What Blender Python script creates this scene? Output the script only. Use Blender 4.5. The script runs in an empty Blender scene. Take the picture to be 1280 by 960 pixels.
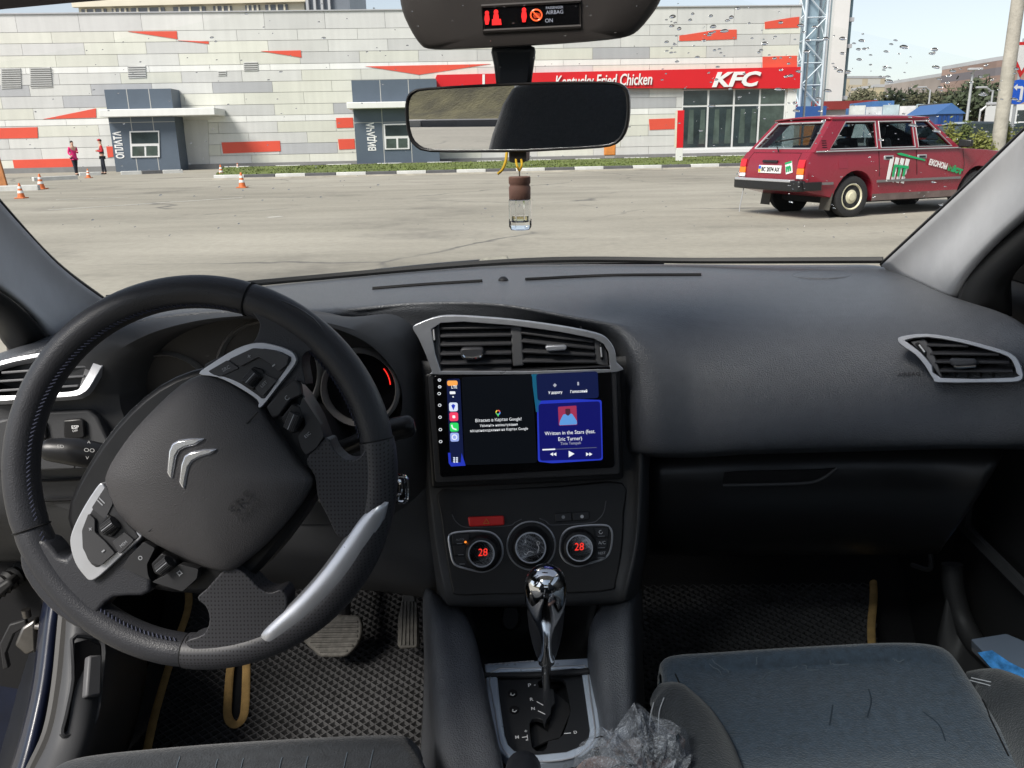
import bpy, bmesh, math, random
from mathutils import Vector as V, Matrix, noise
R = math.radians
random.seed(7)
SC = bpy.context.scene
COL = SC.collection
# ---------------------------------------------------------------- camera
F = 1040.0
PITCH, ROLL, YAW = R(16.3), R(1.2), R(1.2)
CAM = V((0, 0, 1.18))
fw = V((-math.sin(YAW)*math.cos(PITCH), math.cos(YAW)*math.cos(PITCH), -math.sin(PITCH)))
_r0 = V((math.cos(YAW), math.sin(YAW), 0)); _u0 = _r0.cross(fw)
rt = _r0*math.cos(ROLL) - _u0*math.sin(ROLL)
up = _u0*math.cos(ROLL) + _r0*math.sin(ROLL)
cd = bpy.data.cameras.new('camera'); cam = bpy.data.objects.new('camera', cd); COL.objects.link(cam)
m = Matrix((rt, up, -fw)).transposed().to_4x4(); m.translation = CAM
cam.matrix_world = m
cd.sensor_width = 36; cd.lens = F/1280*36; cd.clip_start = .02; cd.clip_end = 3000
SC.camera = cam
# ---------------------------------------------------------------- sky, sun, exposure
SUN_AZ, SUN_EL = R(222), R(46)          # azimuth clockwise from +Y (behind and to the left), elevation
w = bpy.data.worlds.new('World'); SC.world = w; w.use_nodes = True
nt = w.node_tree; bg = nt.nodes['Background']
sky = nt.nodes.new('ShaderNodeTexSky'); sky.sky_type = 'NISHITA'; sky.sun_disc = False
sky.sun_elevation = SUN_EL; sky.sun_rotation = SUN_AZ; sky.air_density = 1.0; sky.dust_density = 1.0; sky.ozone_density = 1.5; sky.altitude = 200
hs = nt.nodes.new('ShaderNodeHueSaturation'); hs.inputs['Saturation'].default_value = .5   # thin even cloud: paler than clear sky
nt.links.new(sky.outputs[0], hs.inputs['Color']); nt.links.new(hs.outputs[0], bg.inputs[0]); bg.inputs[1].default_value = .056
sd = bpy.data.lights.new('sun', 'SUN'); sd.energy = 2.0; sd.angle = R(22); sd.color = (1, .95, .88)
so = bpy.data.objects.new('sun', sd); COL.objects.link(so)
sdir = V((math.sin(SUN_AZ)*math.cos(SUN_EL), math.cos(SUN_AZ)*math.cos(SUN_EL), math.sin(SUN_EL)))
so.rotation_euler = sdir.to_track_quat('Z', 'Y').to_euler(); so.location = (0, -10, 30)
SC.view_settings.view_transform = 'Standard'; SC.view_settings.look = 'None'; SC.view_settings.gamma = 1
SC.view_settings.use_curve_mapping = False
SC.view_settings.exposure = 1.42
SC.render.engine = 'CYCLES'
try:
    SC.cycles.max_bounces = 10; SC.cycles.transparent_max_bounces = 16; SC.cycles.diffuse_bounces = 5
except Exception: pass
# ---------------------------------------------------------------- pixel helpers (photo 1280x960)
def ray(x, y): return fw + rt*((x-640)/F) + up*((480-y)/F)
def P(x, y, Y): d = ray(x, y); return CAM + d*(Y/d.y)
def G(x, y, z=0.0): d = ray(x, y); return CAM + d*((z-CAM.z)/d.z)
class Plane:
    def __init__(s, o, n): s.o = V(o); s.n = V(n).normalized()
    @classmethod
    def three(c, a, b, d):
        n = (b-a).cross(d-a).normalized()
        if n.dot(CAM-a) < 0: n = -n
        return c(a, n)
    def pt(s, x, y, h=0.0):
        d = ray(x, y); t = (s.o + s.n*h - CAM).dot(s.n)/d.dot(s.n); return CAM + d*t
    def pts(s, L, h=0.0): return [s.pt(x, y, h) for x, y in L]
# ---------------------------------------------------------------- mesh helpers
ORG = {}
def empty(name, loc, label=None, cat=None, group=None, kind=None, parent=None):
    o = bpy.data.objects.new(name, None); COL.objects.link(o); o.empty_display_size = .05
    loc = V(loc)
    if parent: o.parent = parent; o.location = loc - ORG[parent.name]
    else: o.location = loc
    ORG[o.name] = loc
    return tag(o, label, cat, group, kind)
def tag(o, label=None, cat=None, group=None, kind=None):
    if label: o['label'] = label
    if cat: o['category'] = cat
    if group: o['group'] = group
    if kind: o['kind'] = kind
    return o
def mk(name, vs, fs, mat, parent=None, smooth=True, ang=40, bevel=0, seg=2, thick=0, sub=0, off=0):
    vs = [V(v) for v in vs]
    if parent is not None: org = ORG[parent.name]
    else:
        org = V((sum(v.x for v in vs)/len(vs), sum(v.y for v in vs)/len(vs), min(v.z for v in vs)))
    me = bpy.data.meshes.new(name); me.from_pydata([v-org for v in vs], [], fs); me.update()
    bm = bmesh.new(); bm.from_mesh(me); bmesh.ops.recalc_face_normals(bm, faces=bm.faces); bm.to_mesh(me); bm.free()
    return wrap(name, me, org, mat, parent, smooth, ang, bevel, seg, thick, sub, off)
def wrap(name, me, org, mat, parent=None, smooth=True, ang=40, bevel=0, seg=2, thick=0, sub=0, off=0):
    if mat is not None and not me.materials: me.materials.append(mat)
    if smooth:
        for p in me.polygons: p.use_smooth = True
        if ang < 180:
            try: me.set_sharp_from_angle(angle=R(ang))
            except Exception: pass
    o = bpy.data.objects.new(name, me); COL.objects.link(o)
    if parent is not None: o.parent = parent
    else: o.location = org
    ORG[o.name] = org
    if thick:
        md = o.modifiers.new('solid', 'SOLIDIFY'); md.thickness = thick; md.offset = off
    if bevel:
        md = o.modifiers.new('bevel', 'BEVEL'); md.width = bevel; md.segments = seg; md.limit_method = 'ANGLE'; md.angle_limit = R(35); md.harden_normals = False
    if sub:
        md = o.modifiers.new('sub', 'SUBSURF'); md.levels = sub; md.render_levels = sub
    return o
def crv(p0, p1, p2, p3, t):
    return .5*((2*p1) + (p2-p0)*t + (2*p0-5*p1+4*p2-p3)*t*t + (3*p1-p0-3*p2+p3)*t*t*t)
def spline(pts, n, closed=False):
    pts = [V(p) for p in pts]; N = len(pts); out = []
    rng = N if closed else N-1
    for i in range(rng):
        if closed: a, b, c, d = pts[(i-1) % N], pts[i], pts[(i+1) % N], pts[(i+2) % N]
        else:
            b, c = pts[i], pts[i+1]
            a = pts[i-1] if i > 0 else b*2-c
            d = pts[i+2] if i+2 < N else c*2-b
        for k in range(n): out.append(crv(a, b, c, d, k/n))
    if not closed: out.append(pts[-1])
    return out
def sp2(L, n=4, closed=True):
    return [(v.x, v.y) for v in spline([V((a, b, 0)) for a, b in L], n, closed)]
def loft(loops, closed=False, cap0=False, cap1=False, vclosed=False):
    vs = []; fs = []; n = len(loops[0])
    for L in loops: vs += list(L)
    K = len(loops)
    for i in range(K if vclosed else K-1):
        i2 = (i+1) % K
        for j in range(n if closed else n-1):
            j2 = (j+1) % n
            fs.append((i*n+j, i*n+j2, i2*n+j2, i2*n+j))
    if cap0: fs.append(tuple(range(n))[::-1])
    if cap1: fs.append(tuple((K-1)*n+j for j in range(n)))
    return vs, fs
GRID = {}
def hit(name, x, y, lift=0.0):
    """point of a patch surface seen at a photo pixel, lifted along its normal"""
    cols = GRID[name]; d = ray(x, y); best = None
    for j in range(len(cols)-1):
        for i in range(len(cols[0])-1):
            a, b, c_, e = cols[j][i], cols[j+1][i], cols[j+1][i+1], cols[j][i+1]
            for t3 in ((a, b, c_), (a, c_, e)):
                n = (t3[1]-t3[0]).cross(t3[2]-t3[0])
                if abs(n.dot(d)) < 1e-10: continue
                k = n.dot(t3[0]-CAM)/n.dot(d)
                if k <= 0 or (best and k >= best[0]): continue
                p = CAM+d*k
                if all((t3[(q+1) % 3]-t3[q]).cross(p-t3[q]).dot(n) >= -1e-10 for q in range(3)):
                    n = n.normalized(); n = n if n.dot(CAM-p) > 0 else -n; best = (k, p, n)
    if best is None: return P(x, y, 1.0), V((0, -1, 0))
    return best[1]+best[2]*lift, best[2]
def patch(name, net, mat, parent=None, su=5, sv=5, thick=.006, **k):
    net = [[(P(*p) if not isinstance(p, V) else p) for p in row] for row in net]
    rows = [spline(r, su) for r in net]
    cols = [spline([r[j] for r in rows], sv) for j in range(len(rows[0]))]
    vs, fs = loft(cols); GRID[name] = cols
    return mk(name, vs, fs, mat, parent, thick=thick, ang=180, **k)
def tube(name, pts, rad, mat, parent=None, res=8, closed=False, caps=True, flat=1.0, upv=None, **k):
    vs, fs = tube_data(pts, rad, res, closed, caps, flat, upv)
    return mk(name, vs, fs, mat, parent, **k)
def tube_data(pts, rad, res=8, closed=False, caps=True, flat=1.0, upv=None):
    pts = [V(p) for p in pts]; n = len(pts)
    rads = rad if isinstance(rad, (list, tuple)) else [rad]*n
    loops = []; ref = V(upv) if upv is not None else None
    for i, p in enumerate(pts):
        if closed: t = pts[(i+1) % n]-pts[i-1]
        else: t = pts[min(i+1, n-1)]-pts[max(i-1, 0)]
        t.normalize()
        if ref is None: ref = V((0, 0, 1)) if abs(t.z) < .9 else V((1, 0, 0))
        s = t.cross(ref)
        if s.length < 1e-5: s = t.orthogonal()
        s.normalize(); q = s.cross(t).normalized()
        if upv is None: ref = q
        loops.append([p + s*math.cos(a)*rads[i] + q*math.sin(a)*rads[i]*flat for a in [2*math.pi*j/res for j in range(res)]])
    return loft(loops, True, caps and not closed, caps and not closed, closed)
def prism(name, pts, n, h0, h1, mat, parent=None, bevel=0, seg=2, taper=1.0, **k):
    pts = [V(p) for p in pts]; n = V(n).normalized(); N = len(pts)
    c = sum(pts, V())/N
    vs = [p+n*h0 for p in pts] + [c+(p-c)*taper+n*h1 for p in pts]
    fs = [tuple(range(N))[::-1], tuple(range(N, 2*N))] + [(i, (i+1) % N, N+(i+1) % N, N+i) for i in range(N)]
    return mk(name, vs, fs, mat, parent, bevel=bevel, seg=seg, ang=30, **k)
def holed(name, outer, holes, n, h0, h1, mat, parent=None, bevel=0, **k):
    """flat plate with holes, extruded from h0 to h1 along n"""
    n = V(n).normalized()
    bm = bmesh.new()
    for L in [outer]+holes:
        vv = [bm.verts.new(V(p)+n*h1) for p in L]
        for i in range(len(vv)): bm.edges.new((vv[i], vv[(i+1) % len(vv)]))
    bmesh.ops.triangle_fill(bm, use_beauty=True, use_dissolve=False, edges=bm.edges[:], normal=n)
    f = bm.faces[:]
    r = bmesh.ops.extrude_face_region(bm, geom=f)
    ev = [g for g in r['geom'] if isinstance(g, bmesh.types.BMVert)]
    bmesh.ops.translate(bm, verts=ev, vec=n*(h0-h1))
    bmesh.ops.recalc_face_normals(bm, faces=bm.faces)
    org = ORG[parent.name] if parent is not None else sum((v.co for v in bm.verts), V())/len(bm.verts)
    for v in bm.verts: v.co -= org
    me = bpy.data.meshes.new(name); bm.to_mesh(me); bm.free()
    return wrap(name, me, org, mat, parent, ang=30, bevel=bevel, **k)
def pillow(name, pts, n, prof, mat, parent=None, **k):
    """domed slab: prof = [(scale, height), ...] from the base outwards to the crown"""
    pts = [V(p) for p in pts]; n = V(n).normalized(); c = sum(pts, V())/len(pts)
    loops = [[c+(p-c)*s+n*h for p in pts] for s, h in prof]
    vs, fs = loft(loops, True, True, False)
    vs.append(c+n*prof[-1][1]); ci = len(vs)-1; N = len(pts); b = (len(prof)-1)*N
    fs += [(b+j, b+(j+1) % N, ci) for j in range(N)]
    k.setdefault('ang', 50)
    return mk(name, vs, fs, mat, parent, **k)
def circ(c, u, v, r, n=24, r2=None):
    r2 = r2 or r
    return [c+u*(math.cos(2*math.pi*i/n)*r)+v*(math.sin(2*math.pi*i/n)*r2) for i in range(n)]
def basis(n):
    n = V(n).normalized(); u = V((0, 0, 1)).cross(n)
    if u.length < 1e-4: u = V((1, 0, 0))
    u.normalize(); v = n.cross(u).normalized()
    if u.x < 0: u, v = -u, n.cross(-u).normalized()
    return u, v
def lathe(name, o, ax, prof, mat, parent=None, n=24, ref=None, **k):
    """prof = [(r, h)] along ax from o"""
    ax = V(ax).normalized(); u = ax.orthogonal().normalized() if ref is None else V(ref).normalized(); v = ax.cross(u)
    loops = [circ(V(o)+ax*h, u, v, max(r, 1e-5), n) for r, h in prof]
    vs, fs = loft(loops, True, True, True)
    k.setdefault('ang', 35)
    return mk(name, vs, fs, mat, parent, **k)
def boxd(c, sx, sy, sz, M3=None):
    vs = [V((x*sx/2, y*sy/2, z*sz/2)) for x in (-1, 1) for y in (-1, 1) for z in (-1, 1)]
    if M3 is not None: vs = [M3 @ v for v in vs]
    vs = [v+V(c) for v in vs]
    return vs, [(0, 1, 3, 2), (4, 6, 7, 5), (0, 4, 5, 1), (2, 3, 7, 6), (0, 2, 6, 4), (1, 5, 7, 3)]
def box(name, c, s, mat, parent=None, rz=0, bevel=0, **k):
    M3 = Matrix.Rotation(rz, 3, 'Z') if rz else None
    vs, fs = boxd(c, s[0], s[1], s[2], M3)
    return mk(name, vs, fs, mat, parent, bevel=bevel, ang=30, **k)
def join(parts):
    vs = []; fs = []
    for a, b in parts:
        k = len(vs); vs += list(a); fs += [tuple(i+k for i in f) for f in b]
    return vs, fs
_tc = {}
def textmesh(body, bold=0.0, shear=0.0):
    key = (body, bold, shear)
    if key not in _tc:
        c = bpy.data.curves.new('t', 'FONT'); c.body = body; c.offset = bold; c.shear = shear; c.resolution_u = 3
        o = bpy.data.objects.new('t', c); COL.objects.link(o)
        me = bpy.data.meshes.new_from_object(o)
        vs = [v.co.copy() for v in me.vertices]; fs = [tuple(p.vertices) for p in me.polygons]
        bpy.data.objects.remove(o); bpy.data.curves.remove(c); bpy.data.meshes.remove(me)
        _tc[key] = (vs, fs)
    return _tc[key]
def text(name, body, a, b, n, mat, parent, h=.0006, bold=0.0, shear=0.0, hscale=1.0, height=None, thick=0):
    """text whose baseline runs from a to b (world points) on a surface with normal n"""
    vs, fs = textmesh(body, bold, shear)
    x0 = min(v.x for v in vs); x1 = max(v.x for v in vs)
    n = V(n).normalized(); d = V(b)-V(a); s = d.length/(x1-x0); xd = d.normalized(); yd = n.cross(xd).normalized()
    sy = s*hscale
    if height:
        y1 = max(v.y for v in vs); y0 = min(0, min(v.y for v in vs)); sy = height/(y1)
    return mk(name, [V(a)+xd*((v.x-x0)*s)+yd*(v.y*sy)+n*h for v in vs], fs, mat, parent, smooth=False, thick=thick)
# ---------------------------------------------------------------- materials
def M(name, col, rough=.5, metal=0.0, bump=None, var=None, spec=.5, coat=0.0, emit=None, estr=1.0, trans=0, ior=1.45, rvar=0, sheen=0):
    m = bpy.data.materials.new(name); m.use_nodes = True
    nt = m.node_tree; b = nt.nodes['Principled BSDF']; L = nt.links.new
    b.inputs['Base Color'].default_value = (*col, 1); b.inputs['Roughness'].default_value = rough
    b.inputs['Metallic'].default_value = metal; b.inputs['Specular IOR Level'].default_value = spec
    b.inputs['Coat Weight'].default_value = coat; b.inputs['IOR'].default_value = ior
    b.inputs['Transmission Weight'].default_value = trans
    if sheen: b.inputs['Sheen Weight'].default_value = sheen
    if emit: b.inputs['Emission Color'].default_value = (*emit, 1); b.inputs['Emission Strength'].default_value = estr
    tc = nt.nodes.new('ShaderNodeTexCoord')
    if var:                      # (scale, amount [, second scale]) mottled colour
        nz = nt.nodes.new('ShaderNodeTexNoise'); nz.inputs['Scale'].default_value = var[0]; nz.inputs['Detail'].default_value = 6; nz.inputs['Roughness'].default_value = .65
        L(tc.outputs['Object'], nz.inputs['Vector'])
        rp = nt.nodes.new('ShaderNodeValToRGB'); a = var[1]
        rp.color_ramp.elements[0].position = .3; rp.color_ramp.elements[1].position = .7
        rp.color_ramp.elements[0].color = (*[c*(1-a) for c in col], 1); rp.color_ramp.elements[1].color = (*[min(1, c*(1+a)) for c in col], 1)
        L(nz.outputs['Fac'], rp.inputs[0]); L(rp.outputs[0], b.inputs['Base Color'])
    if rvar:
        n2 = nt.nodes.new('ShaderNodeTexNoise'); n2.inputs['Scale'].default_value = rvar; n2.inputs['Detail'].default_value = 4
        L(tc.outputs['Object'], n2.inputs['Vector'])
        mr = nt.nodes.new('ShaderNodeMapRange'); mr.inputs[3].default_value = max(.02, rough-.12); mr.inputs[4].default_value = min(1, rough+.15)
        L(n2.outputs['Fac'], mr.inputs[0]); L(mr.outputs[0], b.inputs['Roughness'])
    if bump:                     # (kind, scale, strength, distance)
        kd, s, st, dist = bump
        if kd == 'voronoi':
            t = nt.nodes.new('ShaderNodeTexVoronoi'); t.inputs['Scale'].default_value = s; out = t.outputs['Distance']
        else:
            t = nt.nodes.new('ShaderNodeTexNoise'); t.inputs['Scale'].default_value = s; t.inputs['Detail'].default_value = 3; out = t.outputs['Fac']
        L(tc.outputs['Object'], t.inputs['Vector'])
        bp = nt.nodes.new('ShaderNodeBump'); bp.inputs['Strength'].default_value = st; bp.inputs['Distance'].default_value = dist
        L(out, bp.inputs['Height']); L(bp.outputs[0], b.inputs['Normal'])
    return m
def pane(name, tint=(1, 1, 1), refl=.06, rough=0.0):
    """thin clear sheet: straight-through light plus a Fresnel reflection"""
    m = bpy.data.materials.new(name); m.use_nodes = True; nt = m.node_tree; nt.nodes.clear(); L = nt.links.new
    o = nt.nodes.new('ShaderNodeOutputMaterial'); mx = nt.nodes.new('ShaderNodeMixShader')
    t = nt.nodes.new('ShaderNodeBsdfTransparent'); t.inputs[0].default_value = (*tint, 1)
    g = nt.nodes.new('ShaderNodeBsdfGlossy'); g.inputs['Roughness'].default_value = rough
    lw = nt.nodes.new('ShaderNodeLayerWeight'); lw.inputs[0].default_value = refl
    L(lw.outputs['Fresnel'], mx.inputs[0]); L(t.outputs[0], mx.inputs[1]); L(g.outputs[0], mx.inputs[2]); L(mx.outputs[0], o.inputs[0])
    return m
def EM(name, col, s=1.0):
    s *= .42
    return M(name, tuple(c*.1 for c in col), .3, emit=col, estr=s)
m_dash = M('dash_plastic', (.075, .080, .090), .40, bump=('voronoi', 620, .7, .001), var=(60, .10), spec=.9)
m_face = M('fascia_plastic', (.054, .055, .058), .55, bump=('voronoi', 900, .2, .0005), var=(12, .10))
m_black = M('black_plastic', (.012, .012, .013), .35, rvar=40)
m_dark = M('dark_trim', (.018, .018, .019), .6, bump=('noise', 500, .15, .0005))
m_void = M('deep_black', (.004, .004, .005), .8)
m_piano = M('gloss_black', (.006, .006, .007), .12)
m_silver = M('satin_silver', (.60, .61, .64), .32, .62, rvar=60)
m_chrome = M('chrome', (.82, .83, .85), .06, 1.0)
m_steel = M('steel', (.22, .21, .20), .4, 1.0, var=(40, .25))
m_leather = M('leather', (.030, .031, .036), .42, bump=('voronoi', 700, .35, .0006), rvar=25)
m_cover = M('airbag_cover', (.075, .072, .074), .5, bump=('voronoi', 800, .4, .0008), var=(14, .08))
m_white = M('print_white', (.75, .75, .75), .5)
m_grey = M('print_grey', (.35, .36, .38), .5)
m_button = M('button_plastic', (.03, .03, .032), .42)
m_thread = M('thread_blue_grey', (.035, .04, .07), .7)
m_threadw = M('thread_white', (.35, .36, .38), .8)
m_pillar = M('pillar_fabric', (.58, .58, .59), .85, bump=('noise', 700, .2, .0008), var=(20, .05))
m_head = M('headliner', (.66, .655, .65), .9, bump=('noise', 500, .2, .001))
m_visor = M('visor_vinyl', (.10, .09, .10), .7)
m_house = M('mirror_housing', (.045, .039, .037), .55, bump=('noise', 700, .1, .0004), var=(8, .08))
m_rubber = M('rubber', (.012, .012, .012), .6)
m_fabric = M('seat_fabric', (.026, .042, .062), .85, bump=('noise', 420, .8, .002), var=(120, .35), sheen=.25)
m_fabd = M('seat_bolster', (.018, .021, .025), .8, bump=('noise', 420, .7, .002), var=(110, .3), sheen=.2)
m_carpet = M('carpet', (.008, .008, .009), 1, bump=('noise', 300, .6, .004))
m_mat = M('mat_rubber', (.065, .065, .067), .42, var=(25, .25), rvar=60)
m_matb = M('mat_base', (.005, .005, .005), .5)
m_tan = M('tan_edging', (.42, .27, .10), .85, bump=('noise', 600, .5, .001), var=(60, .2))
m_paint = M('dark_blue_paint', (.005, .008, .022), .3, coat=.5, var=(15, .3))
m_mirror = M('mirror_glass', (.78, .79, .8), .0, 1.0)
m_glass = pane('windscreen_glass', (.96, .97, .96), .03)
m_sideglass = pane('side_glass', (.82, .87, .86), .05)
def perforated():
    m = M('perforated_leather', (.03, .03, .034), .45)
    nt = m.node_tree; L = nt.links.new; b = nt.nodes['Principled BSDF']
    tc = nt.nodes.new('ShaderNodeTexCoord'); mp = nt.nodes.new('ShaderNodeMapping'); mp.inputs['Rotation'].default_value = (R(76), 0, 0)
    vo = nt.nodes.new('ShaderNodeTexVoronoi'); vo.voronoi_dimensions = '2D'; vo.inputs['Scale'].default_value = 290; vo.inputs['Randomness'].default_value = .1
    rp = nt.nodes.new('ShaderNodeValToRGB'); rp.color_ramp.elements[0].position = .17; rp.color_ramp.elements[1].position = .27
    rp.color_ramp.elements[0].color = (.006, .006, .006, 1); rp.color_ramp.elements[1].color = (.042, .042, .047, 1)
    L(tc.outputs['Object'], mp.inputs[0]); L(mp.outputs[0], vo.inputs['Vector']); L(vo.outputs['Distance'], rp.inputs[0]); L(rp.outputs[0], b.inputs['Base Color'])
    bp = nt.nodes.new('ShaderNodeBump'); bp.inputs['Strength'].default_value = .5; bp.inputs['Distance'].default_value = .001
    L(rp.outputs[0], bp.inputs['Height']); L(bp.outputs[0], b.inputs['Normal'])
    return m
m_perf = perforated()
# ================================================================ OUTSIDE: ground
def ground_mat():
    m = M('dusty_asphalt', (.27, .255, .225), .85)
    nt = m.node_tree; L = nt.links.new; b = nt.nodes['Principled BSDF']
    tc = nt.nodes.new('ShaderNodeTexCoord')
    def nz(s, d=5, r=.6):
        n = nt.nodes.new('ShaderNodeTexNoise'); n.inputs['Scale'].default_value = s; n.inputs['Detail'].default_value = d; n.inputs['Roughness'].default_value = r
        L(tc.outputs['Object'], n.inputs['Vector']); return n.outputs['Fac']
    def ramp(src, a, b_, ca, cb):
        r = nt.nodes.new('ShaderNodeValToRGB'); r.color_ramp.elements[0].position = a; r.color_ramp.elements[1].position = b_
        r.color_ramp.elements[0].color = (*ca, 1); r.color_ramp.elements[1].color = (*cb, 1); L(src, r.inputs[0]); return r.outputs[0]
    def mix(f, x, y, t='MIX'):
        n = nt.nodes.new('ShaderNodeMixRGB'); n.blend_type = t
        if isinstance(f, float): n.inputs[0].default_value = f
        else: L(f, n.inputs[0])
        L(x, n.inputs[1]); L(y, n.inputs[2]); return n.outputs[0]
    base = ramp(nz(.11), .35, .68, (.275, .256, .212), (.37, .346, .292))
    fine = ramp(nz(9, 6, .75), .3, .7, (.86, .86, .86), (1.1, 1.1, 1.1))
    c = mix(1.0, base, fine, 'MULTIPLY')
    stain = ramp(nz(.33, 5, .7), .30, .44, (.70, .70, .71), (1, 1, 1)); c = mix(1.0, c, stain, 'MULTIPLY')
    mp = nt.nodes.new('ShaderNodeMapping'); mp.inputs['Scale'].default_value = (.12, .5, 1); L(tc.outputs['Object'], mp.inputs[0])
    st = nt.nodes.new('ShaderNodeTexNoise'); st.inputs['Scale'].default_value = 1.6; st.inputs['Detail'].default_value = 5; L(mp.outputs[0], st.inputs['Vector'])
    c = mix(1.0, c, ramp(st.outputs['Fac'], .32, .62, (.83, .83, .82), (1.07, 1.07, 1.06)), 'MULTIPLY')
    # cracks: warped voronoi cell edges, broken up by noise
    wp = nt.nodes.new('ShaderNodeTexNoise'); wp.inputs['Scale'].default_value = 1.4; wp.inputs['Detail'].default_value = 5; L(tc.outputs['Object'], wp.inputs['Vector'])
    ad = nt.nodes.new('ShaderNodeMixRGB'); ad.blend_type = 'ADD'; ad.inputs[0].default_value = .55; L(tc.outputs['Object'], ad.inputs[1]); L(wp.outputs['Color'], ad.inputs[2])
    vo = nt.nodes.new('ShaderNodeTexVoronoi'); vo.feature = 'DISTANCE_TO_EDGE'; vo.inputs['Scale'].default_value = .13; L(ad.outputs[0], vo.inputs['Vector'])
    cr = ramp(vo.outputs['Distance'], .0022, .006, (1, 1, 1), (0, 0, 0)); br = ramp(nz(.25, 3), .46, .56, (0, 0, 0), (1, 1, 1))
    ck = mix(1.0, cr, br, 'MULTIPLY')
    dk = nt.nodes.new('ShaderNodeRGB'); dk.outputs[0].default_value = (.12, .115, .105, 1)
    c = mix(ck, c, dk.outputs[0]); L(c, b.inputs['Base Color'])
    bp = nt.nodes.new('ShaderNodeBump'); bp.inputs['Strength'].default_value = .4; bp.inputs['Distance'].default_value = .01
    L(nz(60, 4), bp.inputs['Height']); L(bp.outputs[0], b.inputs['Normal'])
    return m
gm = mk('asphalt_ground', [(-900, -300, 0), (900, -300, 0), (900, 1500, 0), (-900, 1500, 0)], [(0, 1, 2, 3)], ground_mat(), smooth=False)
tag(gm, 'pale dusty asphalt of the parking area', None, kind='structure')
# ---------------------------------------------------------------- restaurant / mall wall
WA = R(5.0)
wd = V((math.cos(WA), math.sin(WA), 0)); wn = V((math.sin(WA), -math.cos(WA), 0))
WO = P(140, 215, 47.0); WO.z = 0
wall = Plane(WO, wn)
def WU(x, y, h=0): p = wall.pt(x, y, h); return (p-WO).dot(wd), p.z
def WW(u, z, h=0): return WO + wd*u + wn*h + V((0, 0, z))
m_core = M('wall_core', (.40, .40, .39), .8)
def panelmat(n, c):
    m = M(n, c, .45, var=(.35, .06), rvar=1); nt = m.node_tree; b = nt.nodes['Principled BSDF']; src = b.inputs['Base Color'].links[0].from_socket
    oi = nt.nodes.new('ShaderNodeObjectInfo'); mr = nt.nodes.new('ShaderNodeMapRange'); mr.inputs[3].default_value = .94; mr.inputs[4].default_value = 1.06; nt.links.new(oi.outputs['Random'], mr.inputs[0])
    tc = nt.nodes.new('ShaderNodeTexCoord'); mp = nt.nodes.new('ShaderNodeMapping'); mp.inputs['Scale'].default_value = (3.5, 3.5, .25); nz = nt.nodes.new('ShaderNodeTexNoise'); nz.inputs['Scale'].default_value = 1; nz.inputs['Detail'].default_value = 5
    nt.links.new(tc.outputs['Object'], mp.inputs[0]); nt.links.new(mp.outputs[0], nz.inputs['Vector'])
    m2 = nt.nodes.new('ShaderNodeMapRange'); m2.inputs[1].default_value = .35; m2.inputs[2].default_value = .7; m2.inputs[3].default_value = .95; m2.inputs[4].default_value = 1.02; nt.links.new(nz.outputs['Fac'], m2.inputs[0])
    mu = nt.nodes.new('ShaderNodeMath'); mu.operation = 'MULTIPLY'; nt.links.new(mr.outputs[0], mu.inputs[0]); nt.links.new(m2.outputs[0], mu.inputs[1])
    vm = nt.nodes.new('ShaderNodeVectorMath'); vm.operation = 'SCALE'; nt.links.new(src, vm.inputs[0]); nt.links.new(mu.outputs[0], vm.inputs['Scale']); nt.links.new(vm.outputs[0], b.inputs['Base Color'])
    return m
m_cream = panelmat('panel_cream', (.62, .62, .555)); m_lg = panelmat('panel_light_grey', (.54, .54, .53))
m_mg = panelmat('panel_mid_grey', (.40, .405, .42)); m_wh = panelmat('panel_white', (.72, .72, .70)); m_vlg = panelmat('panel_pale_grey', (.58, .58, .56))
m_red = M('panel_coral_red', (.66, .085, .05), .45, var=(.6, .06)); m_sign = M('sign_red', (.60, .012, .018), .4, var=(.4, .05))
m_slate = M('booth_slate', (.085, .11, .145), .5, var=(.7, .08)); m_slated = M('booth_slate_side', (.08, .105, .14), .5)
m_plinth = M('plinth_grey', (.20, .20, .20), .8, var=(2, .1))
m_winf = M('window_frame_white', (.65, .65, .65), .5)
m_wing = M('window_glass_dark', (.035, .05, .055), .06, var=(.35, .6), spec=.7)
m_wing2 = M('window_glass_green', (.07, .095, .085), .08, var=(.8, .5), spec=.7)
u0 = WU(-90, 100)[0]; u1 = WU(999, 60)[0]
YS = [17.5, 40, 54, 69, 84, 92, 106, 120, 135, 149, 157, 171, 185, 199, 212]
ZS = [wall.pt(75, y).z for y in YS]; ZS[-1] = max(ZS[-1], .25)
PH = [20, 64.5, 27.5, 70, 32, 74, 37, 79, 42, 83, 47.5, 11, 52, 17]
PWID = WU(179, 28)[0]-WU(101, 28)[0]
kfc = empty('mall_building', WW((u0+u1)/2, 0), 'long grey and white panelled restaurant building with red sign band', 'building')
c = [WW(u0, 0, -.06), WW(u1, 0, -.06), WW(u1, 0, -14), WW(u0, 0, -14)]
mk('wall_core', [p for p in c]+[p+V((0, 0, ZS[0]-.06)) for p in c], [(0, 1, 2, 3), (4, 5, 6, 7), (0, 1, 5, 4), (1, 2, 6, 5), (2, 3, 7, 6), (3, 0, 4, 7)], m_core, kfc, smooth=False)
mk('parapet_cap', *boxd(WW((u0+u1)/2, ZS[0]+.03, -.15), u1-u0, .45, .06, Matrix.Rotation(WA, 3, 'Z')), m_mg, kfc)
win0, win1 = WU(852, 150)[0], WU(981, 150)[0]; winb, wint = WU(870, 187)[1], WU(870, 112)[1]
rnd = random.Random(4)
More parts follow.
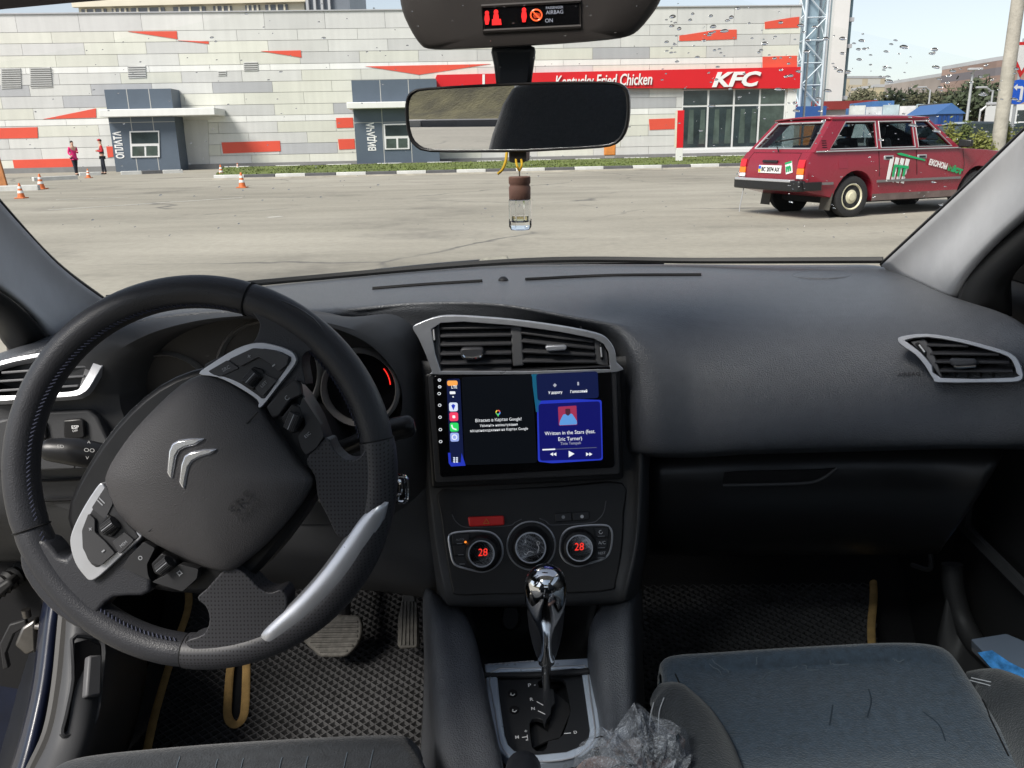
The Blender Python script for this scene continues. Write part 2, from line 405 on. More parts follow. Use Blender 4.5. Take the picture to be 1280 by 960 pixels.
for i in range(14):
    z0, z1 = ZS[i+1], ZS[i]; ph = WU(PH[i], (YS[i]+YS[i+1])/2)[0]; k0 = math.floor((u0-ph)/PWID)
    for k in range(k0, k0+20):
        a, b = max(u0, ph+k*PWID), min(u1, ph+(k+1)*PWID)
        if b-a < .15: continue
        spans = [(a, b)]
        if z0 < wint and z1 > winb-.3 and z0 < wint-.1:          # leave the shop window free
            spans = [(s, e) for s, e in ((a, min(b, win0)), (max(a, win1), b)) if e-s > .1]
        if i in (4, 9): mt = m_wh
        elif i == 0: mt = rnd.choice([m_lg, m_vlg, m_lg])
        else: mt = rnd.choices([m_cream, m_lg, m_vlg, m_mg], [6, 5, 5, 1.0])[0]
        if i in (6, 7) and -6 < (a-WU(70, 110)[0]) < 4 and (k+i) % 2: mt = m_mg
        for s, e in spans:
            mk('wall_panel', *boxd(WW((s+e)/2, (z0+z1)/2, -.02), (e-s)-.016, .05, (z1-z0)-.020, Matrix.Rotation(WA, 3, 'Z')), mt, kfc, smooth=False)
REDS = [[(160, 39.5), (221, 39), (222, 49)], [(222, 50.5), (261, 52), (261, 55)], [(326, 64), (376, 63), (377, 72)], [(457, 83), (613, 80), (524, 93.5)],
        [(54, 149), (120, 135.5), (120.5, 147)], [(-40, 161), (47, 159), (47.5, 172.5), (-40, 174)], [(16, 200), (90, 198), (92, 212), (19, 214)],
        [(133, 183), (141, 183), (142, 196), (135, 197)], [(277, 178), (350, 176), (351, 189), (279, 192)], [(420, 147.5), (441, 147), (442, 159.5), (421, 160)],
        [(422.5, 174), (443, 173.5), (444, 186), (424, 187)], [(811, 149), (850, 147.5), (850, 161), (812, 162.5)], [(955.7, 27.5), (989, 22), (999, 21), (998, 34.5), (956, 36)],
        [(849, 44.7), (895, 37.4), (920.7, 37), (920.7, 49), (849, 51.5)], [(953, 71), (996, 69.5), (996, 83.6), (953, 84.8)]]
for L_ in REDS: prism('red_panel', wall.pts(L_), wn, 0, .03, m_red, kfc)
for L_ in ([(1, 86), (26, 85), (27, 110), (2, 111)], [(37, 85), (63, 84), (66, 109), (39, 110)], [(159, 83), (182, 82), (183, 97), (161, 98)], [(304, 78), (322, 77.5), (323, 88.5), (305, 89)], [(272, 89), (283, 88.5), (283, 94.5), (272.5, 95)]):
    v = prism('vent_grille', wall.pts(L_), wn, 0, .04, m_lg, kfc)
    (xa, ya), (xb, yb) = L_[0], L_[2]
    n = int((yb-ya)/2.6)
    for q in range(n):
        yy = ya + (yb-ya)*(q+.5)/n
        a, b = wall.pt(xa+1.2, yy, .05), wall.pt(xb-1.2, yy-.4, .05)
        tube('louvre', [a, b], .022, m_plinth, v, res=4)
mk('plinth', *boxd(WW((u0+u1)/2, .14, .04), u1-u0, .2, .28, Matrix.Rotation(WA, 3, 'Z')), m_plinth, kfc)
# shop window of the restaurant: recessed glazing with mullions
wgl = prism('shop_window', [WW(win0, winb), WW(win1, winb), WW(win1, wint), WW(win0, wint)], wn, -.05, .0, m_winf, kfc)
xs = [852, 884, 916, 948, 980]; zm = WU(900, 132)[1]
uu = [WU(x, 150)[0] for x in xs]
for k in range(4):
    for (za, zb) in ((winb+.12, zm-.05), (zm+.05, wint-.05)):
        prism('pane', [WW(uu[k]+.06, za), WW(uu[k+1]-.06, za), WW(uu[k+1]-.06, zb), WW(uu[k]+.06, zb)], wn, .005, .02, m_wing if k < 3 else m_wing2, wgl)
    for q in range(2):                      # curtains seen in the panes
        cu = uu[k] + (uu[k+1]-uu[k])*(.25+.45*q)
        prism('curtain', [WW(cu, winb+.3), WW(cu+.35, winb+.3), WW(cu+.3, zm-.2), WW(cu+.05, zm-.2)], wn, .021, .03, m_wing2, wgl)
prism('window_sill', [WW(win0-.1, winb-.25), WW(win1+.1, winb-.25), WW(win1+.1, winb), WW(win0-.1, winb)], wn, -.05, .12, m_winf, kfc)
prism('corner_pier', [WW(win1+.02, .2), WW(u1, .2), WW(u1, wint), WW(win1+.02, wint)], wn, -.05, .10, m_wh, kfc)
# sign band
sb = Plane(WW(0, 0, .3), wn)
band = prism('sign_band', wall.pts([(540, 109.5), (1000, 110.5), (1001, 83.5), (546, 93.5)], .3), wn, -.34, 0, m_sign, kfc)
text('sign_letters', 'KFC', wall.pt(890, 108.2, .34), wall.pt(950.5, 106.9, .34), wn, m_white, kfc, bold=.035, shear=.28, h=.02, thick=.08, height=(wall.pt(890, 108, .34)-wall.pt(890, 90, .34)).length)
text('sign_lettering', 'Kentucky Fried Chicken', wall.pt(694, 109, .34), wall.pt(815, 105.5, .34), wn, m_white, kfc, bold=.012, shear=.2, h=.02, thick=.04, height=.6)
prism('sign_stripe', wall.pts([(603, 93), (606, 93), (606, 107), (603, 107)], .31), wn, 0, .02, m_white, kfc)
# service booths
def booth(xa, xb, yt, word, wx, win, name_label, can):
    h = 1.5
    ua, zt = WU(xa, yt, h); ub = WU(xb, yt+60, h)[0]
    t = empty('service_booth', WW((ua+ub)/2, 0, h/2), name_label, 'booth', 'drive-through booths')
    prism('booth_wall', [WW(ua, 0), WW(ub, 0), WW(ub, zt), WW(ua, zt)], wn, .03, h, m_slate, t)
    for q in range(1, 3):
        uq = ua+(ub-ua)*q/3
        prism('panel_joint', [WW(uq-.02, 0), WW(uq+.02, 0), WW(uq+.02, zt), WW(uq-.02, zt)], wn, h, h+.006, m_core, t)
    zq = WU(xa, 154, h)[1]; prism('panel_joint', [WW(ua, zq), WW(ub, zq), WW(ub, zq+.03), WW(ua, zq+.03)], wn, h+.001, h+.007, m_core, t)
    c0, c1, y0, y1 = can
    ca, za = WU(c0, y0, h+.7); cb, _ = WU(c1, y0, h+.7); zb = WU(c0, y1, h+.7)[1]
    prism('canopy', [WW(ca, zb), WW(cb, zb), WW(cb, za), WW(ca, za)], wn, .03, h+.7, m_wh, t, bevel=.03)
    x0, y0, x1, y1 = win
    a = wall.pts([(x0, y1), (x1, y1-.7), (x1-.8, y0-.7), (x0-1.8, y0)], h)
    f = prism('service_window', a, wn, 0, .06, m_winf, t)
    ym = y0+(y1-y0)*.5
    prism('pane', wall.pts([(x0+1, ym-1), (x1-1.6, ym-1.6), (x1-2.2, y0+1), (x0+.2, y0+1.6)], h), wn, .065, .075, m_wing, f)
    xm = (x0+x1)/2
    prism('pane', wall.pts([(x0+2, y1-2), (xm-1, y1-2.2), (xm-1.5, ym+2.2), (x0+1.8, ym+2.5)], h), wn, .065, .075, m_wing2, f)
    prism('pane', wall.pts([(xm+1.5, y1-2.3), (x1-2.5, y1-2.6), (x1-2.8, ym+1.8), (xm+1.2, ym+2)], h), wn, .065, .075, m_wing2, f)
    (xa_, ya_), (xb_, yb_) = wx
    text('booth_lettering', word, wall.pt(xa_, ya_, h), wall.pt(xb_, yb_, h), wn, m_white, t, bold=.03, h=.012, thick=.02, height=.42)
    return t
booth(130, 221, 112, 'ОПЛАТА', ((155.5, 198), (150.5, 164)), (164, 164, 200, 197), 'slate blue service booth with white canopy lettered ОПЛАТА', (123, 268, 137, 146.5))
booth(439, 548, 100.5, 'ВИДАЧА', ((470, 188), (467, 153)), (481, 155, 512, 187), 'slate blue service booth half behind the mirror lettered ВИДАЧА', (433, 552, 128, 136))
# white side door by the first booth
prism('side_door', wall.pts([(232, 214), (262, 213), (260, 150), (230, 150)]), wn, .0, .06, m_lg, kfc)
# ---------------------------------------------------------------- kerbs, grass, walkway
m_kw = M('kerb_white', (.55, .55, .53), .7, var=(3, .12)); m_kd = M('kerb_dark', (.10, .10, .105), .8, var=(3, .15)); m_kg = M('kerb_grey', (.32, .31, .29), .8, var=(3, .1))
def kerb(name, a, b, label, L=1.12, hh=.16, ww=.22, first=0, mats=(m_kw, m_kd), duty=.5):
    a, b = V(a), V(b); d = b-a; n = max(1, round(d.length/L)); ang = math.atan2(d.y, d.x)
    t = empty(name, (a+b)/2, label, 'kerb')
    pr = {}
    for i in range(n):
        p = a+d*((i+.5)/n); mt = mats[(i+first) % len(mats)]
        if id(mt) not in pr:
            o = mk('kerb_stone', *boxd(p+V((0, 0, hh/2-.03)), d.length/n-.02, ww, hh+.06, Matrix.Rotation(ang, 3, 'Z')), mt, t, bevel=.02, ang=30)
            pr[id(mt)] = (o, p)
        else:
            o, p0 = pr[id(mt)]; q = o.copy(); COL.objects.link(q); q.parent = t; q.location = p-p0
    return t
ka, kb = G(268, 224.3), G(1040, 206.3)
kerb('kerb', ka, kb, 'long black and white painted kerb along the near edge of the grass strip', first=0)
fa, fb = WW(WU(290, 200)[0], 0, 1.9), WW(u1+6, 0, 1.9)
kerb('kerb', fa, fb, 'far black and white kerb at the foot of the panelled wall behind the grass', first=0, L=1.35)
kerb('kerb', G(151, 218.5), G(229, 216), 'short painted kerb in front of the left service booth', first=0, L=1.0)
kerb('kerb', G(99, 220), G(127, 219), 'short white kerb at the feet of the woman in pink', L=1.2, mats=(m_kw,))
kerb('kerb', G(41, 226.5), G(97, 224), 'painted kerb with a cone before its left end', L=1.2)
kerb('kerb', G(-20, 239.5), G(50, 237.5), 'low white kerb at the left edge behind two cones', L=1.4, mats=(m_kw,))
gd = (kb-ka).normalized(); gn = V((gd.y, -gd.x, 0))
gk = kb-ka; gu = mk('gutter_slab', *boxd((ka+kb)/2+gn*.33+V((0, 0, .02)), gk.length, .42, .06, Matrix.Rotation(math.atan2(gk.y, gk.x), 3, 'Z')), M('gutter_concrete', (.42, .39, .33), .85, var=(1.5, .25)), None, smooth=False)
tag(gu, 'pale concrete gutter along the near kerb', kind='structure')
m_line = M('worn_road_paint', (.52, .50, .45), .8, var=(6, .35))
for (a_, b_, w_) in (((60, 262.5), (303, 246.8), .12), ((334, 271.8), (352, 270.3), .16), ((70, 249.5), (160, 246.5), .10)):
    p_, q_ = G(*a_, .004), G(*b_, .004); d_ = (q_-p_).normalized(); s_ = V((-d_.y, d_.x, 0))*w_/2
    tag(mk('road_marking', [p_-s_, q_-s_, q_+s_, p_+s_], [(0, 1, 2, 3)], m_line, smooth=False), 'worn pale painted line on the asphalt', kind='structure')
m_gr = M('grass_strip', (.13, .165, .045), .95, bump=('noise', 8, 1, .1), var=(.6, .35))
gz = .13
ins = (kb-ka).normalized(); nn = V((-ins.y, ins.x, 0))
g1, g2 = ka+nn*.16, kb+nn*.16; g3, g4 = fb+wn*.16, fa+wn*.16
gv = []; N_ = 60
for i in range(N_+1):
    t_ = i/N_; a = g1.lerp(g2, t_); b = g4.lerp(g3, t_)
    for j in range(7):
        p = a.lerp(b, j/6); gv.append(V((p.x, p.y, gz+(.05*noise.noise(p*.9) if 0 < j < 6 else 0))))
gf = [(i*7+j, i*7+j+1, i*7+8+j, i*7+7+j) for i in range(N_) for j in range(6)]
k_ = len(gv)
for i in range(7000):                                            # grass tufts
    t_ = random.random(); s_ = random.random()*.96+.02; p = g1.lerp(g2, t_).lerp(g4.lerp(g3, t_), s_)
    h_ = .02+.045*random.random(); a_ = random.random()*6.28; w_ = .05
    dx, dy = math.cos(a_)*w_, math.sin(a_)*w_; b_ = len(gv)
    gv += [V((p.x-dx, p.y-dy, gz-.02)), V((p.x+dx, p.y+dy, gz-.02)), V((p.x+dy*.6, p.y-dx*.6, gz+h_))]
    gf.append((b_, b_+1, b_+2))
tag(mk('grass', gv, gf, m_gr, smooth=False), 'green grass strip between the two painted kerbs', 'grass', kind='stuff')
# ---------------------------------------------------------------- background block above the wall
m_bcream = M('stucco_cream', (.62, .58, .47), .8, var=(.3, .06)); m_bglass = M('far_glass', (.12, .13, .15), .15, var=(.2, .4))
YB = 78
t = empty('office_building', (P(270, 150, YB).x, YB+5, 0), 'cream office building showing above the left part of the panelled wall', 'building')
a, b = P(98, 10, YB), P(380, 5, YB); za = P(200, 16, YB).z
def slab(name, x0, x1, y0, y1, z0, z1, mt, par): return mk(name, *boxd(((x0+x1)/2, (y0+y1)/2, (z0+z1)/2), x1-x0, y1-y0, z1-z0), mt, par, smooth=False)
slab('wall', a.x, b.x, YB, YB+12, 0, za+4.5, m_bcream, t)
for (x0, x1) in ((102, 133), (140, 160), (164, 206), (217, 257), (267, 290), (307, 325), (332, 360)):
    wv = slab('window', P(x0, 10, YB).x, P(x1, 10, YB).x, YB-.12, YB-.01, za-.35, za+.42, m_bglass, t)
    n = 3
    for q in range(n):
        xx = P(x0, 10, YB).x+(P(x1, 10, YB).x-P(x0, 10, YB).x)*(q+.6)/n
        slab('mullion', xx-.08, xx+.08, YB-.2, YB-.125, za-.35, za+.42, m_bcream, wv)
slab('cornice', a.x-.3, b.x+.3, YB-.5, YB-.005, za+.55, za+1.0, m_bcream, t)
t = empty('glass_block', (P(407, 100, 76).x, 76+4, 0), 'dark grey glazed block above the wall beside the cream office', 'building')
slab('wall', P(382, 5, 76).x, P(437, 5, 76).x, 76, 84, 0, za+5, M('slate_cladding', (.16, .18, .21), .4, var=(.3, .2)), t)
for q in range(4):
    xx = P(384+q*9, 5, 76).x; slab('fin', xx, xx+.2, 75.6, 75.995, za-2, za+5, m_mg, t)
# ---------------------------------------------------------------- tower, lattice mast, poles
m_tw = M('tower_white', (.62, .62, .60), .7, var=(.2, .06)); m_tg = M('tower_glass', (.13, .20, .23), .15, var=(.15, .4)); m_lat = M('lattice_paint', (.50, .56, .60), .5, var=(.6, .2)); m_latb = M('lattice_blue', (.24, .33, .39), .5)
def px(x, Y, y=80): return P(x, y, Y).x
YT = 84
t = empty('tower_block', (px(1048, YT), YT+5, 0), 'tall white tower block with glazed strips beside the lattice mast', 'building')
slab('white_slab', px(1038, YT), px(1056.5, YT), YT, YT+9, 0, 26, m_tw, t)
slab('glazed_side', px(1057, YT)+.01, px(1063, YT), YT+.6, YT+8.6, 0, 26, m_tg, t)
slab('glazed_recess', px(1030, YT), px(1038, YT)-.01, YT+.8, YT+8.6, 0, 26, m_tg, t)
for q in range(11):
    slab('floor_band', px(1057, YT)+.02, px(1064.5, YT), YT+.3, YT+.595, 2+q*2.3, 2.35+q*2.3, m_mg, t)
YL = 68
t = empty('lattice_mast', (px(1015, YL), YL+1, 0), 'blue and white steel lattice mast rising behind the corner of the restaurant', 'mast')
xa, xb = px(1003, YL), px(1029, YL); wq = xb-xa
cs = [(xa, YL), (xb, YL), (xb, YL+wq), (xa, YL+wq)]
for (x, y) in cs: mk('leg', *tube_data([(x, y, 0), (x, y, 24)], .11, 6), m_lat, t)
for f_ in range(4):
    (x0, y0), (x1, y1) = cs[f_], cs[(f_+1) % 4]; parts = []
    for q in range(15):
        z = q*1.6
        mk('brace', *tube_data([(x0, y0, z), (x1, y1, z+1.6)] if q % 2 else [(x1, y1, z), (x0, y0, z+1.6)], .055, 4), m_lat, t)
        mk('cross_bar', *tube_data([(x0, y0, z+1.6), (x1, y1, z+1.6)], .05, 4), m_lat, t)
slab('lift_car', xa+.25, xb-.6, YL+.3, YL+wq-.3, .3, 23.5, m_latb, t)
def pole(name, x, y, Y, ztop, r0, r1, mt, label, cat, head=None, group=None):
    b = P(x, y, Y); t = empty(name, (b.x, Y, 0), label, cat, group)
    mk('shaft', *tube_data([(b.x, Y, -.1), (b.x, Y, ztop*.5), (b.x, Y, ztop)], [r0, (r0+r1)/2, r1], 10), mt, t)
    if head:
        mk('arm', *tube_data([(b.x, Y, ztop-.1), (b.x+head*.5, Y-.1, ztop+.15), (b.x+head, Y-.2, ztop+.2)], .05, 6), mt, t)
        mk('lamp_head', *boxd((b.x+head, Y-.2, ztop+.2), .7, .25, .12), m_mg, t, bevel=.03)
    return t
m_conc = M('pole_concrete', (.36, .34, .29), .85, var=(3, .22), bump=('noise', 20, .5, .02)); m_galv = M('galvanised', (.45, .46, .47), .5, .4, var=(2, .1))
pole('flag_pole', 1005, 140, 52, P(1008, 62, 52).z, .07, .05, m_galv, 'thin pale flag pole in front of the lattice mast', 'pole')
pole('flag_pole', 1027, 140, 56, 14, .08, .06, m_galv, 'tall thin pole between the lattice mast and the white tower', 'pole')
pole('lamp_post', 1209, 145, 46, P(1214, 92, 46).z, .09, .06, m_galv, 'slim white lamp post standing behind the blue container', 'lamp post', .01)
pole('street_lamp', 1161, 130, 75, P(1162, 112, 75).z, .09, .07, m_galv, 'small far lamp post before the grey apartment block', 'lamp post', -.8)
pole('street_lamp', 1239, 130, 60, P(1240, 113, 60).z, .08, .06, m_galv, 'far lamp post left of the concrete pole', 'lamp post', -.9)
pole('street_lamp', 1224, 150, 40, P(1224, 136, 40).z, .05, .04, m_galv, 'low lamp post just left of the parked cars', 'lamp post', .5)
pole('concrete_pole', 1252, 150, 18.5, 9, .145, .105, m_conc, 'thick weathered concrete street pole at the right beside the blue sign', 'pole')
# traffic signs
m_blue = M('sign_blue', (.01, .10, .58), .35); m_rs = M('sign_border_red', (.55, .02, .02), .4)
YS_ = 19.5
c = P(1273, 115, YS_); t = empty('traffic_sign', (c.x, YS_+.05, 0), 'round blue traffic sign with a white turn-left arrow and a triangular sign above it', 'traffic sign')
tube('post', [(c.x, YS_+.06, 0), (c.x, YS_+.06, c.z+1.1)], .035, m_galv, t)
lathe('blue_disc', (c.x, YS_+.02, c.z), (0, -1, 0), [(.26, 0), (.26, .02)], m_blue, t, n=32)
sP = Plane((c.x, YS_-.003, c.z), (0, -1, 0)); k = 1/F*YS_
ar = [(-.10, .10), (-.02, .17), (-.02, .125), (.09, .12), (.12, .09), (.12, -.17), (.06, -.17), (.06, .07), (-.02, .075), (-.02, .03)]
prism('arrow', [V((c.x+x-.02, YS_-.001, c.z+y)) for x, y in ar], (0, -1, 0), 0, .004, m_white, t)
tr = lambda s, y: [V((c.x-s, y, c.z+.30+s*1.73+.0)), V((c.x, y, c.z+.30)), V((c.x+s, y, c.z+.30+s*1.73))]
prism('triangle_border', tr(.42, YS_+.02), (0, -1, 0), 0, .015, m_rs, t)
o_ = V((c.x, YS_+.005, c.z+.30+.42*1.73*.67)); prism('triangle_face', [o_+(p-V((c.x, YS_+.02, c.z+.30+.42*1.73*.67)))*.72-V((0, 0, 0)) for p in tr(.42, YS_+.02)], (0, -1, 0), .001, .006, m_wh, t)
# ---------------------------------------------------------------- far buildings and things on the right
def winmat(name, wall_c, win_c, sx, sz):
    m = M(name, wall_c, .8); nt = m.node_tree; L = nt.links.new; b = nt.nodes['Principled BSDF']
    tc = nt.nodes.new('ShaderNodeTexCoord'); sp = nt.nodes.new('ShaderNodeSeparateXYZ'); L(tc.outputs['Object'], sp.inputs[0])
    cb = nt.nodes.new('ShaderNodeCombineXYZ'); L(sp.outputs[0], cb.inputs[0]); L(sp.outputs[2], cb.inputs[1])
    br = nt.nodes.new('ShaderNodeTexBrick'); br.offset = 0; L(cb.outputs[0], br.inputs['Vector']); br.inputs['Scale'].default_value = 1
    br.inputs['Brick Width'].default_value = sx; br.inputs['Row Height'].default_value = sz; br.inputs['Mortar Size'].default_value = .85
    br.inputs['Mortar Smooth'].default_value = 0
    br.inputs['Color1'].default_value = (*win_c, 1); br.inputs['Color2'].default_value = (*[c*1.8 for c in win_c], 1)
    nz = nt.nodes.new('ShaderNodeTexNoise'); nz.inputs['Scale'].default_value = .12; nz.inputs['Detail'].default_value = 5; L(tc.outputs['Object'], nz.inputs['Vector'])
    rp = nt.nodes.new('ShaderNodeValToRGB'); rp.color_ramp.elements[0].position = .35; rp.color_ramp.elements[1].position = .65
    rp.color_ramp.elements[0].color = (*[c*.8 for c in wall_c], 1); rp.color_ramp.elements[1].color = (*[c*1.15 for c in wall_c], 1)
    L(nz.outputs['Fac'], rp.inputs[0]); L(rp.outputs[0], br.inputs['Mortar']); L(br.outputs['Color'], b.inputs['Base Color'])
    return m
def far(name, pts_, Y, dep, mt, label, roof=None):
    (xa, ya), (xb, yb) = pts_[0], pts_[1]; Ya, Yb = Y if isinstance(Y, tuple) else (Y, Y)
    a, b = P(xa, ya, Ya), P(xb, yb, Yb); zt = b.z; d_ = ray(xa, ya); a = CAM+d_*((zt-CAM.z)/d_.z); a0 = V((a.x, a.y, 0)); b0 = V((b.x, b.y, 0)); q = V((0, dep, 0))
    t = empty(name, (a0+b0)/2+q/2, label, 'building')
    L4 = [a0, b0, b0+q, a0+q]; T4 = [p+V((0, 0, zt)) for p in L4]
    d = (b0-a0).normalized()
    me = mk('wall', L4+T4, [(0, 1, 5, 4), (1, 2, 6, 5), (2, 3, 7, 6), (3, 0, 4, 7), (4, 5, 6, 7)], mt, t, smooth=False)
    c = (T4[0]+T4[1]+T4[2]+T4[3])/4
    prism('roof_parapet', [c+(p-c)*1.01 for p in T4], (0, 0, 1), .005, .6, roof or m_mg, t)
    return t
far('apartment_block', [(1147, 100), (1252, 84)], (230, 150), 16, winmat('block_grey', (.30, .26, .235), (.10, .105, .12), 3.2, 2.9), 'long grey apartment block receding behind the trees')
far('apartment_block', [(1246, 76), (1330, 66)], (138, 130), 18, winmat('block_brown', (.27, .19, .16), (.12, .11, .12), 3.2, 2.9), 'brownish apartment block at the right edge behind the concrete pole')
far('apartment_block', [(1056, 98), (1107, 98)], 240, 15, winmat('block_cream', (.50, .43, .32), (.30, .29, .27), 5.5, 3.2), 'cream low apartment block right of the white tower')
far('warehouse', [(1095, 109), (1150, 108)], 200, 15, winmat('block_ochre', (.48, .41, .27), (.33, .29, .21), 7, 3.2), 'ochre building between the cream block and the grey block')
def bx(name, x0, x1, yt, Y, dep, mt, label, cat, z0=0, **k):
    a, b = P(x0, yt, Y), P(x1, yt, Y)
    t = empty(name, ((a.x+b.x)/2, Y+dep/2, z0), label, cat)
    return t, a.x, b.x, P((x0+x1)/2, yt, Y).z
t, x0, x1, zt = bx('market_pavilion', 996, 1092, 126.5, 76, 6, None, 'long market pavilion with dark red roof behind the red estate car', 'pavilion')
slab('wall', x0, x1, 76, 82, 0, zt-.7, M('pavilion_wall', (.42, .40, .38), .7, var=(.4, .3)), t); slab('roof', x0-.2, x1+.2, 75.6, 82.2, zt-.695, zt, M('roof_dark_red', (.30, .04, .035), .6, var=(.5, .2)), t)
t, x0, x1, zt = bx('market_stall', 985, 1030, 133, 66, 3, None, 'blue fascia stall directly behind the roof of the red car', 'stall')
slab('counter', x0, x1, 66, 69, 0, zt-.9, M('stall_cream', (.55, .50, .40), .7, var=(.6, .2)), t); slab('fascia', x0-.1, x1+.1, 65.7, 69, zt-.895, zt, M('stall_blue', (.03, .09, .28), .5), t)
slab('orange_board', x0+.9, x1-.4, 65.6, 65.69, .3, zt-1.4, M('stall_orange', (.65, .22, .05), .6), t)
t, x0, x1, zt = bx('truck_tarpaulin', 1090, 1123, 126, 64, 5, None, 'bright blue tarpaulin covered trailer behind the white boards', 'trailer')
slab('cargo_box', x0, x1, 64, 69, .9, zt-.35, M('tarp_blue', (.06, .16, .36), .6, var=(.8, .25)), t); slab('tarp_top', x0+.2, x1-.2, 64.2, 68.8, zt-.345, zt, M('tarp_blue_top', (.07, .18, .40), .6, var=(.8, .25)), t)
for q in (.25, .75): lathe('wheel', (x0+(x1-x0)*q, 63.9, .5), (0, 1, 0), [(.5, 0), (.5, .4)], m_rubber, t, n=16); 
slab('chassis', x0, x1, 64.3, 68.7, .5, .895, m_dark, t)
t, x0, x1, zt = bx('advertising_boards', 1062, 1167, 131, 58, .3, None, 'row of pale printed advertising boards behind the red estate car', 'billboard')
cols_ = [(.60, .62, .60), (.62, .64, .66), (.45, .55, .58), (.66, .66, .66), (.50, .62, .66)]
for q in range(5):
    xa_, xb_ = x0+(x1-x0)*q/5, x0+(x1-x0)*(q+1)/5
    slab('board', xa_+.03, xb_-.03, 58, 58.1, .9, zt-(.1 if q % 2 else 0), M('board_print_%d' % q, cols_[q], .5, var=(.9, .35)), t)
    slab('leg', xa_+.1, xa_+.18, 58.03, 58.09, 0, .895, m_galv, t)
t, x0, x1, zt = bx('shipping_container', 1172, 1206, 129, 52, 4, None, 'blue steel container with gabled top behind the white boards', 'container')
slab('body', x0, x1, 52, 56, 0, zt-.6, M('container_blue', (.03, .07, .19), .5, var=(1.5, .3)), t)
mk('gable', [(x0-.1, 51.9, zt-.598), (x1+.1, 51.9, zt-.598), ((x0+x1)/2, 51.9, zt), (x0-.1, 56, zt-.598), (x1+.1, 56, zt-.598), ((x0+x1)/2, 56, zt)], [(0, 1, 2), (3, 5, 4), (0, 2, 5, 3), (1, 4, 5, 2), (0, 3, 4, 1)], M('gable_blue', (.05, .13, .32), .5), t, smooth=False)
for q in range(5): slab('rib', x0+.15+q*(x1-x0-.3)/5, x0+.27+q*(x1-x0-.3)/5, 51.93, 51.995, .1, zt-.7, M('rib_blue%d' % q, (.01, .05, .2), .5), t)
t, x0, x1, zt = bx('dark_shed', 1160, 1178, 130, 57, 3, None, 'dark brown kiosk left of the blue container', 'kiosk')
slab('wall', x0, x1, 56.5, 59.5, 0, zt-.2, M('shed_brown', (.08, .06, .055), .8, var=(1, .3)), t); slab('roof', x0-.2, x1+.2, 56.3, 59.7, zt-.195, zt, m_kd, t)
# small parked cars seen over the hedge
def far_car(px0, px1, yt, Y, mt, label, L=4.2):
    a, b = P(px0, yt, Y), P(px1, yt, Y); cx = (a.x+b.x)/2; zt = 1.46
    t = empty('parked_car', (cx, Y+.85, 0), label, 'car', 'parked cars beyond the hedge')
    pr = [(-L/2, .35), (-L/2+.02, .75), (-L/2+.25, .9), (-1.0, .95), (.95, .93), (L/2-.3, .82), (L/2, .65), (L/2-.02, .3)]
    prism('body', [V((cx+x, Y, z)) for x, z in pr], (0, 1, 0), 0, 1.7, mt, t, bevel=.08)
    cab = [(-1.25, .94), (-.75, 1.38), (-.4, 1.44), (.35, 1.42), (1.15, .93)]
    prism('cabin', [V((cx+x, Y+.12, z)) for x, z in cab], (0, 1, 0), 0, 1.46, m_wing, t, bevel=.05)
    prism('roof', [V((cx+x, Y+.15, z)) for x, z in [(-.82, 1.39), (-.4, 1.465), (.36, 1.445), (.5, 1.37)]], (0, 1, 0), 0, 1.4, mt, t, bevel=.03)
    for s in (-1.3, 1.3):
        for yy in (-.02, 1.5):
            w_ = lathe('wheel', (cx+s, Y+yy, .31), (0, 1, 0), [(.18, 0), (.3, .01), (.31, .05), (.31, .17), (.3, .21), (.1, .22)], m_rubber, t, n=18)
    return t
far_car(1172, 1198, 150, 36, M('car_red', (.4, .03, .03), .3, coat=.5), 'red parked car half hidden behind the hedge')
far_car(1214, 1262, 152, 27, M('car_dark', (.06, .07, .085), .25, coat=.5), 'dark parked car behind the concrete pole')
far_car(1262, 1325, 150, 31, M('car_white', (.6, .6, .6), .3, coat=.5), 'white parked car at the right edge beyond the hedge')
t, x0, x1, zt = bx('delivery_van', 1262, 1330, 130, 40, 2, None, 'white delivery van with green stripe at the right edge', 'van')
slab('body', x0, x1, 40, 42, .35, zt, M('van_white', (.62, .63, .63), .4, var=(.5, .08)), t); slab('stripe', x0, x1-.5, 39.985, 39.999, 1.0, 1.35, M('van_green', (.1, .4, .12), .5), t)
slab('side_window', x0+.4, x0+1.3, 39.985, 39.999, 1.55, zt-.25, m_wing, t)
for q in (.2, .8): lathe('wheel', (x0+(x1-x0)*q, 39.95, .34), (0, 1, 0), [(.34, 0), (.34, .25)], m_rubber, t, n=16)
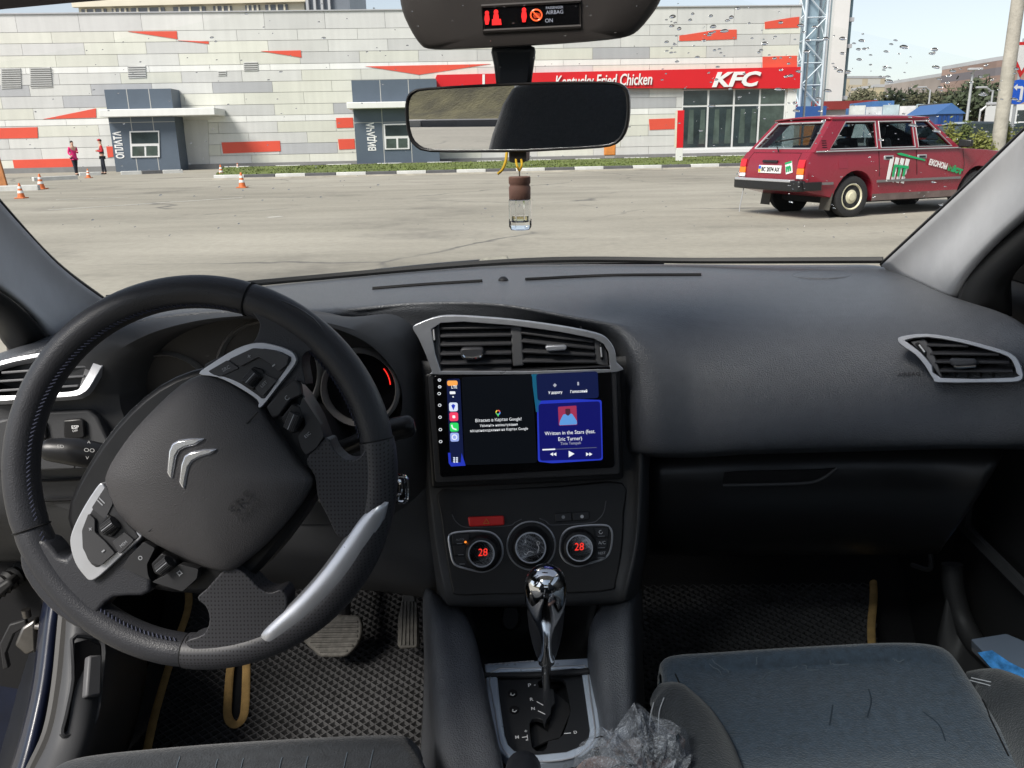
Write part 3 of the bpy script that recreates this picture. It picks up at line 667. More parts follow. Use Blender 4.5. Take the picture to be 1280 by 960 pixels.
# ---------------------------------------------------------------- trees and hedge
def leafmat(n, c): return M(n, c, .7, var=(2.2, .45))
m_bark = M('bark', (.10, .075, .055), .9, bump=('noise', 30, .6, .02), var=(6, .25))
m_lf1 = leafmat('leaf_pine', (.045, .06, .028)); m_lf2 = leafmat('leaf_olive', (.085, .085, .045)); m_lfh = leafmat('leaf_thuja', (.14, .15, .03)); m_lfh2 = leafmat('leaf_thuja_dark', (.075, .10, .025))
def foliage(c, rx, ry, rz, n, s, seed, squash=1.0, conic=0.0):
    r = random.Random(seed); vs = []; fs = []
    cl = [V((r.gauss(0, 1), r.gauss(0, 1), r.gauss(0, 1))).normalized()*r.uniform(.35, 1) for _ in range(max(8, n//55))]
    for i in range(n):
        q = r.choice(cl) + V((r.gauss(0, .17), r.gauss(0, .17), r.gauss(0, .17)))
        if conic: f_ = 1-conic*max(0, (q.z+1)/2); q.x *= f_; q.y *= f_
        p = V(c)+V((q.x*rx, q.y*ry, q.z*rz))
        a = V((r.gauss(0, 1), r.gauss(0, 1), r.gauss(0, 1))).normalized(); b = a.orthogonal().normalized(); ss = s*r.uniform(.5, 1.3)
        k = len(vs); vs += [p-a*ss, p+b*ss*.45, p+a*ss, p-b*ss*.45]; fs.append((k, k+1, k+2, k+3))
    return vs, fs
def tree(px_, yt, Y, rx, mt, label, seed, name='tree', hb=.25):
    b = P(px_, yt, Y); H = b.z; t = empty(name, (b.x, Y, 0), label, 'tree', 'trees behind the market')
    parts = [tube_data(spline([V((b.x, Y, 0)), V((b.x+.1, Y, H*.4)), V((b.x-.1, Y, H*.9))], 4), [.22*(1-.8*i/8) for i in range(9)], 8)]
    r = random.Random(seed)
    for q in range(9):
        z = H*(.25+.06*q); a = q*2.4; L_ = rx*.75*(1-.05*q)
        parts.append(tube_data([V((b.x, Y, z)), V((b.x+math.cos(a)*L_*.6, Y+math.sin(a)*L_*.6, z+.5)), V((b.x+math.cos(a)*L_, Y+math.sin(a)*L_, z+1.0))], [.09, .06, .02], 5))
    mk('trunk', *join(parts), m_bark, t)
    mk('crown', *foliage((b.x, Y, H*(.5+hb/2)), rx, rx, H*(.5-hb/2), 2600, rx*.11, seed), mt, t, smooth=False)
tree(1130, 112, 105, 3.4, m_lf1, 'dark pine before the ochre building', 1)
tree(1112, 117, 110, 2.6, m_lf2, 'small brown bare tree left of the dark pine', 2)
tree(1080, 112, 130, 3.2, m_lf2, 'brown leafless tree before the cream block', 3)
tree(1165, 116, 95, 3.0, m_lf2, 'olive tree before the middle of the grey block', 4)
tree(1198, 112, 88, 2.4, m_lf2, 'thin olive tree behind the blue container', 6)
tree(1222, 103, 78, 3.2, m_lf1, 'broad dark tree right of the slim white lamp post', 5)
for i, (x, yt, Y, lab) in enumerate([(1190, 157, 19.0, 'yellow green thuja shrub nearest the mirror of the red car'), (1206, 159, 19.3, 'thuja shrub second from the left in the hedge'), (1226, 161, 18.4, 'rounded thuja shrub just left of the concrete pole'), (1243, 161, 19.6, 'darker thuja shrub behind the foot of the concrete pole'), (1264, 156, 18.8, 'thuja shrub right of the concrete pole'), (1285, 154, 18.8, 'thuja shrub at the right edge of the photograph')]):
    b = P(x, yt, Y); t = empty('thuja_shrub', (b.x, Y, 0), lab, 'shrub', 'hedge of thuja shrubs')
    H = b.z
    mk('stem', *join([tube_data([V((b.x, Y, 0)), V((b.x, Y, H*.7))], [.04, .015], 6)]+[tube_data([V((b.x, Y, H*.15)), V((b.x+math.cos(a)*.2, Y+math.sin(a)*.2, H*.6))], [.02, .008], 5) for a in (0, 1.3, 2.5, 3.8, 5)]), m_bark, t)
    mk('foliage', *foliage((b.x, Y, H*.52), .36, .36, H*.48, 2600, .045, 20+i, conic=.35), m_lfh if i % 2 == 0 else m_lfh2, t, smooth=False)
# ---------------------------------------------------------------- cones, posts, people
m_cone = M('cone_orange', (.58, .15, .04), .5, var=(8, .12)); m_conew = M('cone_white', (.75, .75, .72), .5)
def cone(x, y, hpx, label, lean=0):
    g = G(x, y); H = max(.30, hpx/F*g.y*.92)
    t = empty('traffic_cone', g, label, 'traffic cone', 'traffic cones at the drive-through')
    s = H/.5
    box('base', g+V((0, 0, .018*s)), (.32*s, .32*s, .036*s), m_cone if not lean else m_kd, t, bevel=.008)
    lathe('body', g+V((0, 0, .036*s)), (lean, 0, 1), [(.12*s, 0), (.112*s, .03*s), (.03*s, .45*s), (.022*s, .465*s)], m_cone, t, n=20)
    for z0, z1 in ((.14, .22), (.29, .36)):
        rr = lambda z: (.113-.082*(z-.03)/.42+.003)*s
        lathe('white_band', g+V((lean*z0*s, 0, .036*s)), (lean, 0, 1), [(rr(z0), z0*s), (rr(z1), z1*s)], m_conew, t, n=20)
cone(27, 248, 20, 'orange and white cone nearest the left pillar')
cone(52, 236.5, 20, 'cone with dark base at the end of the low white kerb')
cone(111, 222.5, 12, 'small cone just right of the woman in pink')
cone(277, 220.5, 15, 'cone standing on the kerb end by the side door')
cone(297.5, 212.5, 9, 'farthest small cone on the grass beside the side door')
cone(303, 234.8, 20, 'cone on the asphalt in front of the long painted kerb')
g = G(4, 238); t = empty('wooden_post', g, 'brown orange wooden post at the left edge of the windscreen', 'post')
prism('board', [g+V((-.28, 0, -.02)), g+V((.16, 0, -.02)), g+V((-.03, 0, 1.75)), g+V((-.28, 0, 1.95))], (0, 1, 0), 0, .08, M('post_wood', (.42, .17, .06), .7, var=(4, .3)), t, bevel=.01)
box('foot', g+V((-.05, .04, .04)), (.5, .3, .1), m_kg, t)
g = G(848.5, 204.5); t = empty('marker_pillar', g, 'slim red marker pillar with white foot on the grass before the shop window', 'pillar')
zt_ = P(850, 138, g.y).z
box('foot', g+V((0, 0, .35)), (.30, .22, .7), m_wh, t, bevel=.01); box('red_shaft', g+V((0, 0, (zt_+.70)/2+.002)), (.30, .22, zt_-.70), m_sign, t, bevel=.01); box('pale_side', g+V((-.19, 0, (zt_+.7)/2)), (.07, .18, zt_-.75), m_bcream, t)
g = G(762, 201); t = empty('orange_bin', g, 'small orange bin on a pale foot below the mirror', 'bin')
box('foot', g+V((0, 0, .13)), (.5, .35, .30), m_kg, t, bevel=.02); box('drum', g+V((0, 0, .72)), (.62, .42, .86), M('bin_orange', (.60, .22, .05), .6, var=(3, .2)), t, bevel=.05); box('lid', g+V((0, 0, 1.18)), (.66, .46, .06), M('bin_lid', (.5, .17, .04), .6), t, bevel=.02)
m_skin = M('skin', (.55, .33, .24), .6); m_hair = M('hair_dark', (.03, .02, .015), .7); m_pink = M('jacket_pink', (.72, .03, .19), .8, var=(8, .15)); m_navy = M('trousers_dark', (.02, .024, .035), .85); m_redj = M('shirt_red', (.5, .03, .04), .8); m_vest = M('vest_dark', (.04, .045, .06), .85)
def skin(name, verts, edges, rads, mat, parent, sub=2):
    me = bpy.data.meshes.new(name); org = ORG[parent.name]; me.from_pydata([V(v) for v in verts], edges, []); me.materials.append(mat)
    o = bpy.data.objects.new(name, me); COL.objects.link(o); o.parent = parent; ORG[o.name] = org
    o.modifiers.new('skin', 'SKIN')
    for i, r in enumerate(rads):
        sv = me.skin_vertices[0].data[i]; sv.radius = r if isinstance(r, tuple) else (r, r); sv.use_root = (i == 0)
    md = o.modifiers.new('sub', 'SUBSURF'); md.levels = sub; md.render_levels = sub
    for md in o.modifiers:
        if md.type == 'SKIN': md.use_smooth_shade = True
    return o
def person(g, H, rz, label, top, legs, hair, arms, cap=None, stride=.06, coat=0.0, vest=None):
    t = empty('person', g, label, 'person'); t.rotation_euler = (0, 0, rz); s = H/1.75
    hip, sh, nk = .93*s, 1.43*s, 1.50*s
    V_ = [(0, 0, hip), (0, 0, 1.15*s), (0, 0, 1.36*s), (0, 0, nk), (0, -.01*s, 1.60*s), (0, -.012*s, 1.68*s)]; E_ = [(0, 1), (1, 2), (2, 3), (3, 4), (4, 5)]; Rr = [(.14*s, .105*s), (.13*s, .095*s), (.155*s, .10*s), .052*s, (.075*s, .09*s), (.062*s, .078*s)]
    for sd_ in (-1, 1):
        k = len(V_); st = stride*sd_*s
        V_ += [(.085*s*sd_, 0, .84*s), (.09*s*sd_, st*.6-.015*s, .48*s), (.095*s*sd_, st, .09*s), (.10*s*sd_, st-.13*s, .035*s)]; E_ += [(0, k), (k, k+1), (k+1, k+2), (k+2, k+3)]; Rr += [.085*s, .055*s, .042*s, .038*s]
        k = len(V_); el, wr = arms[0 if sd_ < 0 else 1]
        V_ += [(.18*s*sd_, 0, 1.40*s), (el[0]*s*sd_, el[1]*s, el[2]*s), (wr[0]*s*sd_, wr[1]*s, wr[2]*s), (wr[0]*s*sd_*.95, (wr[1]-.07)*s, (wr[2]-.03)*s)]; E_ += [(2, k), (k, k+1), (k+1, k+2), (k+2, k+3)]; Rr += [.052*s, .042*s, .03*s, (.035*s, .02*s)]
    skin('body', V_, E_, Rr, m_skin, t)
    # clothing shells that follow the same skeleton
    J = [0, 1, 2]; VV = [V_[0], V_[1], V_[2]]; EE = [(0, 1), (1, 2)]; RR = [(.165*s, .125*s), (.15*s, .115*s), (.175*s, .118*s)]
    if coat: VV.append((0, 0, hip-coat*s)); EE.append((0, 3)); RR.append((.18*s, .14*s))
    for sd_ in (0, 1):
        b0 = 6+sd_*8+4; k = len(VV); VV += [V_[b0], V_[b0+1], V_[b0+2]]; EE += [(2, k), (k, k+1), (k+1, k+2)]; RR += [.064*s, .055*s, .043*s]
    skin('jacket', VV, EE, RR, top, t)
    VV = [V_[0]]; EE = []; RR = [(.15*s, .115*s)]
    for sd_ in (0, 1):
        b0 = 6+sd_*8; k = len(VV); VV += [V_[b0], V_[b0+1], V_[b0+2]]; EE += [(0, k), (k, k+1), (k+1, k+2)]; RR += [.095*s, .066*s, .055*s]
    skin('trousers', VV, EE, RR, legs, t)
    for sd_ in (0, 1):
        a_ = V_[6+sd_*8+2]; skin('shoe', [(a_[0], a_[1]+.03*s, .045*s), (a_[0], a_[1]-.09*s, .04*s), (a_[0]*1.02, a_[1]-.17*s, .035*s)], [(0, 1), (1, 2)], [.045*s, .045*s, .035*s], m_rubber, t)
    skin('hair', [(0, .035*s, 1.60*s), (0, .02*s, 1.69*s), (0, -.04*s, 1.725*s)], [(0, 1), (1, 2)], [.075*s, .085*s, .06*s], hair, t)
    if cap: skin('cap', [(0, .03*s, 1.705*s), (0, -.05*s, 1.715*s), (0, -.15*s, 1.68*s)], [(0, 1), (1, 2)], [(.09*s, .07*s), (.085*s, .06*s), (.06*s, .012*s)], cap, t)
    if vest: skin('vest', [V_[0], V_[1], V_[2]], [(0, 1), (1, 2)], [(.175*s, .135*s), (.16*s, .125*s), (.16*s, .128*s)], vest, t)
    for q in (-1, 1): skin('eye', [(.03*s*q, -.088*s, 1.645*s), (.03*s*q, -.094*s, 1.645*s)], [(0, 1)], [.012*s, .011*s], m_hair, t, 1)
    skin('nose', [(0, -.085*s, 1.63*s), (0, -.112*s, 1.605*s)], [(0, 1)], [.012*s, .016*s], m_skin, t, 1)
    return t
person(G(96, 219.2), 1.60, R(55), 'woman in a bright pink jacket and dark trousers standing by the wall', m_pink, m_navy, m_hair, [((.24, .02, 1.12), (.2, -.16, 1.0)), ((.24, .03, 1.13), (.12, -.2, 1.22))], stride=.14, coat=.14)
person(G(131, 217.8), 1.66, R(-60), 'man in red shirt, dark vest and red cap beside the left booth', m_redj, m_navy, m_hair, [((.25, .02, 1.13), (.13, -.2, 1.2)), ((.25, .02, 1.13), (.1, -.2, 1.16))], cap=m_redj, vest=m_vest, stride=.06)
# ---------------------------------------------------------------- bank behind the car (seen only in the interior mirror)
m_bank = M('bank_grass', (.105, .092, .042), .95, bump=('noise', 14, .6, .05), var=(1.6, .6))
bv = []; nx, ny = 60, 14
for j in range(ny+1):
    for i in range(nx+1):
        x = -60+110*i/nx; s_ = j/ny; y = -15-10*s_; z = .12+5.5*s_**1.2+(.35*noise.noise(V((x*.5, y*.5, 0))) if j else 0); bv.append((x, y, z))
tag(mk('grassy_bank', bv, [(j*(nx+1)+i, j*(nx+1)+i+1, (j+1)*(nx+1)+i+1, (j+1)*(nx+1)+i) for j in range(ny) for i in range(nx)], m_bank), 'brown green grassy bank reflected in the interior mirror', kind='structure')
kerb('kerb', (-58, -14.85, 0), (48, -14.85, 0), 'dark grey kerb below the grassy bank reflected in the mirror', L=2.2, mats=(m_kd, m_kg), hh=.14, ww=.3)
# ================================================================ red estate car outside (local frame: x forward, y left, z up, origin under the right rear wheel)
m_lada = M('cherry_red_paint', (.23, .013, .027), .28, coat=.5, var=(1.2, .12), rvar=3)
m_dirt = M('sill_dirt', (.16, .12, .11), .8, var=(4, .3)); m_rim = M('wheel_cream', (.62, .58, .42), .45, var=(12, .2)); m_tyre = M('tyre', (.025, .025, .026), .8, bump=('noise', 60, .4, .01))
m_cg = pane('car_glass', (.66, .71, .72), .10); m_lamp_r = M('lamp_red', (.6, .01, .02), .2, coat=.5); m_lamp_o = M('lamp_orange', (.85, .20, .01), .2, coat=.5); m_lamp_w = M('lamp_clear', (.7, .7, .7), .2, coat=.5)
m_plate = M('number_plate', (.72, .72, .70), .5); m_green = M('sticker_green', (.01, .32, .11), .5); m_yell = M('plate_yellow', (.7, .5, .02), .5)
lg = G(1056, 271)
lada = empty('estate_car', lg, 'old cherry red estate car seen from its rear right corner in the parking area', 'car')
lada.rotation_euler = (0, 0, R(22)); ORG[lada.name] = V((0, 0, 0))
cy = .66
def hw(z): return .80 - (.06*max(0, (z-.62)/.31) if z > .62 else .06*max(0, (.5-z)/.28))
def arc(cx, r, a0, a1, n=12): return [(cx+r*math.cos(R(a0+(a1-a0)*i/n)), .30+r*math.sin(R(a0+(a1-a0)*i/n))) for i in range(n+1)]
prof = [(-.84, .40), (-.87, .52), (-.865, .70), (-.84, .84), (-.77, .935), (2.06, .935), (2.6, .90), (3.12, .84), (3.20, .80), (3.22, .55), (3.18, .36)] + arc(2.424, .37, 0, 180)[0:] + [(2.0, .22), (.42, .22)] + arc(0, .37, 0, 180) + [(-.42, .30)]
prof = [(x, max(z, .22)) for x, z in prof]
N = len(prof)
rows = []
for s, f_ in ((-1, 1.0), (-1, .97), (1, .97), (1, 1.0)):
    pass
def bodyside(f, inset):
    cxm, czm = 1.2, .6
    return [V((cxm+(x-cxm)*inset, cy+f*hw(z), czm+(z-czm)*inset)) for x, z in prof]
loops = [bodyside(-1, .985), bodyside(-.985, 1.0), bodyside(-.5, 1.002), bodyside(.5, 1.002), bodyside(.985, 1.0), bodyside(1, .985)]
vs, fs = loft(loops, True, True, True)
mk('body', vs, fs, m_lada, lada, ang=35)
def side(x, z, s=-1, o=0.0):
    f_ = (z-.935)/(1.385-.935); return V((x, cy+s*(.752-.145*f_+o), z))
SF = [(-.735, .937), (2.02, .937), (1.44, 1.385), (-.34, 1.385)]
HL = [[(-.44, .975), (.40, .975), (.42, 1.335), (-.10, 1.335)], [(.48, .975), (1.12, .975), (1.12, 1.335), (.50, 1.335)], [(1.19, .975), (1.83, .975), (1.42, 1.335), (1.19, 1.335)]]
for s in (-1, 1):
    a, b, c_ = side(*SF[0], s), side(*SF[1], s), side(*SF[2], s)
    n = (b-a).cross(c_-a).normalized(); n = n if n.y*s > 0 else -n
    fr = holed('window_frame_side', [side(x, z, s) for x, z in SF], [[side(x, z, s) for x, z in h] for h in HL], n, -.035, 0, m_lada, lada)
    for h in HL:
        ctr = sum((side(x, z, s) for x, z in h), V())/4
        prism('side_window', [ctr+(side(x, z, s)-ctr)*1.03 for x, z in h], n, -.025, -.018, m_cg, lada)
        lp = [ctr+(side(x, z, s)-ctr)*1.02+n*.004 for x, z in h]
        tube('window_seal', lp, .011, m_rubber if s > 0 else m_galv, lada, res=6, closed=True)
for nm, xb, xt, nx in (('rear_window', -.735, -.34, -1), ('windscreen', 2.02, 1.44, 1)):
    q = [V((xb, cy-.752, .937)), V((xb, cy+.752, .937)), V((xt, cy+.607, 1.385)), V((xt, cy-.607, 1.385))]
    n = (q[1]-q[0]).cross(q[3]-q[0]).normalized(); n = n if n.x*nx > 0 else -n
    ctr = sum(q, V())/4; h = [ctr+V(((p-ctr).x*.80, (p-ctr).y*.84, (p-ctr).z*.80)) for p in q]
    holed('window_frame_end', q, [h], n, -.03, .0, m_lada, lada)
    prism(nm, [ctr+(p-ctr)*1.02 for p in h], n, -.02, -.012, m_cg, lada)
    tube('window_seal', [p+n*.004 for p in h], .014, m_galv, lada, res=6, closed=True)
    if nx < 0: RQ, RN, RH = q, n, h
rl = []
for i in range(9):
    x = -.35+1.80*i/8; rr = []
    for j in range(9):
        y = -1+2*j/8; dz = .055*(1-abs(y)**3)*(1-abs((i-4)/4)**4*.6)
        rr.append(V((x-.03*math.cos(i/8*math.pi), cy+y*.612, 1.386+dz)))
    rl.append(rr)
vs, fs = loft(rl); mk('roof', vs, fs, m_lada, lada, thick=.02, ang=180)
for s in (-1, 1): tube('roof_gutter', [V((-.35, cy+s*.615, 1.385)), V((1.44, cy+s*.615, 1.385))], .016, m_lada, lada, res=6)
def wheel(x, y, s):
    w_ = lathe('wheel', (x, y, .295), (0, s, 0), [(.17, -.01), (.255, -.015), (.288, .01), (.297, .04), (.297, .13), (.288, .155), (.25, .172), (.20, .165), (.185, .14)], m_tyre, lada, n=40)
    lathe('rim', (x, y, .295), (0, s, 0), [(.188, .10), (.192, .155), (.180, .163), (.172, .145), (.150, .125), (.12, .122), (.10, .14), (.062, .15), (.055, .165), (.02, .168)], m_rim, w_, n=32)
    for q in range(8):
        a = q*math.pi/4; c0 = V((x, y+s*.1285, .295)); rd = V((math.cos(a), 0, math.sin(a))); td = V((-math.sin(a), 0, math.cos(a)))
        prism('rim_slot', [c0+rd*.128-td*.022, c0+rd*.146-td*.026, c0+rd*.146+td*.026, c0+rd*.128+td*.022], (0, s, 0), -.004, .014, m_void, w_)
for x in (0, 2.424):
    wheel(x, .05, -1); wheel(x, 1.27, 1)
for s, y in ((-1, -.02), (1, 1.34)):
    prism('mud_flap', [V((-.40, y-.10, .12)), V((-.40, y+.12, .12)), V((-.36, y+.12, .36)), V((-.36, y-.10, .36))], (-1, 0, 0), 0, .012, M('mud_rubber', (.07, .065, .055), .9), lada)
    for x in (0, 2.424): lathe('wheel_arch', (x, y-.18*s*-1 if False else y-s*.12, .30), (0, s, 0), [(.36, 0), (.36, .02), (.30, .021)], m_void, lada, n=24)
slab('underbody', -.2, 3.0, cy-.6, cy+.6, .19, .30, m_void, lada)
# bumpers, lamps, plate, trim
bmp = prism('rear_bumper', [V((-.86, cy-.79, .40)), V((-.97, cy-.76, .40)), V((-.99, cy-.6, .40)), V((-1.0, cy, .40)), V((-.99, cy+.6, .40)), V((-.97, cy+.76, .40)), V((-.86, cy+.79, .40))], (0, 0, 1), 0, .15, m_black, lada, bevel=.02)
prism('chrome_strip', [V((-.90, cy-.60, .525)), V((-1.0, cy-.60, .525)), V((-1.012, cy, .525)), V((-1.0, cy+.7, .525)), V((-.90, cy+.76, .525))], (0, 0, 1), 0, .036, m_silver, bmp, bevel=.008)
for s in (-1, 1):
    prism('bumper_end', [V((-.90, cy+s*.80, .41)), V((-.62, cy+s*.82, .41)), V((-.62, cy+s*.82, .53)), V((-.93, cy+s*.80, .53))], (0, s, 0), -.02, .015, m_black, bmp, bevel=.01)
prism('front_bumper', [V((3.2, cy-.79, .40)), V((3.32, cy-.74, .40)), V((3.34, cy, .40)), V((3.32, cy+.74, .40)), V((3.2, cy+.79, .40))], (0, 0, 1), 0, .14, m_black, lada, bevel=.02)
def rearp(y, z, o=0.004):
    x = -.87+.005*(z-.52)/.18 if z < .70 else (-.865+.025*(z-.70)/.14 if z < .84 else -.84+.07*(z-.84)/.095)
    return V((x*1.002-o, cy+y, z))
for s in (-1, 1):
    la = empty('tail_lamp', (0, 0, 0), parent=lada); 
    for (z0, z1, mt) in ((.72, .84, m_lamp_r), (.63, .72, m_lamp_o), (.57, .63, m_lamp_w)):
        prism('lens', [rearp(s*.60, z0+.002), rearp(s*.74, z0+.002), rearp(s*.74, z1-.002), rearp(s*.60, z1-.002)], (-1, 0, 0), 0, .02, mt, la, bevel=.006)
pl = prism('number_plate', [rearp(.28, .64), rearp(-.24, .64), rearp(-.24, .75), rearp(.28, .75)], (-1, 0, 0), 0, .012, m_plate, lada)
text('plate_lettering', 'BC 2074 AX', rearp(.20, .662, .018), rearp(-.22, .662, .018), (-1, 0, 0), m_black, pl, bold=.02, height=.065)
prism('plate_flag', [rearp(.272, .65, .017), rearp(.225, .65, .017), rearp(.225, .695, .017), rearp(.272, .695, .017)], (-1, 0, 0), 0, .002, m_yell, pl)
prism('plate_flag', [rearp(.272, .697, .017), rearp(.225, .697, .017), rearp(.225, .74, .017), rearp(.272, .74, .017)], (-1, 0, 0), 0, .002, m_blue, pl)
prism('plate_lamp', [rearp(.2, .79), rearp(-.14, .79), rearp(-.14, .825), rearp(.2, .825)], (-1, 0, 0), 0, .03, m_black, lada, bevel=.008)
st = prism('sticker', [rearp(-.36, .63), rearp(-.50, .66), rearp(-.44, .82), rearp(-.30, .79)], (-1, 0, 0), .002, .006, m_plate, lada)
prism('sticker_top', [rearp(-.315, .765), rearp(-.445, .795), rearp(-.44, .82), rearp(-.30, .79)], (-1, 0, 0), .008, .010, m_green, st)
text('sticker_mark', 'm', rearp(-.36, .665, .012), rearp(-.47, .69, .012), (-1, 0, 0), m_green, st, bold=.06, height=.075)
tube('rear_wiper', [V((-.79, cy-.05, .95)), RQ[0].lerp(RQ[1], .55).lerp(RQ[2], .28)+RN*.03, RQ[0].lerp(RQ[1], .28).lerp(RQ[3], .45)+RN*.022], .012, m_rubber, lada, res=6)
tube('tow_strap', [V((-.93, cy+.55, .42)), V((-.95, cy+.55, .30)), V((-.97, cy+.57, .12)), V((-.98, cy+.56, .04))], .008, m_mg, lada, res=5)
for s in (-1, 1):
    for x0, x1 in ((-.62, -.40), (.40, 2.03)):
        prism('rub_strip', [V((x0, cy+s*hw(.50), .485)), V((x1, cy+s*hw(.50), .485)), V((x1, cy+s*hw(.50), .52)), V((x0, cy+s*hw(.50), .52))], (0, s, 0), .0, .014, M('rub_grey', (.16, .15, .15), .6), lada)
    tube('belt_trim', [V((-.70, cy+s*.765, .943)), V((2.0, cy+s*.765, .943))], .011, m_galv, lada, res=6)
    prism('sill_band', [V((.38, cy+s*hw(.26), .222)), V((2.04, cy+s*hw(.26), .222)), V((2.04, cy+s*hw(.30), .32)), V((.38, cy+s*hw(.30), .32))], (0, s, 0), .004, .008, m_dirt, lada)
    for x in (.62, 1.26):
        hn = prism('door_handle', [V((x-.09, cy+s*hw(.83), .80)), V((x+.09, cy+s*hw(.83), .80)), V((x+.09, cy+s*hw(.85), .86)), V((x-.09, cy+s*hw(.85), .86))], (0, s, 0), -.005, .012, m_galv, lada, bevel=.01)
        prism('grip', [V((x-.06, cy+s*hw(.83), .815)), V((x+.06, cy+s*hw(.83), .815)), V((x+.06, cy+s*hw(.85), .845)), V((x-.06, cy+s*hw(.85), .845))], (0, s, 0), .013, .018, m_black, hn)
    for x in (.44, 1.155):
        tube('door_gap', [V((x, cy+s*(hw(.9)+.001), .925)), V((x, cy+s*(hw(.6)+.001), .6)), V((x+.02, cy+s*(hw(.3)+.001), .33))], .005, m_void, lada, res=4)
    mr = prism('door_mirror', [V((1.93, cy+s*.77, .95)), V((2.0, cy+s*.95, .95)), V((2.0, cy+s*.95, 1.06)), V((1.93, cy+s*.77, 1.06))], (1, 0, 0), 0, .05, m_black, lada, bevel=.02)
# side stickers (right side)
def sd(x, z, o=.012): return V((x, cy-hw(z)-o, z))
ns = (0, -1, 0)
for q in range(4):
    x = .66+q*.098; dz = -.012*q
    prism('brush_bristle', [sd(x-.10, .50+.0-q*.012), sd(x-.035, .485-q*.012), sd(x+.055, .83+dz), sd(x-.015, .845+dz)], ns, 0, .004, m_plate, lada, bevel=.002)
for q in range(3): prism('brush_mark', [sd(.66+q*.10, .56), sd(.70+q*.10, .555), sd(.735+q*.10, .71), sd(.695+q*.10, .715)], ns, .005, .008, m_green, lada)
prism('brush_mark', [sd(.69, .70), sd(.97, .66), sd(.98, .70), sd(.71, .735)], ns, .0055, .0085, m_green, lada)
prism('brush_handle', [sd(.76, .885), sd(.80, .865), sd(1.30, .765), sd(1.31, .785), sd(.84, .895)], ns, 0, .005, m_green, lada)
text('side_lettering', 'ЕКОНОМ', sd(1.37, .715, .014), sd(1.72, .635, .014), ns, m_plate, lada, bold=.05, height=.085)
text('side_lettering', 'міст', sd(1.74, .625, .014), sd(2.04, .55, .014), ns, m_green, lada, bold=.07, height=.10)
# interior
for x, y in ((.95, cy-.34), (.95, cy+.34)):
    se = prism('seat', [V((x-.05, y-.22, .55)), V((x+.42, y-.22, .58)), V((x+.42, y-.22, .44)), V((x-.05, y-.22, .40))], (0, 1, 0), 0, .44, m_dark, lada, bevel=.05)
    prism('seat_back', [V((x-.02, y-.21, .5)), V((x+.1, y-.21, .5)), V((x-.08, y-.19, 1.12)), V((x-.19, y-.19, 1.10))], (0, 1, 0), 0, .40, m_dark, se, bevel=.05)
    prism('headrest', [V((x-.10, y-.11, 1.14)), V((x-.2, y-.11, 1.13)), V((x-.22, y-.11, 1.28)), V((x-.12, y-.11, 1.29))], (0, 1, 0), 0, .22, m_dark, se, bevel=.04)
prism('rear_seat', [V((.05, cy-.6, .5)), V((.2, cy-.6, .5)), V((.05, cy-.6, 1.02)), V((-.05, cy-.6, 1.02))], (0, 1, 0), 0, 1.2, m_dark, lada, bevel=.04)
sw_c = V((1.52, cy+.34, .90)); tube('steering_wheel', circ(sw_c, V((0, 1, 0)), V((-.45, 0, .9)).normalized(), .19, 24), .014, m_black, lada, res=6, closed=True)
slab('dashboard', 1.6, 2.0, cy-.7, cy+.7, .6, .96, m_dark, lada)

# panel gaps of the tailgate and a filler flap
tube('tailgate_gap', [rearp(y, z, .003) for y, z in ((.57, .50), (.57, .84), (.55, .925), (-.55, .925), (-.57, .84), (-.57, .50))], .004, m_void, lada, res=4)
prism('filler_flap', [sd(-.30, .70, .001), sd(-.14, .70, .001), sd(-.14, .83, .001), sd(-.30, .83, .001)], ns, 0, .003, m_lada, lada, bevel=.002)
tube('bonnet_gap', [sd(2.08, .92, .002), sd(2.10, .70, .002), sd(2.06, .55, .002)], .004, m_void, lada, res=4)
for q in range(4): tube('pillar_vent', [side(-.58, 1.0+q*.03, -1, .004), side(-.50, 1.0+q*.03, -1, .004)], .005, m_void, lada, res=4)
# ================================================================ INSIDE: shell of the car the camera sits in
car = empty('car_body', (0, 0, .2), 'dark blue car body around the cabin with grey windscreen pillars', 'car')
FLZ = .235
slab('floor_pan', -.74, .74, -1.5, 1.72, .17, FLZ, m_carpet, car)
prism('toe_board', [V((-.74, 1.38, FLZ)), V((-.74, 1.72, FLZ)), V((-.74, 1.72, .62))], (1, 0, 0), 0, 1.48, m_carpet, car)
slab('firewall', -.76, .76, 1.723, 1.76, .17, .86, m_void, car)
slab('cowl', -.60, .60, 1.50, 1.72, .82, .85, m_void, car)
for s in (-1, 1): slab('kick_panel', s*.74-.012 if s > 0 else -.752, .752 if s > 0 else -.728, 1.12, 1.722, .24, .90, m_void, car)
# roof with an added light opening, rear and side walls with their windows
holed('roof_panel', [V((-.60, .74, 1.365)), V((.60, .74, 1.365)), V((.66, -.2, 1.365)), V((.62, -1.5, 1.365)), V((-.62, -1.5, 1.365)), V((-.66, -.2, 1.365))], [[V((-.44, .34, 1.365)), V((.44, .34, 1.365)), V((.46, -.2, 1.365)), V((.44, -.7, 1.365)), V((-.44, -.7, 1.365)), V((-.46, -.2, 1.365))]], (0, 0, 1), 0, .05, m_head, car)  # hole in the unseen roof, added to light seats and console from above
prism('added_glass_roof', [V((-.47, .37, 1.417)), V((.47, .37, 1.417)), V((.49, -.2, 1.417)), V((.47, -.73, 1.417)), V((-.47, -.73, 1.417)), V((-.49, -.2, 1.417))], (0, 0, 1), 0, .005, pane('added_roof_glass', (.80, .84, .86), .05), car)  # tinted pane out of view, added to let top light into the cabin
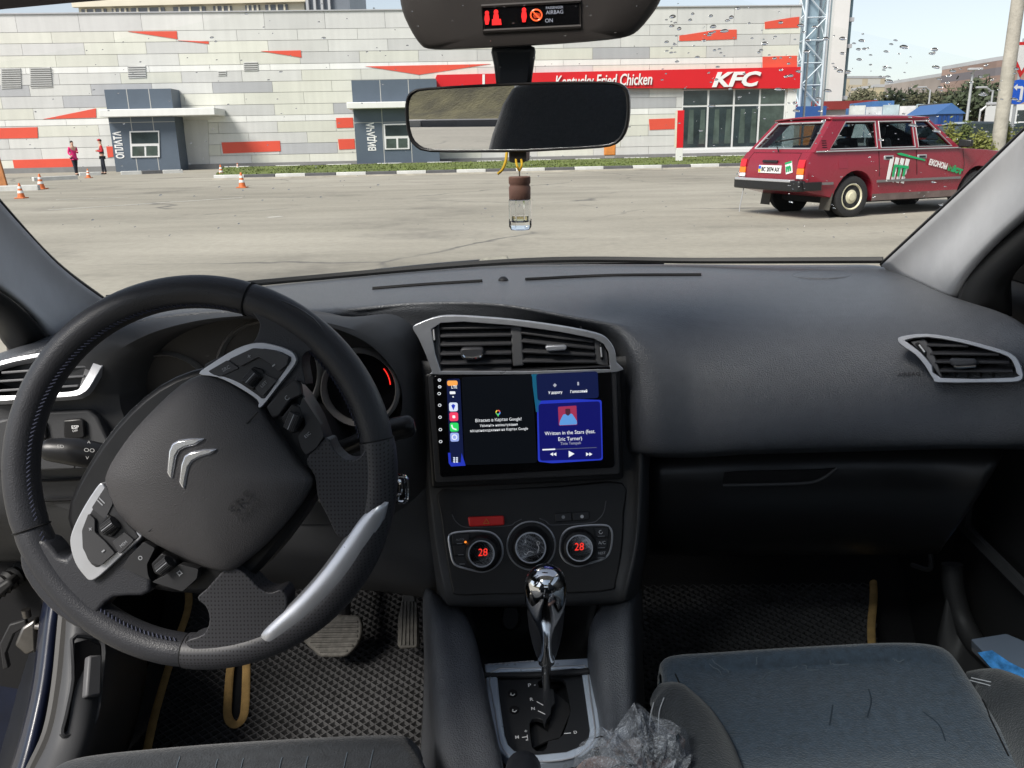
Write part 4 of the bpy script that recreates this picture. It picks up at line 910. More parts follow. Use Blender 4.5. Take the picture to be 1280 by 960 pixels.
holed('tailgate', [V((-.72, -1.5, .25)), V((.72, -1.5, .25)), V((.64, -1.5, 1.364)), V((-.64, -1.5, 1.364))], [[V((-.56, -1.5, .92)), V((.56, -1.5, .92)), V((.52, -1.5, 1.31)), V((-.52, -1.5, 1.31))]], (0, 1, 0), 0, .06, m_dark, car)
def sidewall(s, y0, y1, hole):
    q = lambda y, z: V((s*(.74-.10*max(0, (z-.9)/.46)), y, z))
    holed('rear_side_panel', [q(y0, .25), q(y1, .25), q(y1, .9), q(y1, 1.362), q(y0, 1.362), q(y0, .9)], [[q(a, b) for a, b in hole]], (-s, 0, .2), 0, .05, m_dark, car)
sidewall(1, -1.49, -.32, [(-1.25, .95), (-.40, .95), (-.40, 1.29), (-1.1, 1.29)])
sidewall(-1, -1.49, -.62, [(-1.25, .95), (-.70, .95), (-.70, 1.29), (-1.1, 1.29)])
prism('b_pillar', [V((.76, -.20, .25)), V((.76, -.32, .25)), V((.65, -.32, 1.364)), V((.65, -.24, 1.364))], (-1, 0, 0), 0, .06, m_head, car, bevel=.01)
prism('b_pillar', [V((-.76, -.44, .25)), V((-.76, -.56, .25)), V((-.65, -.56, 1.364)), V((-.65, -.48, 1.364))], (1, 0, 0), 0, .06, m_head, car, bevel=.01)
for s in (-1, 1): tube('roof_rail', [V((s*.61, .74, 1.35)), V((s*.65, -.2, 1.35)), V((s*.63, -1.48, 1.35))], .035, m_head, car)
slab('rear_bench', -.6, .6, -1.2, -.75, .236, .62, m_fabd, car); prism('rear_bench_back', [V((-.6, -1.15, .5)), V((-.6, -1.05, .55)), V((-.6, -1.22, 1.1)), V((-.6, -1.32, 1.1))], (1, 0, 0), 0, 1.2, m_fabd, car, bevel=.03)
# windscreen pillars
patch('a_pillar_trim', [[(1103, 331, 1.43), (1150, 288, 1.3), (1215, 228, 1.14), (1282, 164, 1.0), (1345, 104, .87)],
                        [(1120, 345, 1.40), (1172, 302, 1.25), (1232, 246, 1.10), (1296, 185, .965), (1362, 122, .84)],
                        [(1160, 362, 1.30), (1190, 330, 1.18), (1242, 282, 1.05), (1318, 216, .92), (1392, 150, .80)],
                        [(1193, 373, 1.22), (1206, 348, 1.15), (1242, 306, 1.06), (1305, 250, .95), (1410, 170, .80)],
                        [(1202, 378, 1.30), (1218, 345, 1.24), (1256, 305, 1.15), (1318, 252, 1.04), (1420, 175, .88)]], m_pillar, car, su=5, sv=4, thick=.004)
patch('a_pillar_trim', [[(136, 379, 1.27), (104, 357.5, 1.19), (70, 330, 1.12), (35, 294, 1.05), (0, 255, .98), (-60, 182, .86), (-120, 102, .74)],
                        [(125, 389, 1.25), (88, 372, 1.15), (50, 345, 1.07), (15, 310, 1.0), (-20, 271, .935), (-85, 196, .82), (-150, 115, .70)],
                        [(92, 411, 1.16), (62, 395, 1.07), (30, 370, 1.0), (-8, 337, .93), (-48, 300, .865), (-115, 225, .76), (-190, 140, .64)],
                        [(62, 428, 1.09), (50, 405, 1.04), (24, 378, .985), (-14, 350, .92), (-60, 312, .85), (-130, 238, .74), (-210, 150, .62)],
                        [(52, 432, 1.16), (40, 408, 1.11), (14, 382, 1.05), (-24, 353, .98), (-70, 315, .91), (-140, 240, .80), (-220, 152, .68)]], m_pillar, car, su=4, sv=4, thick=.004)
# black door-opening seals beside the pillars
patch('door_seal', [[(1200, 379, 1.20), (1213, 350, 1.15), (1247, 312, 1.07), (1300, 266, .98), (1360, 215, .9)], [(1222, 388, 1.14), (1236, 352, 1.09), (1266, 318, 1.02), (1310, 280, .95), (1375, 228, .86)], [(1262, 398, 1.10), (1264, 350, 1.07), (1280, 325, 1.02), (1330, 290, .95), (1390, 240, .86)]], m_rubber, car, thick=.012)
patch('door_seal', [[(60, 428, 1.08), (45, 404, 1.03), (18, 378, .97), (-30, 345, .9), (-80, 300, .82)], [(40, 436, 1.06), (24, 412, 1.01), (0, 388, .96), (-45, 356, .89), (-95, 310, .81)], [(26, 444, 1.10), (8, 425, 1.06), (-6, 402, 1.02), (-50, 372, .95), (-100, 325, .87)]], m_rubber, car, thick=.012)
patch('door_seal', [[(12, 442, 1.2), (8, 415, 1.18), (-4, 396, 1.15), (-30, 375, 1.1)], [(20, 446, 1.2), (17, 418, 1.18), (6, 396, 1.15), (-20, 374, 1.1)]], M('seal_grey', (.12, .11, .105), .6), car, thick=.01)
prism('sun_visor', Plane(P(60, 0, .72), (0, -1, -.2)).pts([(-110, -140), (-90, 23), (0, 12), (80, 4.5), (150, -1), (175, -8), (195, -140)]), (0, -1, -.2), -.02, 0, m_visor, car, bevel=.006)
# lower left corner: sill, body edge, hinge, bonnet release
patch('sill_trim', [[(84, 760, 1.03), (80, 800, 1.0), (76, 857, .95), (64, 915, .905), (42, 962, .865), (20, 1000, .83)],
                    [(98, 768, 1.01), (94, 805, .985), (90, 862, .935), (80, 920, .89), (60, 965, .85), (38, 1005, .815)],
                    [(128, 785, 1.04), (132, 812, 1.01), (126, 868, .96), (114, 922, .91), (95, 968, .865), (70, 1010, .83)],
                    [(160, 800, 1.12), (160, 830, 1.09), (150, 885, 1.04), (132, 935, .985), (110, 975, .93), (88, 1015, .89)],
                    [(182, 815, 1.25), (180, 850, 1.22), (168, 905, 1.16), (150, 955, 1.10), (130, 990, 1.05), (105, 1030, 1.0)]], m_face, car, su=5, sv=5)
sp_ = Plane.three(P(95, 805, .978), P(122, 850, .968), P(88, 905, .905))
prism('release_recess', sp_.pts([(94, 803), (110, 799), (127, 806), (125, 850), (119, 893), (112, 908), (92, 916), (80, 915), (84, 895), (92, 850)], .004), sp_.n, -.006, .0, m_void, car, bevel=.002)
rl_ = prism('bonnet_release', sp_.pts([(105, 822), (122, 821), (120, 872), (101, 874)], .008), sp_.n, 0, .012, M('lever_grey', (.10, .10, .105), .5), car, bevel=.003)
tube('release_rim', sp_.pts(sp2([(90, 800), (110, 796), (129, 804), (127, 850), (121, 896), (110, 912), (90, 919), (77, 917), (82, 893), (90, 850)], 3), .004), .0035, m_face, car, res=6, closed=True)
patch('body_edge', [[(62, 730, 1.09), (52, 775, 1.05), (44, 845, .985), (33, 900, .94), (16, 958, .895), (-4, 1010, .855)], [(70, 735, 1.07), (63, 780, 1.03), (55, 850, .968), (44, 905, .923), (28, 960, .88), (8, 1012, .84)], [(84, 740, 1.08), (77, 783, 1.04), (70, 855, .978), (58, 915, .93), (40, 962, .885), (18, 1012, .845)]], m_paint, car, su=4, sv=4)
tube('door_weatherstrip', spline([P(83, 740, 1.045), P(79, 785, 1.01), P(72, 857, .95), P(61, 915, .905), P(40, 962, .865), P(18, 1008, .83)], 4), .0085, M('strip_grey', (.06, .058, .055), .5), car)
patch('door_jamb', [[(-60, 560, 1.30), (-60, 700, 1.28), (-60, 850, 1.25), (-60, 1000, 1.1)], [(10, 560, 1.27), (5, 700, 1.25), (0, 850, 1.2), (-10, 1000, 1.05)], [(80, 560, 1.22), (74, 720, 1.15), (52, 850, 1.06), (14, 1000, .93)]], M('jamb_dark', (.005, .006, .009), .5, var=(14, .4)), car)
prism('lower_jamb', Plane(P(20, 900, 1.12), (.2, -.9, .3)).pts([(-40, 830), (25, 820), (42, 850), (30, 905), (5, 970), (-40, 990)]), (.2, -.9, .3), 0, .02, m_paint, car, bevel=.006)
de_ = Plane(P(0, 780, 1.13), (.15, -1, .1))
prism('door_edge', de_.pts([(-120, 560), (40, 600), (66, 690), (56, 760), (50, 800), (44, 850), (30, 905), (8, 965), (-20, 1010), (-120, 1010)]), de_.n, -.03, 0, m_void, car, bevel=.006)
hg = Plane(P(35, 800, 1.06), (.2, -.95, .15))
h_ = prism('door_hinge', hg.pts([(33, 778), (50, 768), (52, 808), (38, 812), (24, 800)]), hg.n, 0, .02, m_steel, car, bevel=.004)
prism('hinge_arm', hg.pts([(4, 800), (16, 776), (36, 770), (38, 778), (22, 788), (12, 812), (16, 830), (8, 832)]), hg.n, .004, .014, m_dark, h_, bevel=.002)
lathe('hinge_pin', hg.pt(41, 783, .012), (.9, -.2, .1), [(.005, -.012), (.005, .014), (.007, .015), (.007, .02)], m_steel, h_, n=12)
lathe('hinge_pin', hg.pt(34, 771, .01), (0, 0, 1), [(.006, 0), (.006, .012)], m_steel, h_, n=12)
prism('door_check', hg.pts([(-10, 735), (20, 715), (28, 722), (-6, 752)]), hg.n, 0, .03, m_rubber, car, bevel=.004)
tube('cable_boot', spline([P(-12, 742, 1.1), P(8, 728, 1.12), P(30, 712, 1.15)], 6), [.014+.003*(i % 2) for i in range(13)], m_rubber, car, res=10)
# ---------------------------------------------------------------- windscreen
WL = [P(135, 379, 1.285), P(70, 330, 1.135), P(0, 255, .995), P(-60, 182, .87), P(-120, 102, .75)]
WR = [P(1103, 330.5, 1.44), P(1150, 287.5, 1.31), P(1215, 227.5, 1.15), P(1282, 163.5, 1.01), P(1345, 103.5, .88)]
WC = [V((.0, 1.64, P(640, 331, 1.64).z)), V((0, 1.43, 1.04)), V((0, 1.21, 1.14)), V((0, .98, 1.24)), V((0, .76, 1.335))]
wnet = []
for l, c_, r in zip(WL, WC, WR): wnet.append([l, l.lerp(c_, .5)+V((0, .075, .01)), c_, c_.lerp(r, .5)+V((0, .065, .01)), r])
wnet[0][1] = P(355, 355.5, 1.555); wnet[0][3] = P(880, 330.8, 1.60)
ws = patch('windscreen', wnet, m_glass, None, su=8, sv=8, thick=0)
tag(ws, 'curved clear windscreen speckled with raindrops above the dashboard', 'windscreen')
wrows = [spline(r, 8) for r in wnet]; wcols = [spline([r[j] for r in wrows], 8) for j in range(len(wrows[0]))]   # wcols[j][i]
tube('base_seal', [r+V((0, 0, .0075)) for r in spline(wnet[0], 8)], .0062, m_rubber, ws, res=6)
tube('side_seal', spline(WL, 8), .0045, m_rubber, ws, res=6); tube('side_seal', spline(WR, 8), .005, m_rubber, ws, res=6)
def on_glass(x, y):
    best = None; d = ray(x, y)
    for j in range(len(wcols)-1):
        for i in range(len(wcols[0])-1):
            a, b, c_, e = wcols[j][i], wcols[j+1][i], wcols[j+1][i+1], wcols[j][i+1]
            for t3 in ((a, b, c_), (a, c_, e)):
                n = (t3[1]-t3[0]).cross(t3[2]-t3[0])
                if abs(n.dot(d)) < 1e-9: continue
                k = n.dot(t3[0]-CAM)/n.dot(d); p = CAM+d*k
                ok = all((t3[(q+1) % 3]-t3[q]).cross(p-t3[q]).dot(n) >= -1e-9 for q in range(3))
                if ok and k > 0: n.normalize(); return p, (n if n.z > 0 else -n)
    return None
m_drop = M('water_drop', (1, 1, 1), .0, trans=1.0, ior=1.33)
rr = random.Random(12); parts = []
spots = []
for _ in range(230): spots.append((rr.uniform(830, 1275), abs(rr.gauss(0, 95))+rr.uniform(0, 20), rr.choice([1, 1, 1.3, 1.7, 2.3])))
for _ in range(330): spots.append((rr.uniform(20, 1270), rr.uniform(5, 300), rr.choice([.5, .6, .8, 1.0])))
for _ in range(80): spots.append((rr.uniform(900, 1260), rr.uniform(100, 300), rr.choice([.5, .7, .9])))
for x, y, s_ in spots:
    q = on_glass(x, y)
    if not q: continue
    p, n = q; p = p+n*.0005; u = V((1, 0, 0)); u = (u-n*u.dot(n)).normalized(); v = n.cross(u); r0 = .00115*s_*rr.uniform(.8, 1.25); el = rr.uniform(.8, 1.7)
    if v.z < 0: v = -v
    lp = []
    for f_, hgt in ((1.0, 0), (.93, .3), (.7, .62), (.36, .82)):
        lp.append([p+u*(math.cos(a)*r0*f_*el)+v*(math.sin(a)*r0*f_)+n*(hgt*r0*.75) for a in [k*math.pi/5 for k in range(10)]])
    a_, b_ = loft(lp, True, True, True); parts.append((a_, b_))
tag(mk('raindrops', *join(parts), m_drop, ang=180), 'small raindrops scattered over the outside of the windscreen', 'raindrops', kind='stuff')
# wiper resting at the base of the glass, outside
wt = empty('windscreen_wiper', P(600, 330, 1.74), 'black wiper with a pale worn joint at the base of the windscreen', 'wiper')
tube('blade', spline([P(372, 357.5, 1.585), P(470, 343, 1.66), P(560, 335, 1.70), P(700, 329.5, 1.71), P(830, 327.5, 1.70)], 6), .0055, m_rubber, wt, res=6)
tube('arm', spline([P(470, 340.5, 1.70), P(540, 333.5, 1.72), P(600, 328.5, 1.73)], 5), .008, m_black, wt, res=6)
wp_ = Plane(P(617, 327, 1.72), (0, -.8, .6))
prism('joint_cover', wp_.pts([(595, 331), (605, 325), (634, 322), (638, 330), (630, 333)]), wp_.n, 0, .012, M('wiper_grey', (.25, .24, .2), .6, var=(60, .4)), wt, bevel=.003)
# ================================================================ dashboard
dash = empty('dashboard', P(655, 530, 1.2), 'black moulded dashboard with chrome rimmed air vents', 'dashboard')
tk = lambda x: [(x, 430, 1.17), (x, 470, 1.20), (x, 480, 1.23), (x, 490, 1.28)]
cols = [
 [(-14, 447, 1.06), (-16, 449, 1.03), (-18, 451, 1.005), (-20, 456, .985), (-22, 466, .975)]+[(-22, 480, 1.03), (-22, 500, 1.06), (-22, 510, 1.08), (-22, 520, 1.1)],
 [(92, 410, 1.16), (82, 414, 1.10), (70, 420, 1.05), (60, 428, 1.01), (54, 440, .985)]+[(54, 470, 1.04), (54, 490, 1.07), (54, 500, 1.09), (54, 510, 1.12)],
 [(134, 379, 1.285), (129, 387, 1.21), (122, 396, 1.13), (116, 405, 1.06), (112, 417, 1.01)]+[(112, 440, 1.06), (112, 460, 1.1), (112, 470, 1.13), (112, 480, 1.16)],
 [(240, 366, 1.45), (238, 372, 1.34), (235, 378, 1.22), (232, 384, 1.12), (230, 394, 1.03)]+[(230, 402, 1.08), (230, 410, 1.12), (230, 415, 1.15), (230, 420, 1.18)],
 [(330, 357, 1.54), (330, 364, 1.41), (330, 371, 1.27), (330, 379, 1.14), (330, 390, 1.03)]+[(330, 398, 1.08), (330, 405, 1.12), (330, 410, 1.15), (330, 415, 1.18)],
 [(430, 347, 1.59), (430, 357, 1.44), (430, 371, 1.27), (431, 384, 1.155), (433, 391, 1.14)]+[(436, 406, 1.15), (436, 425, 1.15), (436, 440, 1.18), (436, 450, 1.22)],
 [(520, 339, 1.61), (520, 349, 1.47), (520, 364, 1.28), (520, 377, 1.165), (524, 383, 1.15)]+[(526, 400, 1.155), (526, 440, 1.17), (526, 455, 1.2), (526, 465, 1.24)],
 [(620, 332, 1.635), (620, 342, 1.48), (620, 363, 1.27), (620, 379, 1.15), (622, 386, 1.14)]+tk(624),
 [(720, 330, 1.63), (720, 341, 1.48), (720, 370, 1.25), (720, 394, 1.125), (722, 402, 1.115)]+tk(724),
 [(760, 330, 1.62), (761, 341, 1.47), (763, 368, 1.25), (766, 400, 1.125), (770, 412, 1.10), (772, 450, 1.12), (772, 540, 1.12), (772, 555, 1.14), (772, 565, 1.2)],
 [(790, 330, 1.615), (791, 342, 1.46), (793, 361, 1.30), (796, 392, 1.16), (799, 425, 1.085), (803, 475, 1.055), (806, 553, 1.03), (808, 566, 1.05), (808, 570, 1.14)],
 [(860, 330, 1.60), (861, 344, 1.45), (863, 365, 1.29), (866, 400, 1.152), (868, 446, 1.083), (870, 502, 1.045), (871, 556, 1.022), (872, 567, 1.04), (872, 571, 1.13)],
 [(950, 331, 1.57), (950, 346, 1.42), (950, 370, 1.27), (948, 408, 1.14), (946, 458, 1.07), (944, 510, 1.03), (943, 553, 1.01), (944, 563, 1.03), (944, 567, 1.12)],
 [(1035, 331, 1.51), (1040, 346, 1.38), (1047, 370, 1.25), (1052, 405, 1.13), (1056, 455, 1.06), (1058, 505, 1.02), (1060, 549, 1.0), (1060, 560, 1.02), (1060, 564, 1.1)],
 [(1103, 333, 1.43), (1122, 350, 1.32), (1142, 374, 1.19), (1152, 408, 1.09), (1158, 455, 1.03), (1160, 505, .995), (1162, 547, .975), (1162, 557, .99), (1162, 561, 1.08)],
 [(1158, 358, 1.29), (1186, 372, 1.19), (1213, 388, 1.10), (1232, 414, 1.03), (1242, 457, .985), (1246, 505, .96), (1248, 546, .945), (1248, 556, .96), (1248, 560, 1.05)],
 [(1196, 376, 1.20), (1232, 386, 1.10), (1266, 399, 1.03), (1292, 420, .97), (1306, 457, .935), (1312, 505, .91), (1314, 545, .90), (1314, 555, .92), (1314, 560, 1.0)]]
cols = [[(c_[0][0], c_[0][1]+1.6, c_[0][2]+.03)]+c_[1:] for c_ in cols]
net = [[c_[r] for c_ in cols] for r in range(9)]
patch('upper_pad', net, m_dash, dash, su=6, sv=5, thick=.004)
# fine details on the pad
def on_pad(x, y, Y, h=.0): return P(x, y, Y-h)
def padline(name, L, r, mt, lift=.002): return tube(name, [hit('upper_pad', v.x, v.y, .0035)[0] for v in spline([V((x, y, 0)) for x, y, Y in L], 6)], r, mt, dash, res=6)
padline('demister_slot', [(466, 363.5, 1.36), (530, 358.5, 1.40), (603, 354, 1.40)], .0032, m_void, .012)
padline('demister_slot', [(657, 352, 1.40), (760, 347, 1.44), (876, 346, 1.45)], .0032, m_void, .012)
lathe('light_sensor', hit('upper_pad', 629, 352.3, .003)[0], (0, -.15, 1), [(.009, -.003), (.008, .002), (.004, .0055), (.001, .006)], m_black, dash, n=16)
lathe('speaker_grille', hit('upper_pad', 1027, 344.5, .001)[0], hit('upper_pad', 1027, 344.5)[1], [(.048, -.004), (.048, .0010), (.046, .002), (.044, .0010), (.040, .0012)], m_dash, dash, n=28)
text('airbag_lettering', 'AIRBAG', hit('upper_pad', 1122, 472)[0], hit('upper_pad', 1150, 471)[0], hit('upper_pad', 1136, 471)[1], m_dark, dash, h=.0035)
# driver's face with the instrument binnacle
inner = [(150, 505), (152, 475), (170, 445), (205, 421), (255, 405), (310, 398), (365, 400), (420, 411), (465, 433), (495, 468), (503, 500), (497, 530), (480, 552), (440, 562), (400, 560), (330, 562), (260, 562), (190, 552), (162, 532)]
outer = [(-20, 520, .985), (-10, 478, .985), (58, 440, .985), (140, 410, 1.0), (230, 394, 1.03), (310, 390, 1.03), (380, 391, 1.05), (440, 396, 1.07), (495, 394, 1.10), (528, 425, 1.12), (536, 480, 1.12), (540, 540, 1.11), (542, 600, 1.10), (490, 650, 1.08), (400, 655, 1.05), (330, 655, 1.04), (260, 655, 1.03), (110, 645, 1.0), (-10, 585, .985)]
Yin = [.99, .99, .99, .99, .985, .985, .99, 1.0, 1.02, 1.035, 1.04, 1.04, 1.04, 1.03, 1.02, 1.01, 1.0, 1.0, .99]
LI = spline([P(x, y, Y) for (x, y), Y in zip(inner, Yin)], 4, True)
LO = spline([P(*p) for p in outer], 4, True)
LM = [(a*.8+b*.2)+V((0, -.012, .004)) for a, b in zip(LI, LO)]
LM2 = [(a*.4+b*.6)+V((0, -.006, .004)) for a, b in zip(LI, LO)]
ctr = sum(LI, V())/len(LI)
LB = [ctr+(p-ctr)*.95+V((0, .06, -.003)) for p in LI]
vs, fs = loft([LB, LI, LM, LM2, LO], True); mk('binnacle_surround', vs, fs, m_face, dash, ang=60)
cl = empty('instrument_cluster', ctr, parent=dash)
cb_ = [ctr+(p-ctr)*1.0+V((0, .058, -.003)) for p in LI]
mk('cluster_back', cb_+[p+V((0, .02, 0)) for p in cb_], [tuple(range(len(cb_)))]+[(i, (i+1) % len(cb_), len(cb_)+(i+1) % len(cb_), len(cb_)+i) for i in range(len(cb_))], M('cluster_brown', (.06, .056, .053), .5), cl)
cP = Plane(ctr+V((0, .046, 0)), (0, -1, .12))
def dial(x, y, rp, name):
    c_ = cP.pt(x, y); r_ = (cP.pt(x+rp, y)-c_).length; ax = cP.n
    lathe(name, c_, ax, [(r_*1.08, -.006), (r_*1.08, .012), (r_*1.0, .02), (r_*.96, .014), (r_*.94, -.004)], M('dial_ring', (.24, .23, .22), .35), cl, n=40)
    lathe('dial_face', c_, ax, [(r_*.93, -.003), (r_*.93, .0)], m_piano, cl, n=40)
    lathe('dial_hub', c_, ax, [(r_*.25, 0), (r_*.24, .008), (r_*.15, .01)], m_black, cl, n=24)
dial(214, 497, 56, 'dial_ring'); dial(452, 484, 46, 'dial_ring'); dial(340, 462, 62, 'dial_ring')
prism('display_frame', cP.pts([(226, 440), (276, 417), (290, 419), (262, 452)], .006), cP.n, 0, .004, m_void, cl, bevel=.001)
prism('display_glass', cP.pts([(236, 437), (276, 420), (284, 421), (260, 446)], .0105), cP.n, 0, .001, M('lcd_grey', (.10, .095, .09), .3), cl)
m_redl = EM('red_light', (1.0, .03, .02), 1.2)
prism('warning_mark', cP.pts([(434, 489), (443, 489), (441, 481)], .004), cP.n, 0, .001, m_redl, cl)
tube('red_scale', [cP.pt(452+36*math.cos(R(a)), 484-36*math.sin(R(a)), .003) for a in range(5, 45, 5)], .0007, m_redl, cl, res=4)
for a in range(0, 360, 24): tube('scale_tick', [cP.pt(214+44*math.cos(R(a)), 497-44*math.sin(R(a)), .003), cP.pt(214+49*math.cos(R(a)), 497-49*math.sin(R(a)), .003)], .0007, m_grey, cl, res=4)
# lower driver's side
patch('lower_panel', [[(-30, 560, .99), (60, 590, 1.0), (200, 610, 1.01), (330, 640, 1.04), (450, 640, 1.07), (545, 600, 1.10)],
                      [(-30, 625, .985), (60, 626, 1.0), (200, 640, 1.01), (330, 660, 1.04), (450, 670, 1.07), (550, 660, 1.09)],
                      [(-30, 660, 1.0), (60, 660, 1.02), (200, 672, 1.03), (330, 690, 1.05), (450, 700, 1.08), (555, 700, 1.08)],
                      [(-30, 690, 1.06), (60, 690, 1.06), (200, 700, 1.08), (330, 720, 1.10), (450, 726, 1.12), (556, 735, 1.10)],
                      [(-30, 700, 1.16), (60, 702, 1.16), (200, 712, 1.18), (330, 732, 1.20), (450, 735, 1.22), (556, 748, 1.18)]], m_face, dash, su=5, sv=4)
for L_ in ([(20, 625.5, .985), (70, 625, .99), (135, 622, .993)], [(20, 600, .98), (70, 600, .985), (140, 596, .99)]):
    tube('panel_groove', spline([P(*q) for q in L_], 4), .0022, m_void, dash, res=5)
swp = Plane(P(80, 535, .965), (.12, -.98, .12))
prism('switch_plate', swp.pts([(-20, 530), (20, 520), (62, 514), (112, 512), (122, 520), (142, 560), (140, 585), (-20, 590)]), swp.n, -.012, .004, m_face, dash, bevel=.003)
sb_ = prism('esp_button', swp.pts([(81, 524), (103, 522), (107, 525), (109, 544), (106, 547), (85, 548), (82, 545)], .004), swp.n, 0, .006, m_black, dash, bevel=.0025)
text('button_lettering', 'ESP', swp.pt(90, 536, .0105), swp.pt(99, 535.5, .0105), swp.n, m_white, sb_, bold=.02); text('button_lettering', 'OFF', swp.pt(91, 539.8, .0105), swp.pt(97.5, 539.3, .0105), swp.n, m_white, sb_)
prism('blank_switch', swp.pts([(34, 528), (58, 525), (62, 548), (38, 550)], .004), swp.n, 0, .005, m_black, dash, bevel=.0025)
# ---------------------------------------------------------------- air vents
def vent(name, pl, outer, inset, slats, knob, wheelp, depth=.03, mid=None, frame=m_silver):
    v = empty(name, pl.pt(*outer[0]), parent=dash)
    O = sp2(outer, 4) if len(outer) > 8 else outer
    cx = sum(p[0] for p in O)/len(O); cy_ = sum(p[1] for p in O)/len(O)
    I = [(cx+(x-cx)*inset[0], cy_+(y-cy_)*inset[1]) for x, y in O]
    holed('frame', pl.pts(O, 0), [pl.pts(I, 0)], pl.n, -.006, .007, frame, v, bevel=.0022)
    prism('vent_box', pl.pts([(cx+(x-cx)*1.0, cy_+(y-cy_)*1.0) for x, y in O], -depth), pl.n, -.01, 0, m_void, v)
    W = [pl.pt(x, y, -depth) for x, y in I]+[pl.pt(x, y, 0) for x, y in I]; n_ = len(I)
    mk('vent_wall', W, [(i, (i+1) % n_, n_+(i+1) % n_, n_+i) for i in range(n_)], m_void, v)
    for (x0, y0, x1, y1) in slats:
        a, b = pl.pt(x0, y0, -.006), pl.pt(x1, y1, -.006); u = (b-a).normalized(); w_ = (pl.n*.85+pl.n.cross(u)*(-.5 if pl.n.cross(u).z > 0 else .5)).normalized(); q = u.cross(w_).normalized()
        vs = [p+w_*i*.009+q*j*.0016 for p in (a, b) for i, j in ((-1, -1), (1, -.7), (1, .7), (-1, 1))]
        mk('slat', vs, [(0, 1, 2, 3), (4, 5, 6, 7), (0, 1, 5, 4), (1, 2, 6, 5), (2, 3, 7, 6), (3, 0, 4, 7)], m_slat, v, bevel=.0006, ang=30)
    for L_ in knob:
        prism('knob', pl.pts(L_, .004), pl.n, -.006, .007, m_slat, v, bevel=.003)
        (ax, ay), (bx_, by) = L_[3], L_[2]
        tube('knob_edge', [pl.pt(ax+2, ay-1.2, .0115), pl.pt(bx_-2, by-1.2, .0115)], .0018, m_chrome, v, res=6)
    for L_ in wheelp:
        prism('thumbwheel_plate', pl.pts(L_[0], -.001), pl.n, -.004, .001, m_face, v, bevel=.001)
        prism('thumbwheel', pl.pts(L_[1], 0), pl.n, -.001, .006, m_black, v, bevel=.002)
        a, b = L_[2]; tube('thumbwheel_mark', [pl.pt(*a, .0065), pl.pt(*b, .0065)], .0014, m_white, v, res=5)
    if mid: prism('divider', pl.pts(mid, -.004), pl.n, -.004, .004, m_slatd, v, bevel=.002)
    return v
m_slat = M('slat_plastic', (.07, .07, .075), .4); m_slatd = M('divider_grey', (.13, .13, .135), .45)
vP = Plane.three(P(535, 430, 1.066), P(765, 425, 1.062), P(650, 460, 1.060))
out_c = [(517, 409), (524, 403.5), (549, 395), (580, 394.5), (640, 399), (700, 407), (745, 416), (760, 424), (768, 437), (770, 452), (770, 464), (650, 467), (546, 467), (541, 463), (533, 442), (524, 422)]
cv = empty('centre_vent', vP.pt(650, 430), parent=dash)
I_ = [(540, 411), (552, 403), (580, 401.5), (640, 406), (700, 414), (742, 422.5), (754, 429), (760.5, 440), (762, 460), (650, 463), (552, 463), (545, 442)]
holed('chrome_frame', vP.pts(sp2(out_c, 3)), [vP.pts(I_)], vP.n, -.008, .008, m_silver, cv, bevel=.003)
prism('vent_box', vP.pts(out_c, -.04), vP.n, -.01, 0, m_void, cv)
n_ = len(I_); W = vP.pts(I_, -.04)+vP.pts(I_, 0); mk('vent_wall', W, [(i, (i+1) % n_, n_+(i+1) % n_, n_+i) for i in range(n_)], m_void, cv)
def slat(pl, v, x0, y0, x1, y1, mt=None):
    a, b = pl.pt(x0, y0, -.004), pl.pt(x1, y1, -.004); u = (b-a).normalized(); s_ = pl.n.cross(u); s_ = s_ if s_.z > 0 else -s_
    w_ = (pl.n*.9-s_*.35).normalized(); q = u.cross(w_).normalized()
    vs = [p+w_*i*.009+q*j*.0017 for p in (a, b) for i, j in ((-1.6, -1), (.8, -.8), (.8, .8), (-1.6, 1))]
    mk('slat', vs, [(0, 1, 2, 3), (4, 5, 6, 7), (0, 1, 5, 4), (1, 2, 6, 5), (2, 3, 7, 6), (3, 0, 4, 7)], mt or m_slat, v, bevel=.0006, ang=30)
for y0, y1 in ((408, 406.5), (418, 416.5), (429, 427.5), (440.5, 439), (452, 450.5), (461, 460)): slat(vP, cv, 551, y0, 639.5, y1)
for x0, y0, x1, y1 in ((652, 413.5, 742, 424.5), (652, 424, 743, 433), (653, 437, 744, 434+.5+7), (653, 449, 745, 450)): slat(vP, cv, x0, y0, x1, y1)
for x in (562, 575, 590, 605, 620): tube('vane', [vP.pt(x, 402, -.02), vP.pt(x+2, 464, -.02)], .0015, m_dark, cv, res=4)
for x in (662, 678, 694, 710, 726): tube('vane', [vP.pt(x, 408, -.02), vP.pt(x+2, 462, -.02)], .0015, m_dark, cv, res=4)
prism('divider', vP.pts([(638, 407), (651.5, 408), (655, 457), (641, 458)]), vP.n, -.02, .001, m_slatd, cv, bevel=.002)
prism('side_plate', vP.pts([(541, 413), (549, 405), (551, 462), (549, 464)]), vP.n, -.02, .0, m_slatd, cv, bevel=.001)
prism('side_plate', vP.pts([(743, 424), (754, 431), (759, 442), (760.5, 458), (745, 455)]), vP.n, -.02, .0, m_slatd, cv, bevel=.001)
for L_, mk_ in (([(539.5, 410), (543.5, 409), (545.5, 427), (541.5, 428.5)], ((541.8, 411.5), (543.2, 425))), ([(748.5, 429.5), (752.5, 430), (754.5, 449), (750.5, 449.5)], ((750.8, 434), (752, 446)))):
    prism('thumbwheel', vP.pts(L_), vP.n, -.004, .005, m_black, cv, bevel=.0015); tube('thumbwheel_mark', [vP.pt(*mk_[0], .006), vP.pt(*mk_[1], .006)], .0011, m_white, cv, res=5)
